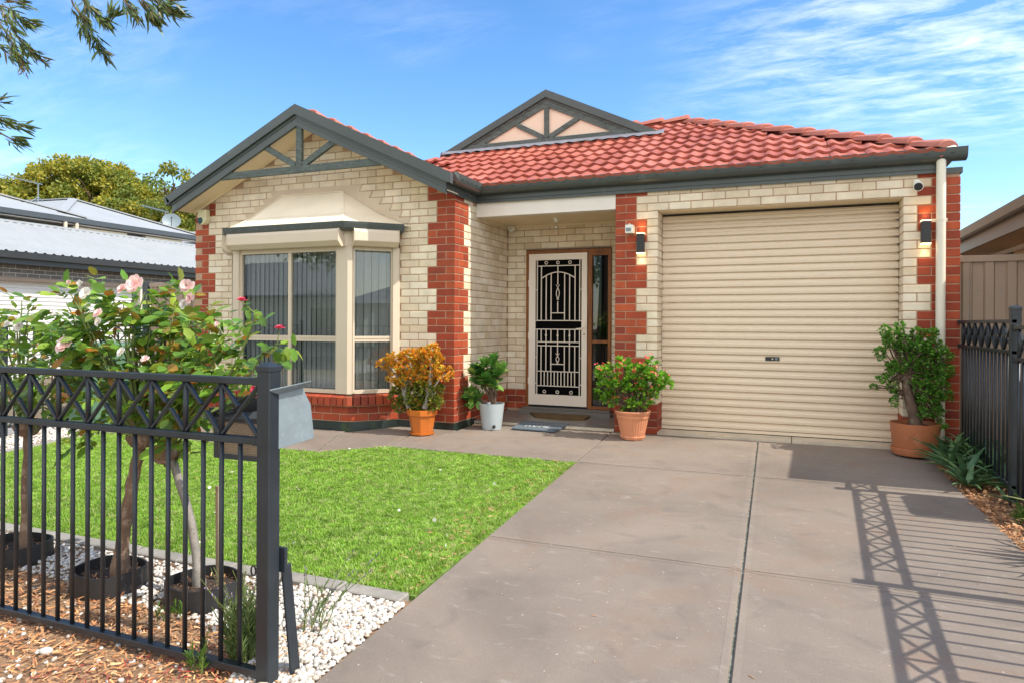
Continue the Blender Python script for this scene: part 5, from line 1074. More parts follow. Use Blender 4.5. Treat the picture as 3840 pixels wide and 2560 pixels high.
def antenna(cx_, cy_, H_, label, w_=1.0, x=-20.0):
    b = atX(cx_, cy_, x); t = thing('tv_antenna', b, label, 'antenna', 'rooftop antennas')
    mb = MB(); mb.tube([b, b-Vector((0, 0, H_))], .018, 6); mb.tube([b-Vector((0, 0, H_*.5)), b-Vector((0, .45, H_))], .012, 5); mb.tube([b-Vector((0, 0, H_*.5)), b-Vector((0, -.45, H_))], .012, 5); mb.build('mast', M['galv'], t)
    mb = MB(); mb.tube([b+Vector((0, -w_, .06)), b+Vector((0, .12, 0))], .012, 5)
    for i in range(9): p = b+Vector((0, -w_*i/8.5, .06*i/8.5)); mb.tube([p-Vector((.16, .0, -.01)), p+Vector((.16, 0, .01))], .006, 4)
    mb.build('aerial', M['galv'], t)
antenna(143, 690, .75, 'tall antenna on the leftmost grey roof against the trees', 1.15); antenna(620, 795, .5, 'lower antenna just behind the satellite dish', .85, -18.3)
# wheelie bins
def bin_(x, y, body, lid, label, rot=0.0):
    t = thing('wheelie_bin', (x, y, -.1), label, 'bin', 'wheelie bins by the side fence'); z0 = -.10
    mb = MB(); b0, b1 = .22, .28; V = [(x-b0, y-b0, z0+.05), (x+b0, y-b0, z0+.05), (x+b0, y+b0, z0+.05), (x-b0, y+b0, z0+.05), (x-b1, y-b1-.02, z0+.95), (x+b1, y-b1-.02, z0+.95), (x+b1, y+b1, z0+.95), (x-b1, y+b1, z0+.95)]
    mb.poly(V, [(3, 2, 1, 0), (4, 5, 6, 7), (0, 1, 5, 4), (1, 2, 6, 5), (2, 3, 7, 6), (3, 0, 4, 7)]); mb.build('bin_body', M[body], t, bevel=.015)
    mb = MB(); mb.prism([(x-b1-.02, y-b1-.05, z0+.955), (x+b1+.02, y-b1-.05, z0+.955), (x+b1+.02, y+b1, z0+1.0), (x-b1-.02, y+b1, z0+1.0)], (0, 0, .05)); mb.build('bin_lid', M[lid], t, bevel=.012)
    for s in (-1, 1):
        mb = MB(); mb.tube([(x+s*.25, y+.2, z0+.1), (x+s*.30, y+.2, z0+.1)], .10, 16); mb.build('wheel', M['blackmat'], t)
bin_(-7.95, 5.95, 'bingreen', 'bingreen', 'pale green wheelie bin behind the roses at the far corner of the lawn')
bin_(-8.25, 7.65, 'blackmat', 'binlid', 'dark wheelie bin with a bright yellow lid against the brown side fence')

# ================================================================== MAILBOX
mbx = thing('mailbox', (-2.05, 2.45, -.2), 'weathered grey metal mailbox with a peaked lid, right behind the front fence post', 'mailbox')
mx0, mx1, my0, my1, mz0, mz1 = -2.385, -2.095, 2.33, 2.38, .615, .80
mb = MB()
for a in ((mx0, my0, mz0, mx0+.022, my0+.02, mz1), (mx1-.022, my0, mz0, mx1, my0+.02, mz1), (mx0+.022, my0, mz0, mx1-.022, my0+.02, mz0+.022), (mx0+.022, my0, mz1-.022, mx1-.022, my0+.02, mz1)): mb.box(a[:3], a[3:])
mb.build('front_frame', M['darktrim'], mbx, bevel=.002)
perf = mat('perforated_tan_plate', (.33, .25, .17), .45, .2, 8, None, .0)
nt_ = perf.node_tree; p_ = [n for n in nt_.nodes if n.type == 'BSDF_PRINCIPLED'][0]; vv = nt_.nodes.new('ShaderNodeTexVoronoi'); vv.inputs['Scale'].default_value = 95; vv.inputs['Randomness'].default_value = .05; nt_.links.new(posn(nt_), vv.inputs['Vector']); addbump(nt_, p_, vv.outputs['Distance'], .8, .006)
mb = MB(); mb.box((mx0+.01, my0+.008, mz0+.01), (mx1-.01, my0+.014, mz1-.01)); mb.build('front_panel', perf, mbx)
mb = MB(); mb.box((mx0, my0+.0205, mz0), (mx0+.004, my1, mz1)); mb.box((mx0, my0+.0205, mz0-.003), (mx1, my1, mz0)); mb.box((mx0, my1, mz0), (mx1, my1+.004, mz1)); mb.build('box_shell', M['darktrim'], mbx)
# side sheets: big folded galvanised cheek with an outward flange, box leaning a little
pn = Vector((.80, -.60, 0)); p0 = Vector((-1.875, 2.255, .8))
def onp(u, v, off=0.0):
    r = ray(u, v); return CAM + r*(((p0-CAM).dot(pn)+off)/r.dot(pn))
mb = MB(); mb.prism([onp(*a) for a in ((1012, 1692), (1178, 1641), (1170, 1560), (1165, 1515), (1150, 1485), (1137, 1453), (1012, 1486))], -pn*.004); mb.build('side_panel', M['galv'], mbx, bevel=.001)
mb = MB(); a_, b_ = onp(1012, 1486), onp(1137, 1453); c_, d_ = onp(1167, 1429, .035), onp(1012, 1463, .035); mb.prism([a_, b_, c_, d_], (0, 0, .004)); mb.build('lid_flange', M['galv'], mbx)
mb = MB(); mb.poly([(mx0-.03, my0-.03, .800), (-2.165, my0-.03, .905), (-2.09, my0-.02, .915), (-2.12, my1, .915), (-2.165, my1, .905), (mx0-.03, my1, .80)], [(0, 1, 4, 5), (1, 2, 3, 4)]); o = mb.build('peaked_cover', M['darktrim'], mbx, fix=False); o.modifiers.new('thick', 'SOLIDIFY').thickness = .004
mb = MB(); mb.prism([(mx0-.02, my0-.02, .788), (mx1-.02, my0-.02, .802), (mx1-.03, my0+.01, .830), (mx0-.0, my0+.01, .805)], (0, .0, .004)); mb.build('slot_lip', M['darktrim'], mbx)
mb = MB(); mb.box((mx0+.03, my0+.085, mz0+.18), (mx1-.01, my0+.089, mz1+.08)); mb.build('inner_lining', M['blackmat'], mbx)
for x in (-2.19,):
    mb = MB(); mb.box((x-.012, 2.44, -.35), (x+.012, 2.464, mz0)); mb.build('leg', M['blackmat'], mbx)

# ================================================================== GARDEN: edging, lawn, pebbles, mulch
ed = thing('garden_edging', (-3.5, 3.06, gz(3.06)), None, None); ed['kind'] = 'structure'
mb = MB(); mb.prism([gp(0, 3.0, 0)]*0 or [(0, 0, 0), (.372, 0, 0), (.372, .098, .004), (0, .098, .004)], (0, 0, -.10)); bk = meshof(mb, 'block', M['edging'], .006)
x = -1.835-.38
while x > -7.6:
    o = inst('block', bk, ed, (x, 3.008+random.uniform(-.004, .004), gz(3.03)+.008+random.uniform(-.003, .003)), (random.uniform(-.01, .01), 0, random.uniform(-.008, .008))); x -= .380
mb = MB(); mb.prism([(0, 0, 0), (.10, 0, 0), (.10, .37, .012), (0, .37, .012)], (0, 0, -.10)); bk2 = meshof(mb, 'block', M['edging'], .006)
for i in range(7): inst('block', bk2, ed, (-7.60, 3.10+i*.378, gz(3.1+i*.378)+.006))
def inpoly(x, y, P):
    r = np.zeros(len(x), bool); n = len(P)
    for i in range(n):
        x0, y0 = P[i]; x1, y1 = P[(i+1) % n]
        c = ((y0 > y) != (y1 > y)) & (x < (x1-x0)*(y-y0)/(y1-y0+1e-12)+x0); r ^= c
    return r
def scatter(P, n, margin=0):
    xs_ = [p[0] for p in P]; ys_ = [p[1] for p in P]; X = rng.uniform(min(xs_), max(xs_), n*2); Y = rng.uniform(min(ys_), max(ys_), n*2); k = inpoly(X, Y, P); return X[k][:n], Y[k][:n]
GZ = lambda y: .041*(np.clip(y, -1, 7.69)-7.69)
def tuft(nb, h, spread, lean, w_=.0017):
    V = []; F = []
    for i in range(nb):
        a = random.uniform(0, 6.28); ox, oy = random.uniform(-spread, spread), random.uniform(-spread, spread); hh = h*random.uniform(.55, 1.15); ln = random.uniform(.2, 1)*lean*hh
        dx, dy = math.cos(a), math.sin(a); px_, py_ = -dy*w_, dx*w_; k = len(V)
        V += [(ox-px_, oy-py_, 0), (ox+px_, oy+py_, 0), (ox+dx*ln*.35-px_*.9, oy+dy*ln*.35-py_*.9, hh*.6), (ox+dx*ln*.35+px_*.9, oy+dy*ln*.35+py_*.9, hh*.6), (ox+dx*ln, oy+dy*ln, hh*.92)]
        F += [(k, k+1, k+3, k+2), (k+2, k+3, k+4)]
    return V, F
def zrot(n, tilt=.12):
    a = rng.uniform(0, 6.283, n); z = np.stack([rng.normal(size=n)*tilt, rng.normal(size=n)*tilt, np.ones(n)], 1); z /= np.linalg.norm(z, axis=1, keepdims=True)
    x = np.stack([np.cos(a), np.sin(a), np.zeros(n)], 1); y = np.cross(z, x); y /= np.linalg.norm(y, axis=1, keepdims=True); x = np.cross(y, z); return np.stack([x, y, z], 1)
for k, (nn, h, ln) in enumerate(((26000, .025, 1.2), (20000, .021, 1.7))):
    tv, tf = tuft(9, h, .017, ln); X, Y = scatter([(-7.5, 3.13), (-1.825, 3.12), (-1.835, 4.03), (-1.885, 6.12), (-3.92, 6.13), (-4.46, 5.67), (-7.5, 5.67)], nn)
    patch = .5+.5*np.sin(X*2.1+1.3*np.sin(Y*1.7))*np.sin(Y*2.7+X*.6); sz = rng.uniform(.7, 1.25, len(X))*(.85+.3*patch)
    edge = (Y < 3.45)*(1.0-(Y-3.1)/.35); r = (rng.random(len(X))*.75+.12*patch)
    dry = (rng.random(len(X)) < .04+.16*(np.sin(X*3.7+2*np.sin(Y*2.9))*np.sin(Y*4.3+X) > .72)+.22*np.clip(edge, 0, 1)+.18*(X > -2.1)); r = np.where(dry, .93+.06*rng.random(len(X)), r)
    o = cloud('lawn_grass', tv, tf, np.stack([X, Y, GZ(Y)-.012], 1), zrot(len(X)), sz, M['grass'], None, r)
# straggling taller blades on the near edge and clover patches
tv, tf = tuft(5, .05, .012, 1.2, .0018); X, Y = scatter([(-7.4, 3.10), (-1.83, 3.09), (-1.84, 3.32), (-7.4, 3.30)], 700); X2 = rng.uniform(-1.93, -1.86, 260); Y2 = rng.uniform(3.1, 6.1, 260)
cloud('edge_grass', tv, tf, np.stack([np.r_[X, X2], np.r_[Y, Y2], GZ(np.r_[Y, Y2])-.01], 1), zrot(len(X)+260, .3), rng.uniform(.6, 1.1, len(X)+260), M['grass'])
# dry clippings and petals lying on the lawn and along its driveway edge
X, Y = scatter([(-2.25, 3.15), (-1.83, 3.12), (-1.87, 6.1), (-2.05, 6.1)], 420); X2, Y2 = scatter(LAWN, 60); X, Y = np.r_[X, X2], np.r_[Y, Y2]
cloud('dry_clippings', *LEAF_NAR, np.stack([X, Y, GZ(Y)+rng.uniform(.0, .022, len(X))], 1), axes_from(rdir(len(X), 0)*np.array([1, 1, .25])), rng.uniform(.02, .05, len(X)), M['litter'])
X, Y = scatter(LAWN, 22); cloud('fallen_petals', *LEAF_ROUND, np.stack([X, Y, GZ(Y)+.028], 1), axes_from(rdir(22, 0)*np.array([1, 1, .3])), rng.uniform(.02, .035, 22), M['rosew'])
# pebbles
bm = bmesh.new(); bmesh.ops.create_icosphere(bm, subdivisions=2, radius=1); PV = []; 
for v in bm.verts: c = v.co; PV.append(tuple(c*(1+.10*math.sin(c.x*3.1+1)+.08*math.sin(c.y*4.3+2)+.06*math.sin(c.z*5))))
PF = [tuple(v.index for v in f.verts) for f in bm.faces]; bm.free()
bm = bmesh.new(); bmesh.ops.create_icosphere(bm, subdivisions=1, radius=1); PV1 = [tuple(v.co) for v in bm.verts]; PF1 = [tuple(v.index for v in f.verts) for f in bm.faces]; bm.free()
def pebbles(name, X, Y, smin, smax, V, F, lift=.0, m='pebble'):
    n = len(X); s = rng.uniform(smin, smax, n); S3 = np.stack([s*rng.uniform(.85, 1.35, n), s*rng.uniform(.75, 1.1, n), s*rng.uniform(.5, .8, n)], 1)
    o = cloud(name, V, F, np.stack([X, Y, GZ(Y)-.012+S3[:, 2]*.6+lift*rng.random(n)], 1), zrot(n, .35), S3, M[m]); 
    for p in o.data.polygons: p.use_smooth = True
    return o
A1 = [(-2.02, 2.02), (-1.775, 2.05), (-1.80, 2.99), (-2.45, 2.99), (-2.35, 2.5)]
A2 = [(-5.6, 2.62), (-3.9, 2.60), (-2.9, 2.5), (-2.4, 2.45), (-2.3, 2.99), (-5.6, 2.99)]
A3 = [(-1.775, 1.75), (-1.775, 2.05), (-2.02, 2.05), (-1.98, 1.85)]
rings_c = [(-4.33, 2.72), (-3.43, 2.635), (-2.82, 2.70)]
def outside(X, Y, r=.205):
    k = np.ones(len(X), bool)
    for cx_, cy_ in rings_c: k &= (X-cx_)**2+(Y-cy_)**2 > r*r
    return X[k], Y[k]
X, Y = scatter(A1, 2700); Xb, Yb = scatter(A3, 90); X, Y = outside(np.r_[X, Xb], np.r_[Y, Yb]); pebbles('white_pebbles', X, Y,   .009, .0165, PV1, PF1, .012)
X, Y = scatter(A2, 3600); X, Y = outside(X, Y); pebbles('white_pebbles', X, Y, .008, .015, PV1, PF1, .010)
X, Y = scatter([(-5.6, 1.55), (-2.0, 1.55), (-2.0, 2.6), (-5.6, 2.65)], 620); X, Y = outside(X, Y); pebbles('scattered_pebbles', X, Y, .006, .015, PV1, PF1)
X, Y = scatter([(-8.4, 3.0), (-7.62, 3.0), (-7.62, 7.1), (-8.4, 7.1)], 3200); pebbles('far_white_pebbles', X, Y, .016, .026, [(0, 0, 1), (1, 0, 0), (0, 1, 0), (-1, 0, 0), (0, -1, 0), (0, 0, -1)], [(0, 1, 2), (0, 2, 3), (0, 3, 4), (0, 4, 1), (5, 2, 1), (5, 3, 2), (5, 4, 3), (5, 1, 4)])
X = np.array([1.42+.0*i for i in range(60)])+rng.uniform(-.09, .06, 60); Y = rng.uniform(3.4, 5.2, 60); X = np.array([xr(y) for y in Y])+rng.uniform(.02, .12, 60); pebbles('verge_pebbles', X, Y, .007, .014, PV1, PF1)
for i, (x, y, s) in enumerate(((-1.925, 2.12, .034), (-2.12, 1.72, .02), (-3.02, 2.02, .024), (-3.3, 1.95, .02))):
    o = cloud('stone', PV, PF, [(x, y, gz(y)+s*.4)], zrot(1, .1), np.array([[s*1.3, s, s*.7]]), M['brownstone'] if i == 0 else M['pebble'], None, kind=None)
    for p in o.data.polygons: p.use_smooth = True
    tag(o, ['smooth tan stone at the foot of the fence post stay', 'small pale stone on the mulch near the fence post', 'large white stone on the mulch behind the fence, middle', 'white stone on the mulch behind the fence, left of the other'][i], 'stone', 'loose stones')
# bark chips
CH = ([(0, -.12, 0), (1, -.09, .03), (1, .10, .0), (0, .12, .05), (.5, .0, .07)], [(0, 1, 4), (1, 2, 4), (2, 3, 4), (3, 0, 4)])
X, Y = scatter([(-6, .9), (-1.75, .9), (-1.80, 2.2), (-2.4, 2.5), (-6, 2.72)], 15000); X, Y = outside(X, Y, .19)
a = axes_from(rdir(len(X), 0)*np.array([1, 1, .22]), (0, 0, 1)); cloud('bark_mulch', *CH, np.stack([X, Y, GZ(Y)-.008+rng.uniform(0, .016, len(X))], 1), a, rng.uniform(.010, .044, len(X)), M['chips'])
X, Y = scatter([(-2.6, 1.5), (-1.9, 1.5), (-1.95, 2.1), (-2.4, 2.3), (-2.9, 1.9)], 700); a = axes_from(rdir(len(X), 0)*np.array([1, 1, .3]), (0, 0, 1)); cloud('crimson_litter', *CH, np.stack([X, Y, GZ(Y)+rng.uniform(0, .016, len(X))], 1), a, rng.uniform(.008, .022, len(X)), M['redchips'])
X, Y = scatter([(-2.40, 2.35), (-2.02, 1.95), (-1.86, 2.4), (-1.9, 2.7), (-2.2, 2.6)], 130); cloud('bark_among_pebbles', *CH, np.stack([X, Y, GZ(Y)+.014], 1), axes_from(rdir(len(X), 0)*np.array([1, 1, .3]), (0, 0, 1)), rng.uniform(.012, .035, len(X)), M['chips'])
Y = rng.uniform(1.5, 8.0, 5200); X = np.array([xr(y) for y in Y])+rng.exponential(.16, 5200)-.012; k = X < 2.4; X, Y = X[k], Y[k]
cloud('verge_mulch', *CH, np.stack([X, Y, GZ(Y)-.006+rng.uniform(0, .014, len(X))], 1), axes_from(rdir(len(X), 0)*np.array([1, 1, .25]), (0, 0, 1)), rng.uniform(.012, .038, len(X)), M['chips'])
Y = rng.uniform(5.2, 7.9, 520); X = np.array([xr(y) for y in Y])+rng.uniform(.0, .38, 520); 
cloud('dry_leaves', *LEAF_OV, np.stack([X, Y, GZ(Y)+rng.uniform(.002, .035, len(X))], 1), axes_from(rdir(len(X), .1)*np.array([1, 1, .5]), (0, 0, 1)), rng.uniform(.022, .052, len(X)), M['litter'])
X, Y = scatter([(-1.7, 2.3), (1.2, 2.3), (1.1, 7.4), (-1.8, 7.4)], 60); cloud('leaves_on_drive', *LEAF_NAR, np.stack([X, Y, GZ(Y)+.004], 1), axes_from(rdir(60, 0)*np.array([1, 1, .1]), (0, 0, 1)), rng.uniform(.012, .045, 60), M['litter'])
Xd = np.full(150, -1.86)+rng.normal(size=150)*.012; Yd_ = rng.uniform(3.1, 6.1, 150); cloud('joint_litter', *LEAF_NAR, np.stack([Xd, Yd_, GZ(Yd_)+.006], 1), axes_from(rdir(150, 0)*np.array([1, 1, .1]), (0, 0, 1)), rng.uniform(.015, .035, 150), M['litter'])

# ================================================================== PLANTS
def blobpts(blobs, n, shell=.35):
    """points in ellipsoids (centre, radii), weighted to the surface; returns points and outward directions"""
    vol = np.array([r[0]*r[2] for c, r in blobs]); idx = rng.choice(len(blobs), n, p=vol/vol.sum()); d = rdir(n); t = rng.uniform(shell, 1, n)**.6
    C_ = np.array([c for c, r in blobs])[idx]; R_ = np.array([r for c, r in blobs])[idx]; return C_+d*R_*t[:, None], d, idx
def limb(mb, a, b, r0, r1, sag=.15, n=6, wob=.02):
    a = Vector(a); b = Vector(b); L = (b-a).length; pts = []; q = Vector((random.uniform(-1, 1), random.uniform(-1, 1), 0))*L*sag
    for i in range(n+1):
        t = i/n; p = a.lerp(b, t)+Vector((0, 0, L*sag*.6*math.sin(math.pi*t)))+q*math.sin(math.pi*t)*.5+Vector((random.uniform(-wob, wob), random.uniform(-wob, wob), random.uniform(-wob, wob)))*(0 if i in (0, n) else 1); pts.append(p)
    mb.tube(pts, [r0+(r1-r0)*i/n for i in range(n+1)], 7); return pts
def rosettes(cent, dirs, nl, size, spread=.7):
    """leaf bases, axes and sizes for rosettes of nl leaves at each centre"""
    n = len(cent); P = np.repeat(cent, nl, 0); D = np.repeat(dirs, nl, 0)+rng.normal(size=(n*nl, 3))*spread; D /= np.linalg.norm(D, axis=1, keepdims=True)
    return P+D*.004, axes_from(D, (0, 0, 1)), rng.uniform(size*.65, size*1.15, n*nl)
def singles(name, proto, P, A, sz, m, parent, k, r=None, restname='foliage'):
    """the k instances nearest the camera as objects sharing a mesh, the rest merged as one stuff part"""
    me = bpy.data.meshes.new(name); me.from_pydata(proto[0], [], proto[1]); me.materials.append(M[m]); [setattr(p, 'use_smooth', True) for p in me.polygons]
    P = np.asarray(P); dist = np.linalg.norm(P-np.array([0, 0, CAMH]), axis=1)-np.asarray(sz)*2; order = np.argsort(dist); off = np.array(ROOTLOC[parent.name])
    for i in order[:k]:
        o = bpy.data.objects.new(name, me); link(o); o.parent = parent; a = A[i]*sz[i]; p = P[i]-off
        o.matrix_local = Matrix(((a[0][0], a[1][0], a[2][0], p[0]), (a[0][1], a[1][1], a[2][1], p[1]), (a[0][2], a[1][2], a[2][2], p[2]), (0, 0, 0, 1)))
    rest_ = order[k:]
    if len(rest_): cloud(restname, proto[0], proto[1], P[rest_], A[rest_], np.asarray(sz)[rest_], M[m], parent, None if r is None else r[rest_])
def flower(parent, c, d, R_, m, n=16, cup=.5, name='flower'):
    c = Vector(c); d = Vector(d).normalized(); P = []; D = []; S_ = []
    for i in range(n):
        ring = i/n; a = i*2.4; e = d.orthogonal().normalized(); f = d.cross(e); open_ = cup+(1-cup)*(1-ring)
        v = (e*math.cos(a)+f*math.sin(a))*open_+d*(.25+ring*.9); P.append(c-d*R_*.1); D.append(v.normalized()); S_.append(R_*(1-.45*ring)*random.uniform(.85, 1.1))
    A_ = []
    for v in D:
        y = v.cross(d).normalized(); z = v.cross(y)*-1; A_.append([tuple(v), tuple(y), tuple(z)])
    pv = [(0, 0, 0), (.4, -.35, .12), (.85, -.48, .0), (1.02, -.2, -.08), (1.0, .2, -.06), (.85, .48, .02), (.4, .35, .12), (.6, 0, .0)]
    o = cloud(name, pv, [(i, i+1, 7) for i in range(6)]+[(6, 0, 7)], [tuple(p) for p in P], np.array(A_), np.array(S_), M[m], parent, kind=None)
    for p in o.data.polygons: p.use_smooth = True
    return o
YR = 2.72
def pxblob(u, v, ru, rv, Y, dy=.16):
    c = atY(u, v, Y); D = (c-CAM).dot(FW); s = D/FPX; return (tuple(c), (ru*s, dy, rv*s))
roses = [
 dict(c=rings_c[0], tr=[(98, 2045), (96, 1850), (104, 1700), (98, 1600), (120, 1520)], bl=[(40, 1240, 100, 100), (120, 1160, 70, 80), (20, 1390, 120, 90), (150, 1340, 110, 80), (100, 1480, 120, 70), (-120, 1300, 150, 150)], n=620,
      fl=[(70, 1222, 'rosew', .05), (30, 1215, 'rosew', .035)], label='rose standard on the far left with small yellow-tinged leaves, in a black ring'),
 dict(c=rings_c[1], tr=[(449, 2130), (462, 1980), (490, 1850), (512, 1740), (530, 1640), (500, 1560)], bl=[(250, 1150, 70, 80), (330, 1120, 75, 60), (290, 1260, 130, 90), (430, 1290, 120, 100), (500, 1180, 85, 100), (560, 1120, 50, 60), (220, 1400, 110, 90), (350, 1440, 130, 80), (500, 1420, 110, 90), (420, 1540, 110, 60), (345, 1620, 30, 50)], n=1000,
      fl=[(242, 1292, 'rosep', .072), (507, 1062, 'rosep', .078), (458, 1085, 'rosep', .045), (320, 1100, 'rosew', .055), (302, 1062, 'rosew', .035), (368, 1175, 'rosep', .042), (370, 1205, 'rosew', .045), (258, 1060, 'rosep', .026), (545, 1343, 'rosep', .034), (455, 1318, 'rosew', .042)], label='largest rose standard with big pale pink blooms, in the middle black ring'),
 dict(c=rings_c[2], tr=[(752, 2200), (738, 2080), (718, 1960), (690, 1855), (655, 1740), (622, 1700), (600, 1640)], bl=[(690, 1170, 50, 90), (640, 1240, 90, 70), (720, 1260, 90, 90), (790, 1240, 60, 60), (650, 1370, 120, 90), (770, 1370, 100, 80), (850, 1330, 70, 60), (900, 1390, 70, 50), (620, 1500, 100, 80), (740, 1500, 100, 70), (820, 1460, 80, 60), (700, 1620, 70, 50)], n=1000,
      fl=[(700, 1072, 'rosep', .062), (712, 1118, 'rosep', .046), (690, 1140, 'rosew', .045), (955, 1458, 'roser', .034), (815, 1215, 'rosep', .024)], label='rose standard with a crooked trunk and long red-budded shoots, nearest the fence post')]
for ri, R0 in enumerate(roses):
    cx_, cy_ = R0['c']; t = thing('rose_bush', (cx_, cy_, gz(cy_)), R0['label'], 'rose bush', 'standard roses behind the front fence')
    P = [atY(u, v, cy_) for u, v in R0['tr']]; P[0].z = gz(cy_)+.0; mb = MB(); k = len(P); Q = []
    for a, b in zip(P, P[1:]):
        for j in range(3): Q.append(a.lerp(b, j/3)+Vector((random.uniform(-.004, .004), random.uniform(-.004, .004), 0)))
    Q.append(P[-1]); r0 = (.026, .036, .024)[ri]; mb.tube(Q, [r0*(1.35 if i < 2 else 1)*(1-.3*i/len(Q))*random.uniform(.93, 1.1) for i in range(len(Q))], 10); sm(mb.build('trunk', M['bark_r'] if ri != 2 else M['bark_g'], t), 60)
    top = P[-1]; blobs = [pxblob(u, v, a, b, cy_+random.uniform(-.05, .10), .17) for u, v, a, b in R0['bl']]
    mb = MB(); g = P[-2]; mb.lathe([(0, -.06), (.05, -.045), (.075, -.005), (.06, .04), (.02, .06), (0, .07)], (g.x, g.y, g.z), 9, rib=lambda k: 1+.25*math.sin(k*2.7)); mb.build('graft_knot', M['bark_r'], t)
    mb = MB(); 
    for c, r in blobs:
        for q in range(3):
            e = Vector(c)+Vector((random.uniform(-1, 1)*r[0]*.6, random.uniform(-1, 1)*r[1]*.6, random.uniform(0, 1)*r[2]*.8)); limb(mb, g, e, .008, .0028, .12, 7, .006)
    for q in range(5): a = g+Vector((random.uniform(-.08, .08), random.uniform(-.06, .06), random.uniform(-.02, .05))); limb(mb, a, a+Vector((random.uniform(-.15, .15), random.uniform(-.1, .1), random.uniform(-.05, .12))), .007, .004, .1, 4)
    mb.build('canes', M['green_stem'], t)
    # compound leaves: five leaflets on a stalk
    nc = R0['n']//4; cen, dr, ix = blobpts(blobs, nc, .25); L = rng.uniform(.05, .085, nc); dr = dr+rng.normal(size=(nc, 3))*.5+np.array([0, -.25, -.1]); dr /= np.linalg.norm(dr, axis=1, keepdims=True)
    side = np.cross(dr, np.array([0, 0, 1.])+rng.normal(size=(nc, 3))*.2); side /= np.linalg.norm(side, axis=1, keepdims=True)
    PP, DD, SS = [], [], []
    base = (.052, .066, .066)[ri]
    for tt, sd, sc2 in ((.35, 1, .8), (.35, -1, .8), (.75, 1, .95), (.75, -1, .95), (1.0, 0, 1.1)):
        PP.append(cen+dr*(L*tt)[:, None]); d = dr*(1 if sd == 0 else .45)+side*sd*.9+np.array([0, 0, -.12]); DD.append(d/np.linalg.norm(d, axis=1, keepdims=True)); SS.append(rng.uniform(.8, 1.3, nc)*base*sc2)
    PP, DD, SS = np.concatenate(PP), np.concatenate(DD), np.concatenate(SS); up_ = np.array([0, -.35, 1.])+rng.normal(size=(len(PP), 3))*.45
    y = np.cross(up_, DD); y /= np.linalg.norm(y, axis=1, keepdims=True); z = np.cross(DD, y); AX = np.stack([DD, y, z], 1)
    singles('leaf', LEAF_OV, PP, AX, SS, 'roseleaf', t, 120)
    for u, v, m_, r_ in R0['fl']:
        c = atY(u, v, cy_-.20); flower(t, c, (random.uniform(-.3, .3)+.1, -1, random.uniform(.1, .7)), r_*.68, m_, 20 if r_ > .04 else 10, .75 if r_ > .05 else .35)
    if ri == 2:     # two long shoots to the right
        mb = MB(); sh = []
        for pts in ([(840, 1440), (900, 1330), (945, 1230), (962, 1180), (905, 1130)], [(860, 1460), (940, 1400), (985, 1330), (1040, 1290), (1046, 1240)], [(800, 1330), (840, 1270), (812, 1220)]):
            Q = [atY(u, v, cy_-.12) for u, v in pts]; mb.tube(Q, [.006, .005, .004, .003, .002][:len(Q)], 6); sh.append(Q)
        mb.build('long_shoot', M['green_stem'], t)
        lp = [(940, 1160), (975, 1185), (930, 1195), (960, 1205), (915, 1150), (1000, 1300), (1040, 1300), (1080, 1305), (1010, 1330), (1060, 1320), (1100, 1310), (1030, 1340), (1080, 1290), (985, 1320), (1050, 1345), (820, 1300), (850, 1260), (880, 1330), (905, 1230)]
        lp = lp+[(u+random.uniform(-18, 18), v+random.uniform(-14, 14)) for u, v in lp for _ in (0, 1)]; P_ = np.array([tuple(atY(u, v, cy_-.12+random.uniform(-.04, .04))) for u, v in lp]); d = rdir(len(lp), -.35); singles('leaf', LEAF_OV, P_, axes_from(d, (0, -.5, 1)), rng.uniform(.05, .068, len(lp)), 'roseleaf', t, 60)
        for u, v in ((905, 1128), (1046, 1232)): flower(t, atY(u, v, cy_-.12), (.1, -.2, 1), .030, 'roser', 8, .15, 'bud')
    # planter ring and soil
    rt = thing('planter_ring', (cx_, cy_, gz(cy_)), ['black plastic ring of soil round the leftmost rose trunk', 'black plastic ring of soil round the middle rose trunk', 'black plastic ring of soil round the crooked rose trunk by the lavender'][ri], 'planter ring', 'black planter rings')
    z0 = gz(cy_); rr = .185; mb = MB(); k = 40; V = []
    for i in range(k):
        a = 2*math.pi*i/k; wv = .006*math.sin(3*a+ri); 
        for r_, z in ((rr*1.02, z0-.04), (rr, z0+.098+wv), (rr-.006, z0+.10+wv), (rr-.010, z0+.098+wv), (rr-.006, z0)): V.append((cx_+r_*math.cos(a)*1.08, cy_+r_*math.sin(a)*.95, z))
    mb.poly(V, [(i*5+j, ((i+1) % k)*5+j, ((i+1) % k)*5+j+1, i*5+j+1) for i in range(k) for j in range(4)]); sm(mb.build('ring_wall', M['blackmat'], rt), 40)
    mb = MB(); V = [(cx_, cy_, z0+.055)]+[(cx_+rr*.98*math.cos(2*math.pi*i/24)*1.08, cy_+rr*.98*math.sin(2*math.pi*i/24)*.95, z0+.045+random.uniform(-.008, .012)) for i in range(24)]; mb.poly(V, [(0, 1+i, 1+(i+1) % 24) for i in range(24)]); mb.build('soil', M['soil'], rt)
    a_ = rng.uniform(0, 6.28, 150); q_ = np.sqrt(rng.random(150))*rr*.92; cloud('soil_crumbs', *CH, np.stack([cx_+q_*np.cos(a_), cy_+q_*np.sin(a_), np.full(150, z0+.055)], 1), axes_from(rdir(150), (0, 0, 1)), rng.uniform(.006, .022, 150), M['chips'], rt)
mb = MB(); a = atY(820, 2178, 2.80); b = atY(818, 1819, 2.80); a.z = gz(2.8)+.03; mb.bar(a, b, .022, .022, (0, 1, 0)); tag(mb.build('timber_stake', M['stake'], bevel=.002), 'thin weathered timber stake standing in the ring beside the crooked rose', 'stake')

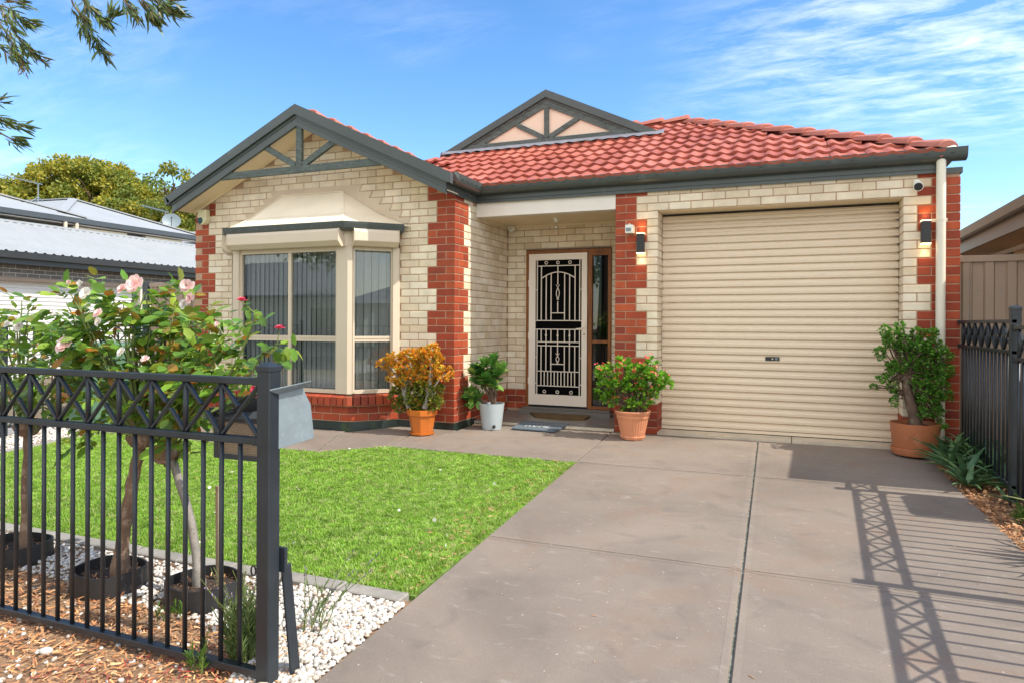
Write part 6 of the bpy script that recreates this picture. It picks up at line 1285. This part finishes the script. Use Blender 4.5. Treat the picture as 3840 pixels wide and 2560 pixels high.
def spiky(name, c, n, h, m_, fm, label, cat, spread=.35, lean=(0, 0), nleaf=26, tip=.35, group=None):
    t = thing(name, c, label, cat, group); mb = MB(); P = []; D = []; TP = []
    for i in range(n):
        a = random.uniform(0, 6.28); hh = h*random.uniform(.45, 1.1); e = Vector((math.cos(a)*spread*hh*random.uniform(.1, 1)+lean[0]*hh, math.sin(a)*spread*hh*random.uniform(.1, 1)+lean[1]*hh, hh)); s0 = Vector(c)+Vector((random.uniform(-.05, .05), random.uniform(-.05, .05), 0)); pts = [s0+Vector((e.x*t_**1.6, e.y*t_**1.6, e.z*t_)) for t_ in (0, .33, .66, 1)]; mb.tube(pts, [.0028, .0022, .0016, .0012], 5)
        for j in range(nleaf):
            q = random.uniform(.05, .72); k = min(int(q*3), 2); p = pts[k].lerp(pts[k+1], q*3-k); P.append(tuple(p)); d = (pts[k+1]-pts[k]).normalized()*.9+Vector((random.uniform(-1, 1), random.uniform(-1, 1), random.uniform(-.2, .6)))*.8; D.append(tuple(d))
        if fm and random.random() < tip:
            for j in range(14): q = random.uniform(.84, 1.0); TP.append(tuple(pts[2].lerp(pts[3], (q-.66)/.34)))
    mb.build('stems', M['green_stem'], t); cloud('foliage', *LEAF_NAR, P, axes_from(np.array(D)), rng.uniform(.028, .05, len(P)), M[m_], t)
    if TP: cloud('flower_spikes', *QUADLEAF, TP, axes_from(rdir(len(TP), .5)), rng.uniform(.006, .011, len(TP)), M[fm], t)
    return t
spiky('lavender', (-2.165, 2.29, gz(2.29)), 85, .38, 'lavleaf', 'lav', 'grey-green lavender with a few purple spikes, growing through the fence beside its post', 'lavender', .55, (.02, -.03), 30, .3, 'lavender plants')
spiky('lavender', (-2.05, 2.62, gz(2.62)), 11, .34, 'lavleaf', 'lav', 'sparse lavender sprigs leaning over the white pebbles right of the fence post', 'lavender', .7, (.25, 0), 12, .8, 'lavender plants')
spiky('weed_sprig', (-2.25, 2.12, gz(2.12)), 5, .19, 'weed', None, 'single leafy green weed at the bottom fence rail', 'weed', .3, (0, 0), 18)
spiky('weed_sprig', (-2.78, 2.46, gz(2.46)), 7, .12, 'weed', None, 'low green weed at the foot of the rightmost planter ring', 'weed', .8, (0, 0), 14)
def wd(x, y): return (x, y, gz(y))
for i, (x, y, h) in enumerate(((1.50, 5.72, .16), (1.42, 5.50, .12), (1.56, 5.45, .15))): spiky('weed', wd(x, y), 20, h, 'weed', None, ['leafy green weeds in front of the side fence post', 'low weeds on the verge edge nearest the drive', 'weeds at the right edge beside the striped agave'][i], 'weed', 1.0, (0, 0), 14, group='weeds on the verge')

# strap-leaved rosettes
def straprosette(name, c, n, L, wdt, m_, label, cat, rise=.55, group=None, curl=.35, leafname='leaf'):
    t = thing(name, c, label, cat, group)
    for i in range(n):
        a = i*2.4+random.uniform(-.2, .2); e = rise*random.uniform(.5, 1.5)*(1.15 if i > n*.6 else .8); L2 = L*random.uniform(.7, 1.1); d = Vector((math.cos(a), math.sin(a), 0)); s_ = Vector((-d.y, d.x, 0)); V = []; k = 6
        for j in range(k+1):
            q = j/k; r_ = L2*q*math.cos(e*(1-q*curl)); z = L2*(math.sin(e)*q-curl*q*q*.8); w2 = wdt*(.75+.5*q if q < .3 else 1.0*(1-q)**.75+.0)*.5; p = Vector(c)+d*(r_+.015)+Vector((0, 0, max(z, -.01)+.02+.0*i)); V += [p-s_*w2+Vector((0, 0, w2*.45)), p-Vector((0, 0, w2*.15)), p+s_*w2+Vector((0, 0, w2*.45))]
        mb = MB(); mb.poly(V, [(j*3+b, j*3+b+1, j*3+b+4, j*3+b+3) for j in range(k) for b in (0, 1)], random.random()); o = mb.build(leafname, M[m_], t, fix=False); sm(o, 60)
    return t
AL = [((1.50, 7.42), 26, .46, 'aloe plant right behind the big terracotta pot, against the wall'), ((1.36, 7.20), 22, .40, 'aloe plant touching the right side of the big terracotta pot'), ((1.62, 7.02), 26, .46, 'aloe plant with pale speckled leaves against the fence pickets, furthest along'), ((1.33, 6.86), 24, .40, 'aloe plant spilling over the drive edge, second from the pot'), ((1.58, 6.66), 26, .42, 'aloe plant under the fence, midway between pot and post'), ((1.36, 6.50), 22, .38, 'aloe plant on the drive edge with broad dark leaves'), ((1.33, 6.26), 16, .28, 'small aloe at the front of the aloe clump'), ((1.60, 6.30), 20, .34, 'aloe plant just behind the fence post')]
for (x, y), n, L, lb in AL: straprosette('aloe', wd(x-.06, y+.05), n, L, .062, 'aloe', lb, 'aloe', .85, 'aloes along the side fence')
straprosette('aloe', wd(1.44, 5.98), 8, .15, .035, 'aloe', 'tiny aloe seedling in the leaf litter by the fence post', 'aloe', .6, 'aloes along the side fence')
straprosette('agave', (1.66, 4.78, gz(4.78)+.05), 22, .58, .085, 'agave', 'striped yellow-green agave cut off by the right edge of the view', 'agave', 1.05, None, .42)

# pots
def pot(t, c, prof, m_, seg=28, ang=0, rib=None, name='pot', smooth=40):
    mb = MB(); mb.lathe(prof, c, seg, ang, rib=rib); o = mb.build(name, M[m_], t, fix=True); 
    if smooth: sm(o, smooth)
    return o
def soil(t, c, r, z):
    mb = MB(); V = [(c[0], c[1], c[2]+z+.012)]+[(c[0]+r*math.cos(2*math.pi*i/20), c[1]+r*math.sin(2*math.pi*i/20), c[2]+z+random.uniform(-.004, .008)) for i in range(20)]; mb.poly(V, [(0, 1+i, 1+(i+1) % 20) for i in range(20)]); mb.build('soil', M['soil'], t)
# 1 orange jade plant
c = (-3.88, 6.80, gz(6.80)); t = thing('jade_plant', c, 'jade plant with orange-tipped leaves and grey trunks in a glossy orange octagonal pot', 'potted plant')
pot(t, c, [(.118, .022), (.150, .215), (.168, .222), (.172, .282), (.160, .285), (.150, .25), (.14, .235)], 'orange', 8, math.pi/8, smooth=0); pot(t, c, [(.12, .0), (.138, .008), (.143, .030), (.132, .031), (.128, .018)], 'orange', 8, math.pi/8, name='saucer', smooth=0); soil(t, c, .15, .25)
def B(u, v, ru, rv, dy, y=6.80): q = pxblob(1560+(u-1560)*1.03, v, ru*1.12, rv*1.15, y, dy); return q
topb = [B(1452, 1368, 32, 20, .12), B(1490, 1352, 36, 24, .15), B(1540, 1340, 40, 26, .16), B(1580, 1335, 34, 24, .16), B(1618, 1318, 32, 22, .15), B(1622, 1345, 36, 24, .15), B(1618, 1385, 38, 24, .16), B(1665, 1400, 30, 22, .12), B(1490, 1412, 34, 26, .15), B(1520, 1430, 34, 26, .15), B(1565, 1405, 44, 30, .18), B(1600, 1425, 34, 24, .15), B(1540, 1380, 46, 26, .2)]
lowb = [B(1490, 1480, 26, 26, .12), B(1505, 1512, 30, 22, .12), B(1560, 1480, 40, 34, .16), B(1575, 1515, 48, 20, .16), B(1630, 1470, 26, 30, .12), B(1625, 1510, 30, 20, .12), B(1525, 1440, 40, 25, .14), B(1600, 1450, 40, 25, .15)]
mb = MB(); g = Vector((c[0], c[1], c[2]+.26))
for ou, ov, r0 in ((1530, 1500, .030), (1548, 1440, .0), (1602, 1490, .032), (1598, 1440, .0)): pass
for side, pts in ((0, [(1535, 1528), (1518, 1480), (1508, 1445)]), (1, [(1592, 1530), (1607, 1480), (1612, 1445)])):
    Q = [atY(u, v, 6.72) for u, v in pts]; mb.tube(Q, [.032, .024, .018], 10)
    for j, bl_ in enumerate(topb):
        cc = Vector(bl_[0]); 
        if (cc.x > c[0]) == (side == 1): limb(mb, Q[1 if j % 2 else 2], cc, .015, .006, .12, 5, .006)
sm(mb.build('trunk', M['bark_g'], t), 60)
cen, dr, ix = blobpts(topb, 760, .5); d = dr*.6+np.array([0, -.1, .9]); P_, A_, S_ = rosettes(cen, d, 8, .040, .8); singles('leaf', LEAF_SPOON, P_, A_, S_, 'jadetop', t, 0)
o = [x for x in t.children if x.name.startswith('foliage')][0]; o.name = 'orange_foliage'
cen, dr, ix = blobpts(lowb, 430, .4); d = dr*.8+np.array([0, -.2, .5]); P_, A_, S_ = rosettes(cen, d, 7, .042, .7); singles('leaf', LEAF_SPOON, P_, A_, S_, 'jadelow', t, 0, restname='green_foliage')
# 2 pale grey pot with broad-leaved plant
c = (-3.27, 7.36, gz(7.36)); t = thing('broad_leaf_plant', c, 'broad-leaved green plant in a pale grey plastic pot at the porch corner', 'potted plant')
pot(t, c, [(.110, .0), (.118, .045), (.119, .050), (.148, .292), (.149, .300), (.141, .300), (.138, .27)], 'greypot', 32); soil(t, c, .138, .272)
mb = MB(); mb.tube([Vector((c[0]+.075, c[1]-.105, c[2]+.03)), Vector((c[0]+.08, c[1]-.112, c[2]+.055))], .018, 10); mb.build('drain_slot', M['blackmat'], t)
b2 = [pxblob(u, v, ru, rv, 7.36, .12) for u, v, ru, rv in ((1782, 1400, 22, 16), (1815, 1385, 26, 20), (1850, 1365, 26, 18), (1870, 1395, 20, 18), (1830, 1420, 30, 16), (1865, 1435, 22, 14), (1800, 1425, 20, 12), (1775, 1480, 20, 14), (1785, 1500, 16, 8))]
mb = MB()
for bl_ in b2[:7]: limb(mb, (c[0]+.03, c[1], c[2]+.27), bl_[0], .020, .010, .08, 4, .004)
for bl_ in b2[7:]: limb(mb, (c[0]-.06, c[1], c[2]+.27), bl_[0], .016, .010, .08, 3, .004)
sm(mb.build('stems', M['bark_b'], t), 60)
cen = np.array([bl_[0] for bl_ in b2 for _ in range(3)])+rng.normal(size=(27, 3))*.028; d = np.tile([0, -.15, .9], (27, 1))+rng.normal(size=(27, 3))*.3; P_, A_, S_ = rosettes(cen, d, 13, .135, .8); singles('leaf', LEAF_OV, P_, A_*1.0, np.asarray(S_), 'whiteplant', t, 290)
for o in t.children:
    if o.name.startswith('leaf'): o.scale.y *= .85
flower(t, atY(1821, 1379, 7.25), (0, -1, .4), .016, 'rosep', 8)
# 3 crown-of-thorns in ribbed terracotta
c = (-1.60, 7.33, gz(7.33)); t = thing('red_flowering_plant', c, 'thorny bush covered in small red flowers in a ribbed terracotta pot by the brick pillar', 'potted plant')
pot(t, c, [(.122, .028), (.165, .232)], 'terra2', 96, rib=lambda k: 1+.018*(1 if k % 3 else -1), name='ribbed_pot', smooth=0)
pot(t, c, [(.163, .225), (.174, .232), (.177, .262), (.184, .268), (.192, .300), (.188, .306), (.172, .306), (.165, .27)], 'terra2', 36, name='rim'); pot(t, c, [(.118, .0), (.125, .004), (.131, .026), (.138, .028), (.134, .045), (.125, .04)], 'terra2', 8, math.pi/8, name='saucer', smooth=0); soil(t, c, .17, .272)
b3 = [pxblob(u, v, ru, rv, 7.33, .15) for u, v, ru, rv in ((2262, 1400, 30, 26), (2290, 1390, 30, 24), (2335, 1370, 34, 26), (2380, 1395, 40, 26), (2425, 1400, 36, 24), (2445, 1365, 20, 24), (2470, 1420, 34, 22), (2495, 1440, 28, 18), (2270, 1450, 40, 30), (2320, 1440, 44, 34), (2380, 1440, 46, 34), (2440, 1450, 44, 30), (2290, 1495, 34, 22), (2345, 1505, 34, 26), (2395, 1510, 40, 24), (2430, 1500, 30, 22))]
mb = MB(); tp = []
for bl_ in b3:
    for q in range(2): pts = limb(mb, (c[0]+random.uniform(-.1, .1), c[1]+random.uniform(-.08, .08), c[2]+.26), Vector(bl_[0])+Vector((random.uniform(-.04, .04), random.uniform(-.08, .08), 0)), .012, .008, .08, 5, .008); tp += pts
mb.build('thorny_stems', M['bark_b'], t); TPs = np.repeat(np.array([tuple(p) for p in tp]), 10, 0); D_ = rdir(len(TPs)); cloud('thorns', [(0, -.1, 0), (0, .1, 0), (1, 0, 0)], [(0, 1, 2)], TPs+D_*.008+rng.normal(size=TPs.shape)*.012, axes_from(D_), np.full(len(TPs), .016), M['stake'], t)
cen, dr, ix = blobpts(b3, 330, .5); d = dr*.6+np.array([0, -.2, .85]); P_, A_, S_ = rosettes(cen, d, 10, .055, .7); singles('leaf', LEAF_OV, P_, A_, S_, 'euph', t, 0)
for o in t.children:
    if o.name.startswith('foliage'): pass
k = 95; sel = rng.choice(len(cen), k, replace=False); fc = cen[sel]+dr[sel]*.03+np.array([0, -.035, .045]); me = None
for i in range(k):
    if me is None:
        V = []; F = []
        for s_ in (-1, 1): n0 = len(V); V += [(0, 0, 0), (s_*.010, -.007, .003), (s_*.014, 0, .004), (s_*.010, .008, .003)]; F.append((n0, n0+1, n0+2, n0+3))
        me = bpy.data.meshes.new('flower'); me.from_pydata(V+[(-.002, -.004, .004), (.002, -.004, .004), (0, .004, .006)], [], F+[(8, 9, 10)]); me.materials.append(M['redfl'])
    o = inst('flower', me, t, fc[i], (rng.uniform(.3, 1.4), rng.uniform(-.5, .5), rng.uniform(0, 3))); s_ = rng.uniform(1.2, 2.0); o.scale = (s_, s_, s_)
# 4 fat-trunked succulent tree in wide terracotta pot
c = (1.065, 7.44, gz(7.44)); t = thing('succulent_tree', c, 'fat-trunked small-leaved succulent tree in a wide terracotta pot right of the garage door', 'potted plant')
pot(t, c, [(.180, .075), (.188, .09), (.212, .305), (.214, .312), (.202, .312), (.196, .27)], 'terra', 40); pot(t, c, [(.12, .0), (.185, .015), (.202, .045), (.207, .080), (.200, .083), (.19, .07)], 'terra', 40, name='saucer'); soil(t, c, .197, .275)
mb = MB(); Q = [atY(u, v, 7.42) for u, v in ((3436, 1612), (3428, 1560), (3412, 1500), (3400, 1455), (3396, 1410))]; Q2 = [Q[0].lerp(Q[1], .0), Q[0].lerp(Q[1], .5), Q[1], Q[1].lerp(Q[2], .5), Q[2], Q[2].lerp(Q[3], .5), Q[3], Q[4]]; Q2[0].z = c[2]+.27
mb.tube(Q2, [.062, .054, .050, .046, .044, .042, .040, .03], 14)
Qb = [atY(u, v, 7.50) for u, v in ((3444, 1600), (3442, 1540), (3440, 1480), (3450, 1420))]; mb.tube(Qb, [.035, .034, .03, .022], 10)
b4 = [pxblob(u, v, ru, rv, 7.44, .14) for u, v, ru, rv in ((3318, 1240, 22, 22), (3372, 1235, 20, 26), (3345, 1280, 32, 28), (3300, 1325, 22, 24), (3395, 1290, 40, 36), (3440, 1250, 24, 20), (3490, 1255, 28, 22), (3450, 1300, 40, 34), (3500, 1310, 44, 36), (3545, 1330, 28, 24), (3400, 1360, 50, 40), (3470, 1370, 50, 40), (3540, 1390, 36, 30), (3345, 1380, 28, 26), (3310, 1420, 24, 16), (3275, 1452, 20, 10), (3350, 1450, 24, 26), (3440, 1430, 44, 34), (3510, 1440, 44, 40), (3480, 1490, 44, 34), (3545, 1480, 26, 26), (3460, 1545, 30, 22), (3510, 1540, 28, 28), (3530, 1590, 16, 18), (3355, 1500, 12, 22))]
tw = []
for i, bl_ in enumerate(b4):
    st_ = Q2[-1] if i % 3 else (Q2[5] if bl_[0][0] < Q2[5].x else Qb[-1])
    for q in range(3): tw += limb(mb, st_, Vector(bl_[0])+Vector((random.uniform(-1, 1)*bl_[1][0]*.9, random.uniform(-.09, .09), random.uniform(-1, 1)*bl_[1][2]*.8)), .012, .003, .14, 7, .012)
sm(mb.build('trunk', M['bark_b'], t), 60)
for i in range(9): pass
cen, dr, ix = blobpts(b4, 2000, .3); d = dr*.7+np.array([0, -.25, .6]); P_, A_, S_ = rosettes(cen, d, 6, .024, .9); singles('leaf', LEAF_ROUND, P_, A_, S_, 'portul', t, 0)

# ================================================================== TREES
def clumptree(name, label, blobs, n, leaf, trunk, D0, group, m_='treeleaf', per=110, cl=.52):
    """blobs given as (u, v, ru, rv) seen at distance D0; each carries many small clumps"""
    base = Vector(trunk); t = thing(name, base, label, 'tree', group); BB = []
    for u, v, ru, rv in blobs:
        c_ = atD(u, v, D0+random.uniform(-2, 2)); s_ = D0/FPX; BB.append((tuple(c_), (ru*s_, 2.2, rv*s_)))
    mb = MB(); top = sum((Vector(b[0]) for b in BB), Vector())/len(BB); fork = base.lerp(top, .55); limb(mb, base, fork, .38, .26, .04, 5, .1)
    for b in BB:
        q = limb(mb, fork, Vector(b[0]), .17, .05, .10, 6, .15)
        for k in range(5): limb(mb, q[random.randrange(2, 6)], Vector(b[0])+Vector((random.uniform(-1, 1)*b[1][0], random.uniform(-1, 1), random.uniform(-.3, 1)*b[1][2]))*1.0, .05, .02, .1, 4, .08)
    mb.build('trunk', M['bark_b'], t)
    cen, dr, ix = blobpts(BB, n, .45); P_ = np.repeat(cen, per, 0); q = rdir(len(P_)); P_ = P_+q*(rng.random(len(P_))**.5)[:, None]*cl*np.array([1, 1, .62]); dd = q*.6+np.array([0, 0, -.2])
    cr = np.repeat(rng.random(n), per); r = (cr*.75+rng.random(len(P_))*.25)
    cloud('crown', *QUADLEAF, P_, axes_from(dd+rng.normal(size=dd.shape)*.4), rng.uniform(leaf*.7, leaf*1.3, len(P_)), M[m_], t, r)
D0 = 42
def tb(u, y): q = atD(u, 1211, D0); return (q.x, q.y, -.2)
clumptree('gum_tree', 'olive and golden tree at the far left edge behind the roofs', [(30, 740, 60, 50), (90, 715, 60, 45), (-30, 730, 70, 50), (140, 770, 70, 60), (60, 830, 110, 60)], 130, .23, tb(90, 0), D0, 'trees behind the far roofs')
clumptree('gum_tree', 'golden tree second from the left behind the roofs', [(215, 680, 70, 45), (180, 730, 60, 50), (250, 760, 80, 60), (220, 820, 90, 50)], 115, .23, tb(215, 0), D0-1, 'trees behind the far roofs')
clumptree('gum_tree', 'tallest domed tree, greener, with sky gaps in its crown', [(300, 650, 80, 40), (380, 640, 80, 35), (330, 720, 60, 40), (420, 690, 60, 50), (440, 760, 60, 40), (360, 810, 60, 40), (450, 730, 40, 40)], 135, .23, tb(350, 0), D0+1, 'trees behind the far roofs')
clumptree('gum_tree', 'lower golden tree sloping down to the right behind the hipped roof', [(505, 715, 40, 35), (550, 750, 45, 35), (500, 790, 50, 30), (590, 785, 35, 30), (560, 830, 50, 30)], 70, .22, tb(530, 0), D0, 'trees behind the far roofs')
clumptree('gum_tree', 'narrow tree rising just left of the gable beside the dish', [(655, 690, 22, 22), (640, 730, 30, 30), (670, 790, 45, 45), (620, 820, 60, 30), (705, 660, 22, 18), (700, 840, 50, 35), (730, 880, 40, 35)], 80, .21, tb(665, 0), D0-3, 'trees behind the far roofs')
# street tree: trunk out of view, twigs hanging into the top left corner
st = thing('street_tree', (-4.55, .35, gz(.35)), 'street tree whose narrow-leaved twigs hang into the top left corner', 'tree')
mb = MB(); hub = Vector((-4.35, .75, 3.5)); mb.tube([(-4.55, .35, -.4), (-4.5, .4, 1.2), (-4.4, .6, 2.6), tuple(hub)], [.17, .14, .12, .09], 12); limbs_ = []
for e in ((-3.65, 1.7, 3.15), (-3.1, 2.0, 3.15), (-2.6, 2.2, 3.0), (-3.9, 1.6, 2.6)): limbs_.append(limb(mb, hub, e, .06, .02, .06, 6, .02)[-1])
twigs = [([(-60, -60), (20, 60), (60, 130), (110, 190), (140, 205)], 150, 2.95, .05), ([(-80, 40), (0, 90), (40, 150), (70, 200), (85, 235)], 150, 3.0, .05), ([(-50, 10), (30, 30), (80, 80), (130, 90)], 110, 2.9, .05), ([(-90, 150), (-10, 160), (30, 200), (60, 220)], 60, 3.05, .05), ([(-60, -20), (0, -5), (60, 8), (105, 12)], 60, 2.8, .045),
         ([(250, -60), (275, 20), (310, 70), (340, 120), (370, 180), (400, 215)], 150, 2.85, .055), ([(290, -50), (330, 20), (360, 50), (395, 85), (425, 55)], 120, 2.8, .055), ([(330, -60), (320, 30), (315, 90), (320, 130)], 60, 2.9, .05),
         ([(440, -40), (470, 10), (500, 40), (505, 60)], 60, 2.75, .05), ([(480, -60), (540, 10), (565, 50), (580, 75)], 100, 2.8, .055), ([(520, -60), (570, -10), (620, 40), (672, 50)], 120, 2.75, .055), ([(560, -50), (600, -10), (640, 5)], 60, 2.7, .05),
         ([(-70, 420), (-10, 440), (40, 470), (95, 478)], 75, 2.95, .055), ([(-60, 470), (0, 500), (40, 520), (68, 530)], 60, 3.0, .055), ([(-60, 370), (-20, 378), (8, 376)], 26, 2.95, .05)]
P_, D_, S_ = [], [], []
for pts, n, dd, ls in twigs:
    Q = [atD(u, v, dd) for u, v in pts]; src = min(limbs_, key=lambda l: (l-Q[0]).length)
    mb.tube([src, src.lerp(Q[0], .5)+Vector((0, 0, .06)), Q[0]], [.010, .007, .005], 6); mb.tube(Q, [.004-.0005*min(i, 5) for i in range(len(Q))], 5)
    for i in range(int(n*.8)):
        q = random.uniform(.12, 1)**.9*(len(Q)-1); k = min(int(q), len(Q)-2); p = Q[k].lerp(Q[k+1], q-k); d = (Q[k+1]-Q[k]).normalized()+Vector((random.uniform(-1, 1), random.uniform(-1, 1), random.uniform(-.9, .5)))*.62
        P_.append(tuple(p+Vector((random.uniform(-1, 1), random.uniform(-1, 1), random.uniform(-1, 1)))*.016)); D_.append(tuple(d)); S_.append(ls*random.uniform(.65, 1.25)*1.15)
mb.build('branches', M['bark_b'], st); cloud('narrow_leaves', *LEAF_NAR, P_, axes_from(np.array(D_)), np.array(S_), M['streetleaf'], st)
mb = MB()
for (u0, v0), (u1, v1), n in (((118, 195), (166, 232), 15), ((85, 235), (95, 262), 5), ((95, 262), (70, 282), 6), ((98, 278), (106, 298), 3)):
    for i in range(n):
        q = atD(u0+(u1-u0)*i/n+random.uniform(-2, 2), v0+(v1-v0)*i/n+random.uniform(-2, 2), 2.95); mb.lathe([(0, -.003), (.004, 0), (0, .004)], q, 6)
    mb.tube([atD(u0, v0, 2.95), atD(u1, v1, 2.95)], .0012, 4)
tag(mb.build('seed_capsules', M['drytwig'], st), kind='stuff')
cloud('narrow_leaves', *LEAF_NAR, [tuple(atD(166+random.uniform(-4, 6), 234+random.uniform(-3, 5), 2.95)) for i in range(12)], axes_from(rdir(12, 0, .6, (RI-UPV*.5))), rng.uniform(.02, .04, 12), M['streetleaf'], st)

# ================================================================== ACROSS THE STREET (seen only as reflections)
def simplehouse(x, y, wdt, label, wallc, roofc):
    t = thing('house_opposite', (x, y, -.4), label, 'house', 'houses across the street')
    mb = MB(); mb.box((x-wdt/2, y-8, -.5), (x+wdt/2, y, 2.5)); mb.build('wall', M[wallc], t)
    mb = MB(); V = [(x-wdt/2-.5, y+.5, 2.45), (x+wdt/2+.5, y+.5, 2.45), (x+wdt/2+.5, y-8.5, 2.45), (x-wdt/2-.5, y-8.5, 2.45), (x-wdt/2+4, y-4, 4.5), (x+wdt/2-4, y-4, 4.5)]; mb.poly(V, [(0, 1, 5, 4), (1, 2, 5), (2, 3, 4, 5), (3, 0, 4)]); mb.build('roof', M[roofc], t)
    for dx in (-wdt*.3, wdt*.22):
        mb = MB(); mb.box((x+dx-.9, y-.02, .4), (x+dx+.9, y+.03, 1.9)); f = mb.build('window_frame', M['window'], t); mb = MB(); mb.box((x+dx-.84, y+.031, .46), (x+dx+.84, y+.04, 1.84)); mb.build('pane', M['glass_dark'], f)
    mb = MB(); mb.box((x-wdt/2-.5, y+.45, 2.33), (x+wdt/2+.5, y+.6, 2.47)); mb.build('gutter', M['darktrim'], t)
simplehouse(-24, -13, 17, 'cream house opposite, pale metal roof, mirrored in the bay window', 'bayroof', 'greyroof'); simplehouse(34, -9, 14, 'second house opposite, seen only mirrored in the side facet of the bay', 'bayroof', 'greyroof')
def bigtree(x, y, h, label):
    t = thing('opposite_tree', (x, y, -.4), label, 'tree', 'trees across the street'); mb = MB(); limb(mb, (x, y, -.5), (x, y, h*.5), .3, .2, .02, 5, .1); BB = []
    for i in range(9): c_ = Vector((x+random.uniform(-2.4, 2.4), y+random.uniform(-2, 2), h*random.uniform(.5, 1))); BB.append((tuple(c_), (1.6, 1.6, 1.2))); limb(mb, (x, y, h*.5), c_, .14, .05, .1, 4, .1)
    mb.build('trunk', M['bark_b'], t); cen, dr, ix = blobpts(BB, 130, .4); P_ = np.repeat(cen, 60, 0)+rng.normal(size=(130*60, 3))*.28; cloud('crown', *QUADLEAF, P_, axes_from(rdir(len(P_))), rng.uniform(.16, .3, len(P_)), M['treeleaf'], t)
bigtree(-14.5, -9.5, 8.5, 'large tree across the street mirrored at the left of the bay'); bigtree(-35, -19, 9, 'tree behind the pale-roofed house opposite'); bigtree(24, -3.2, 6.5, 'tree further along the street mirrored in the right facet of the bay'); bigtree(-9, -22, 9, 'tree behind the gap between the houses opposite'); bigtree(-20, -24, 10, 'tall tree rising over the pale-roofed house opposite')
t = thing('power_pole', (19, -5.4, -.4), 'steel and concrete power pole across the street', 'power pole'); mb = MB(); mb.box((18.9, -5.5, -.6), (19.1, -5.3, 8.5)); mb.build('pole', M['darktrim'], t)
for z in (7.2, 8.0): mb = MB(); mb.box((18.0, -5.45, z), (20.0, -5.35, z+.12)); mb.build('cross_arm', M['stake'], t)
mb = MB()
for x in (18.1, 19.9): mb.tube([(x-40, -5.4, 8.2), (x-20, -5.4, 7.8), (x, -5.4, 8.15), (x+20, -5.4, 7.8), (x+40, -5.4, 8.2)], .015, 4)
mb.build('wires', M['blackmat'], t)
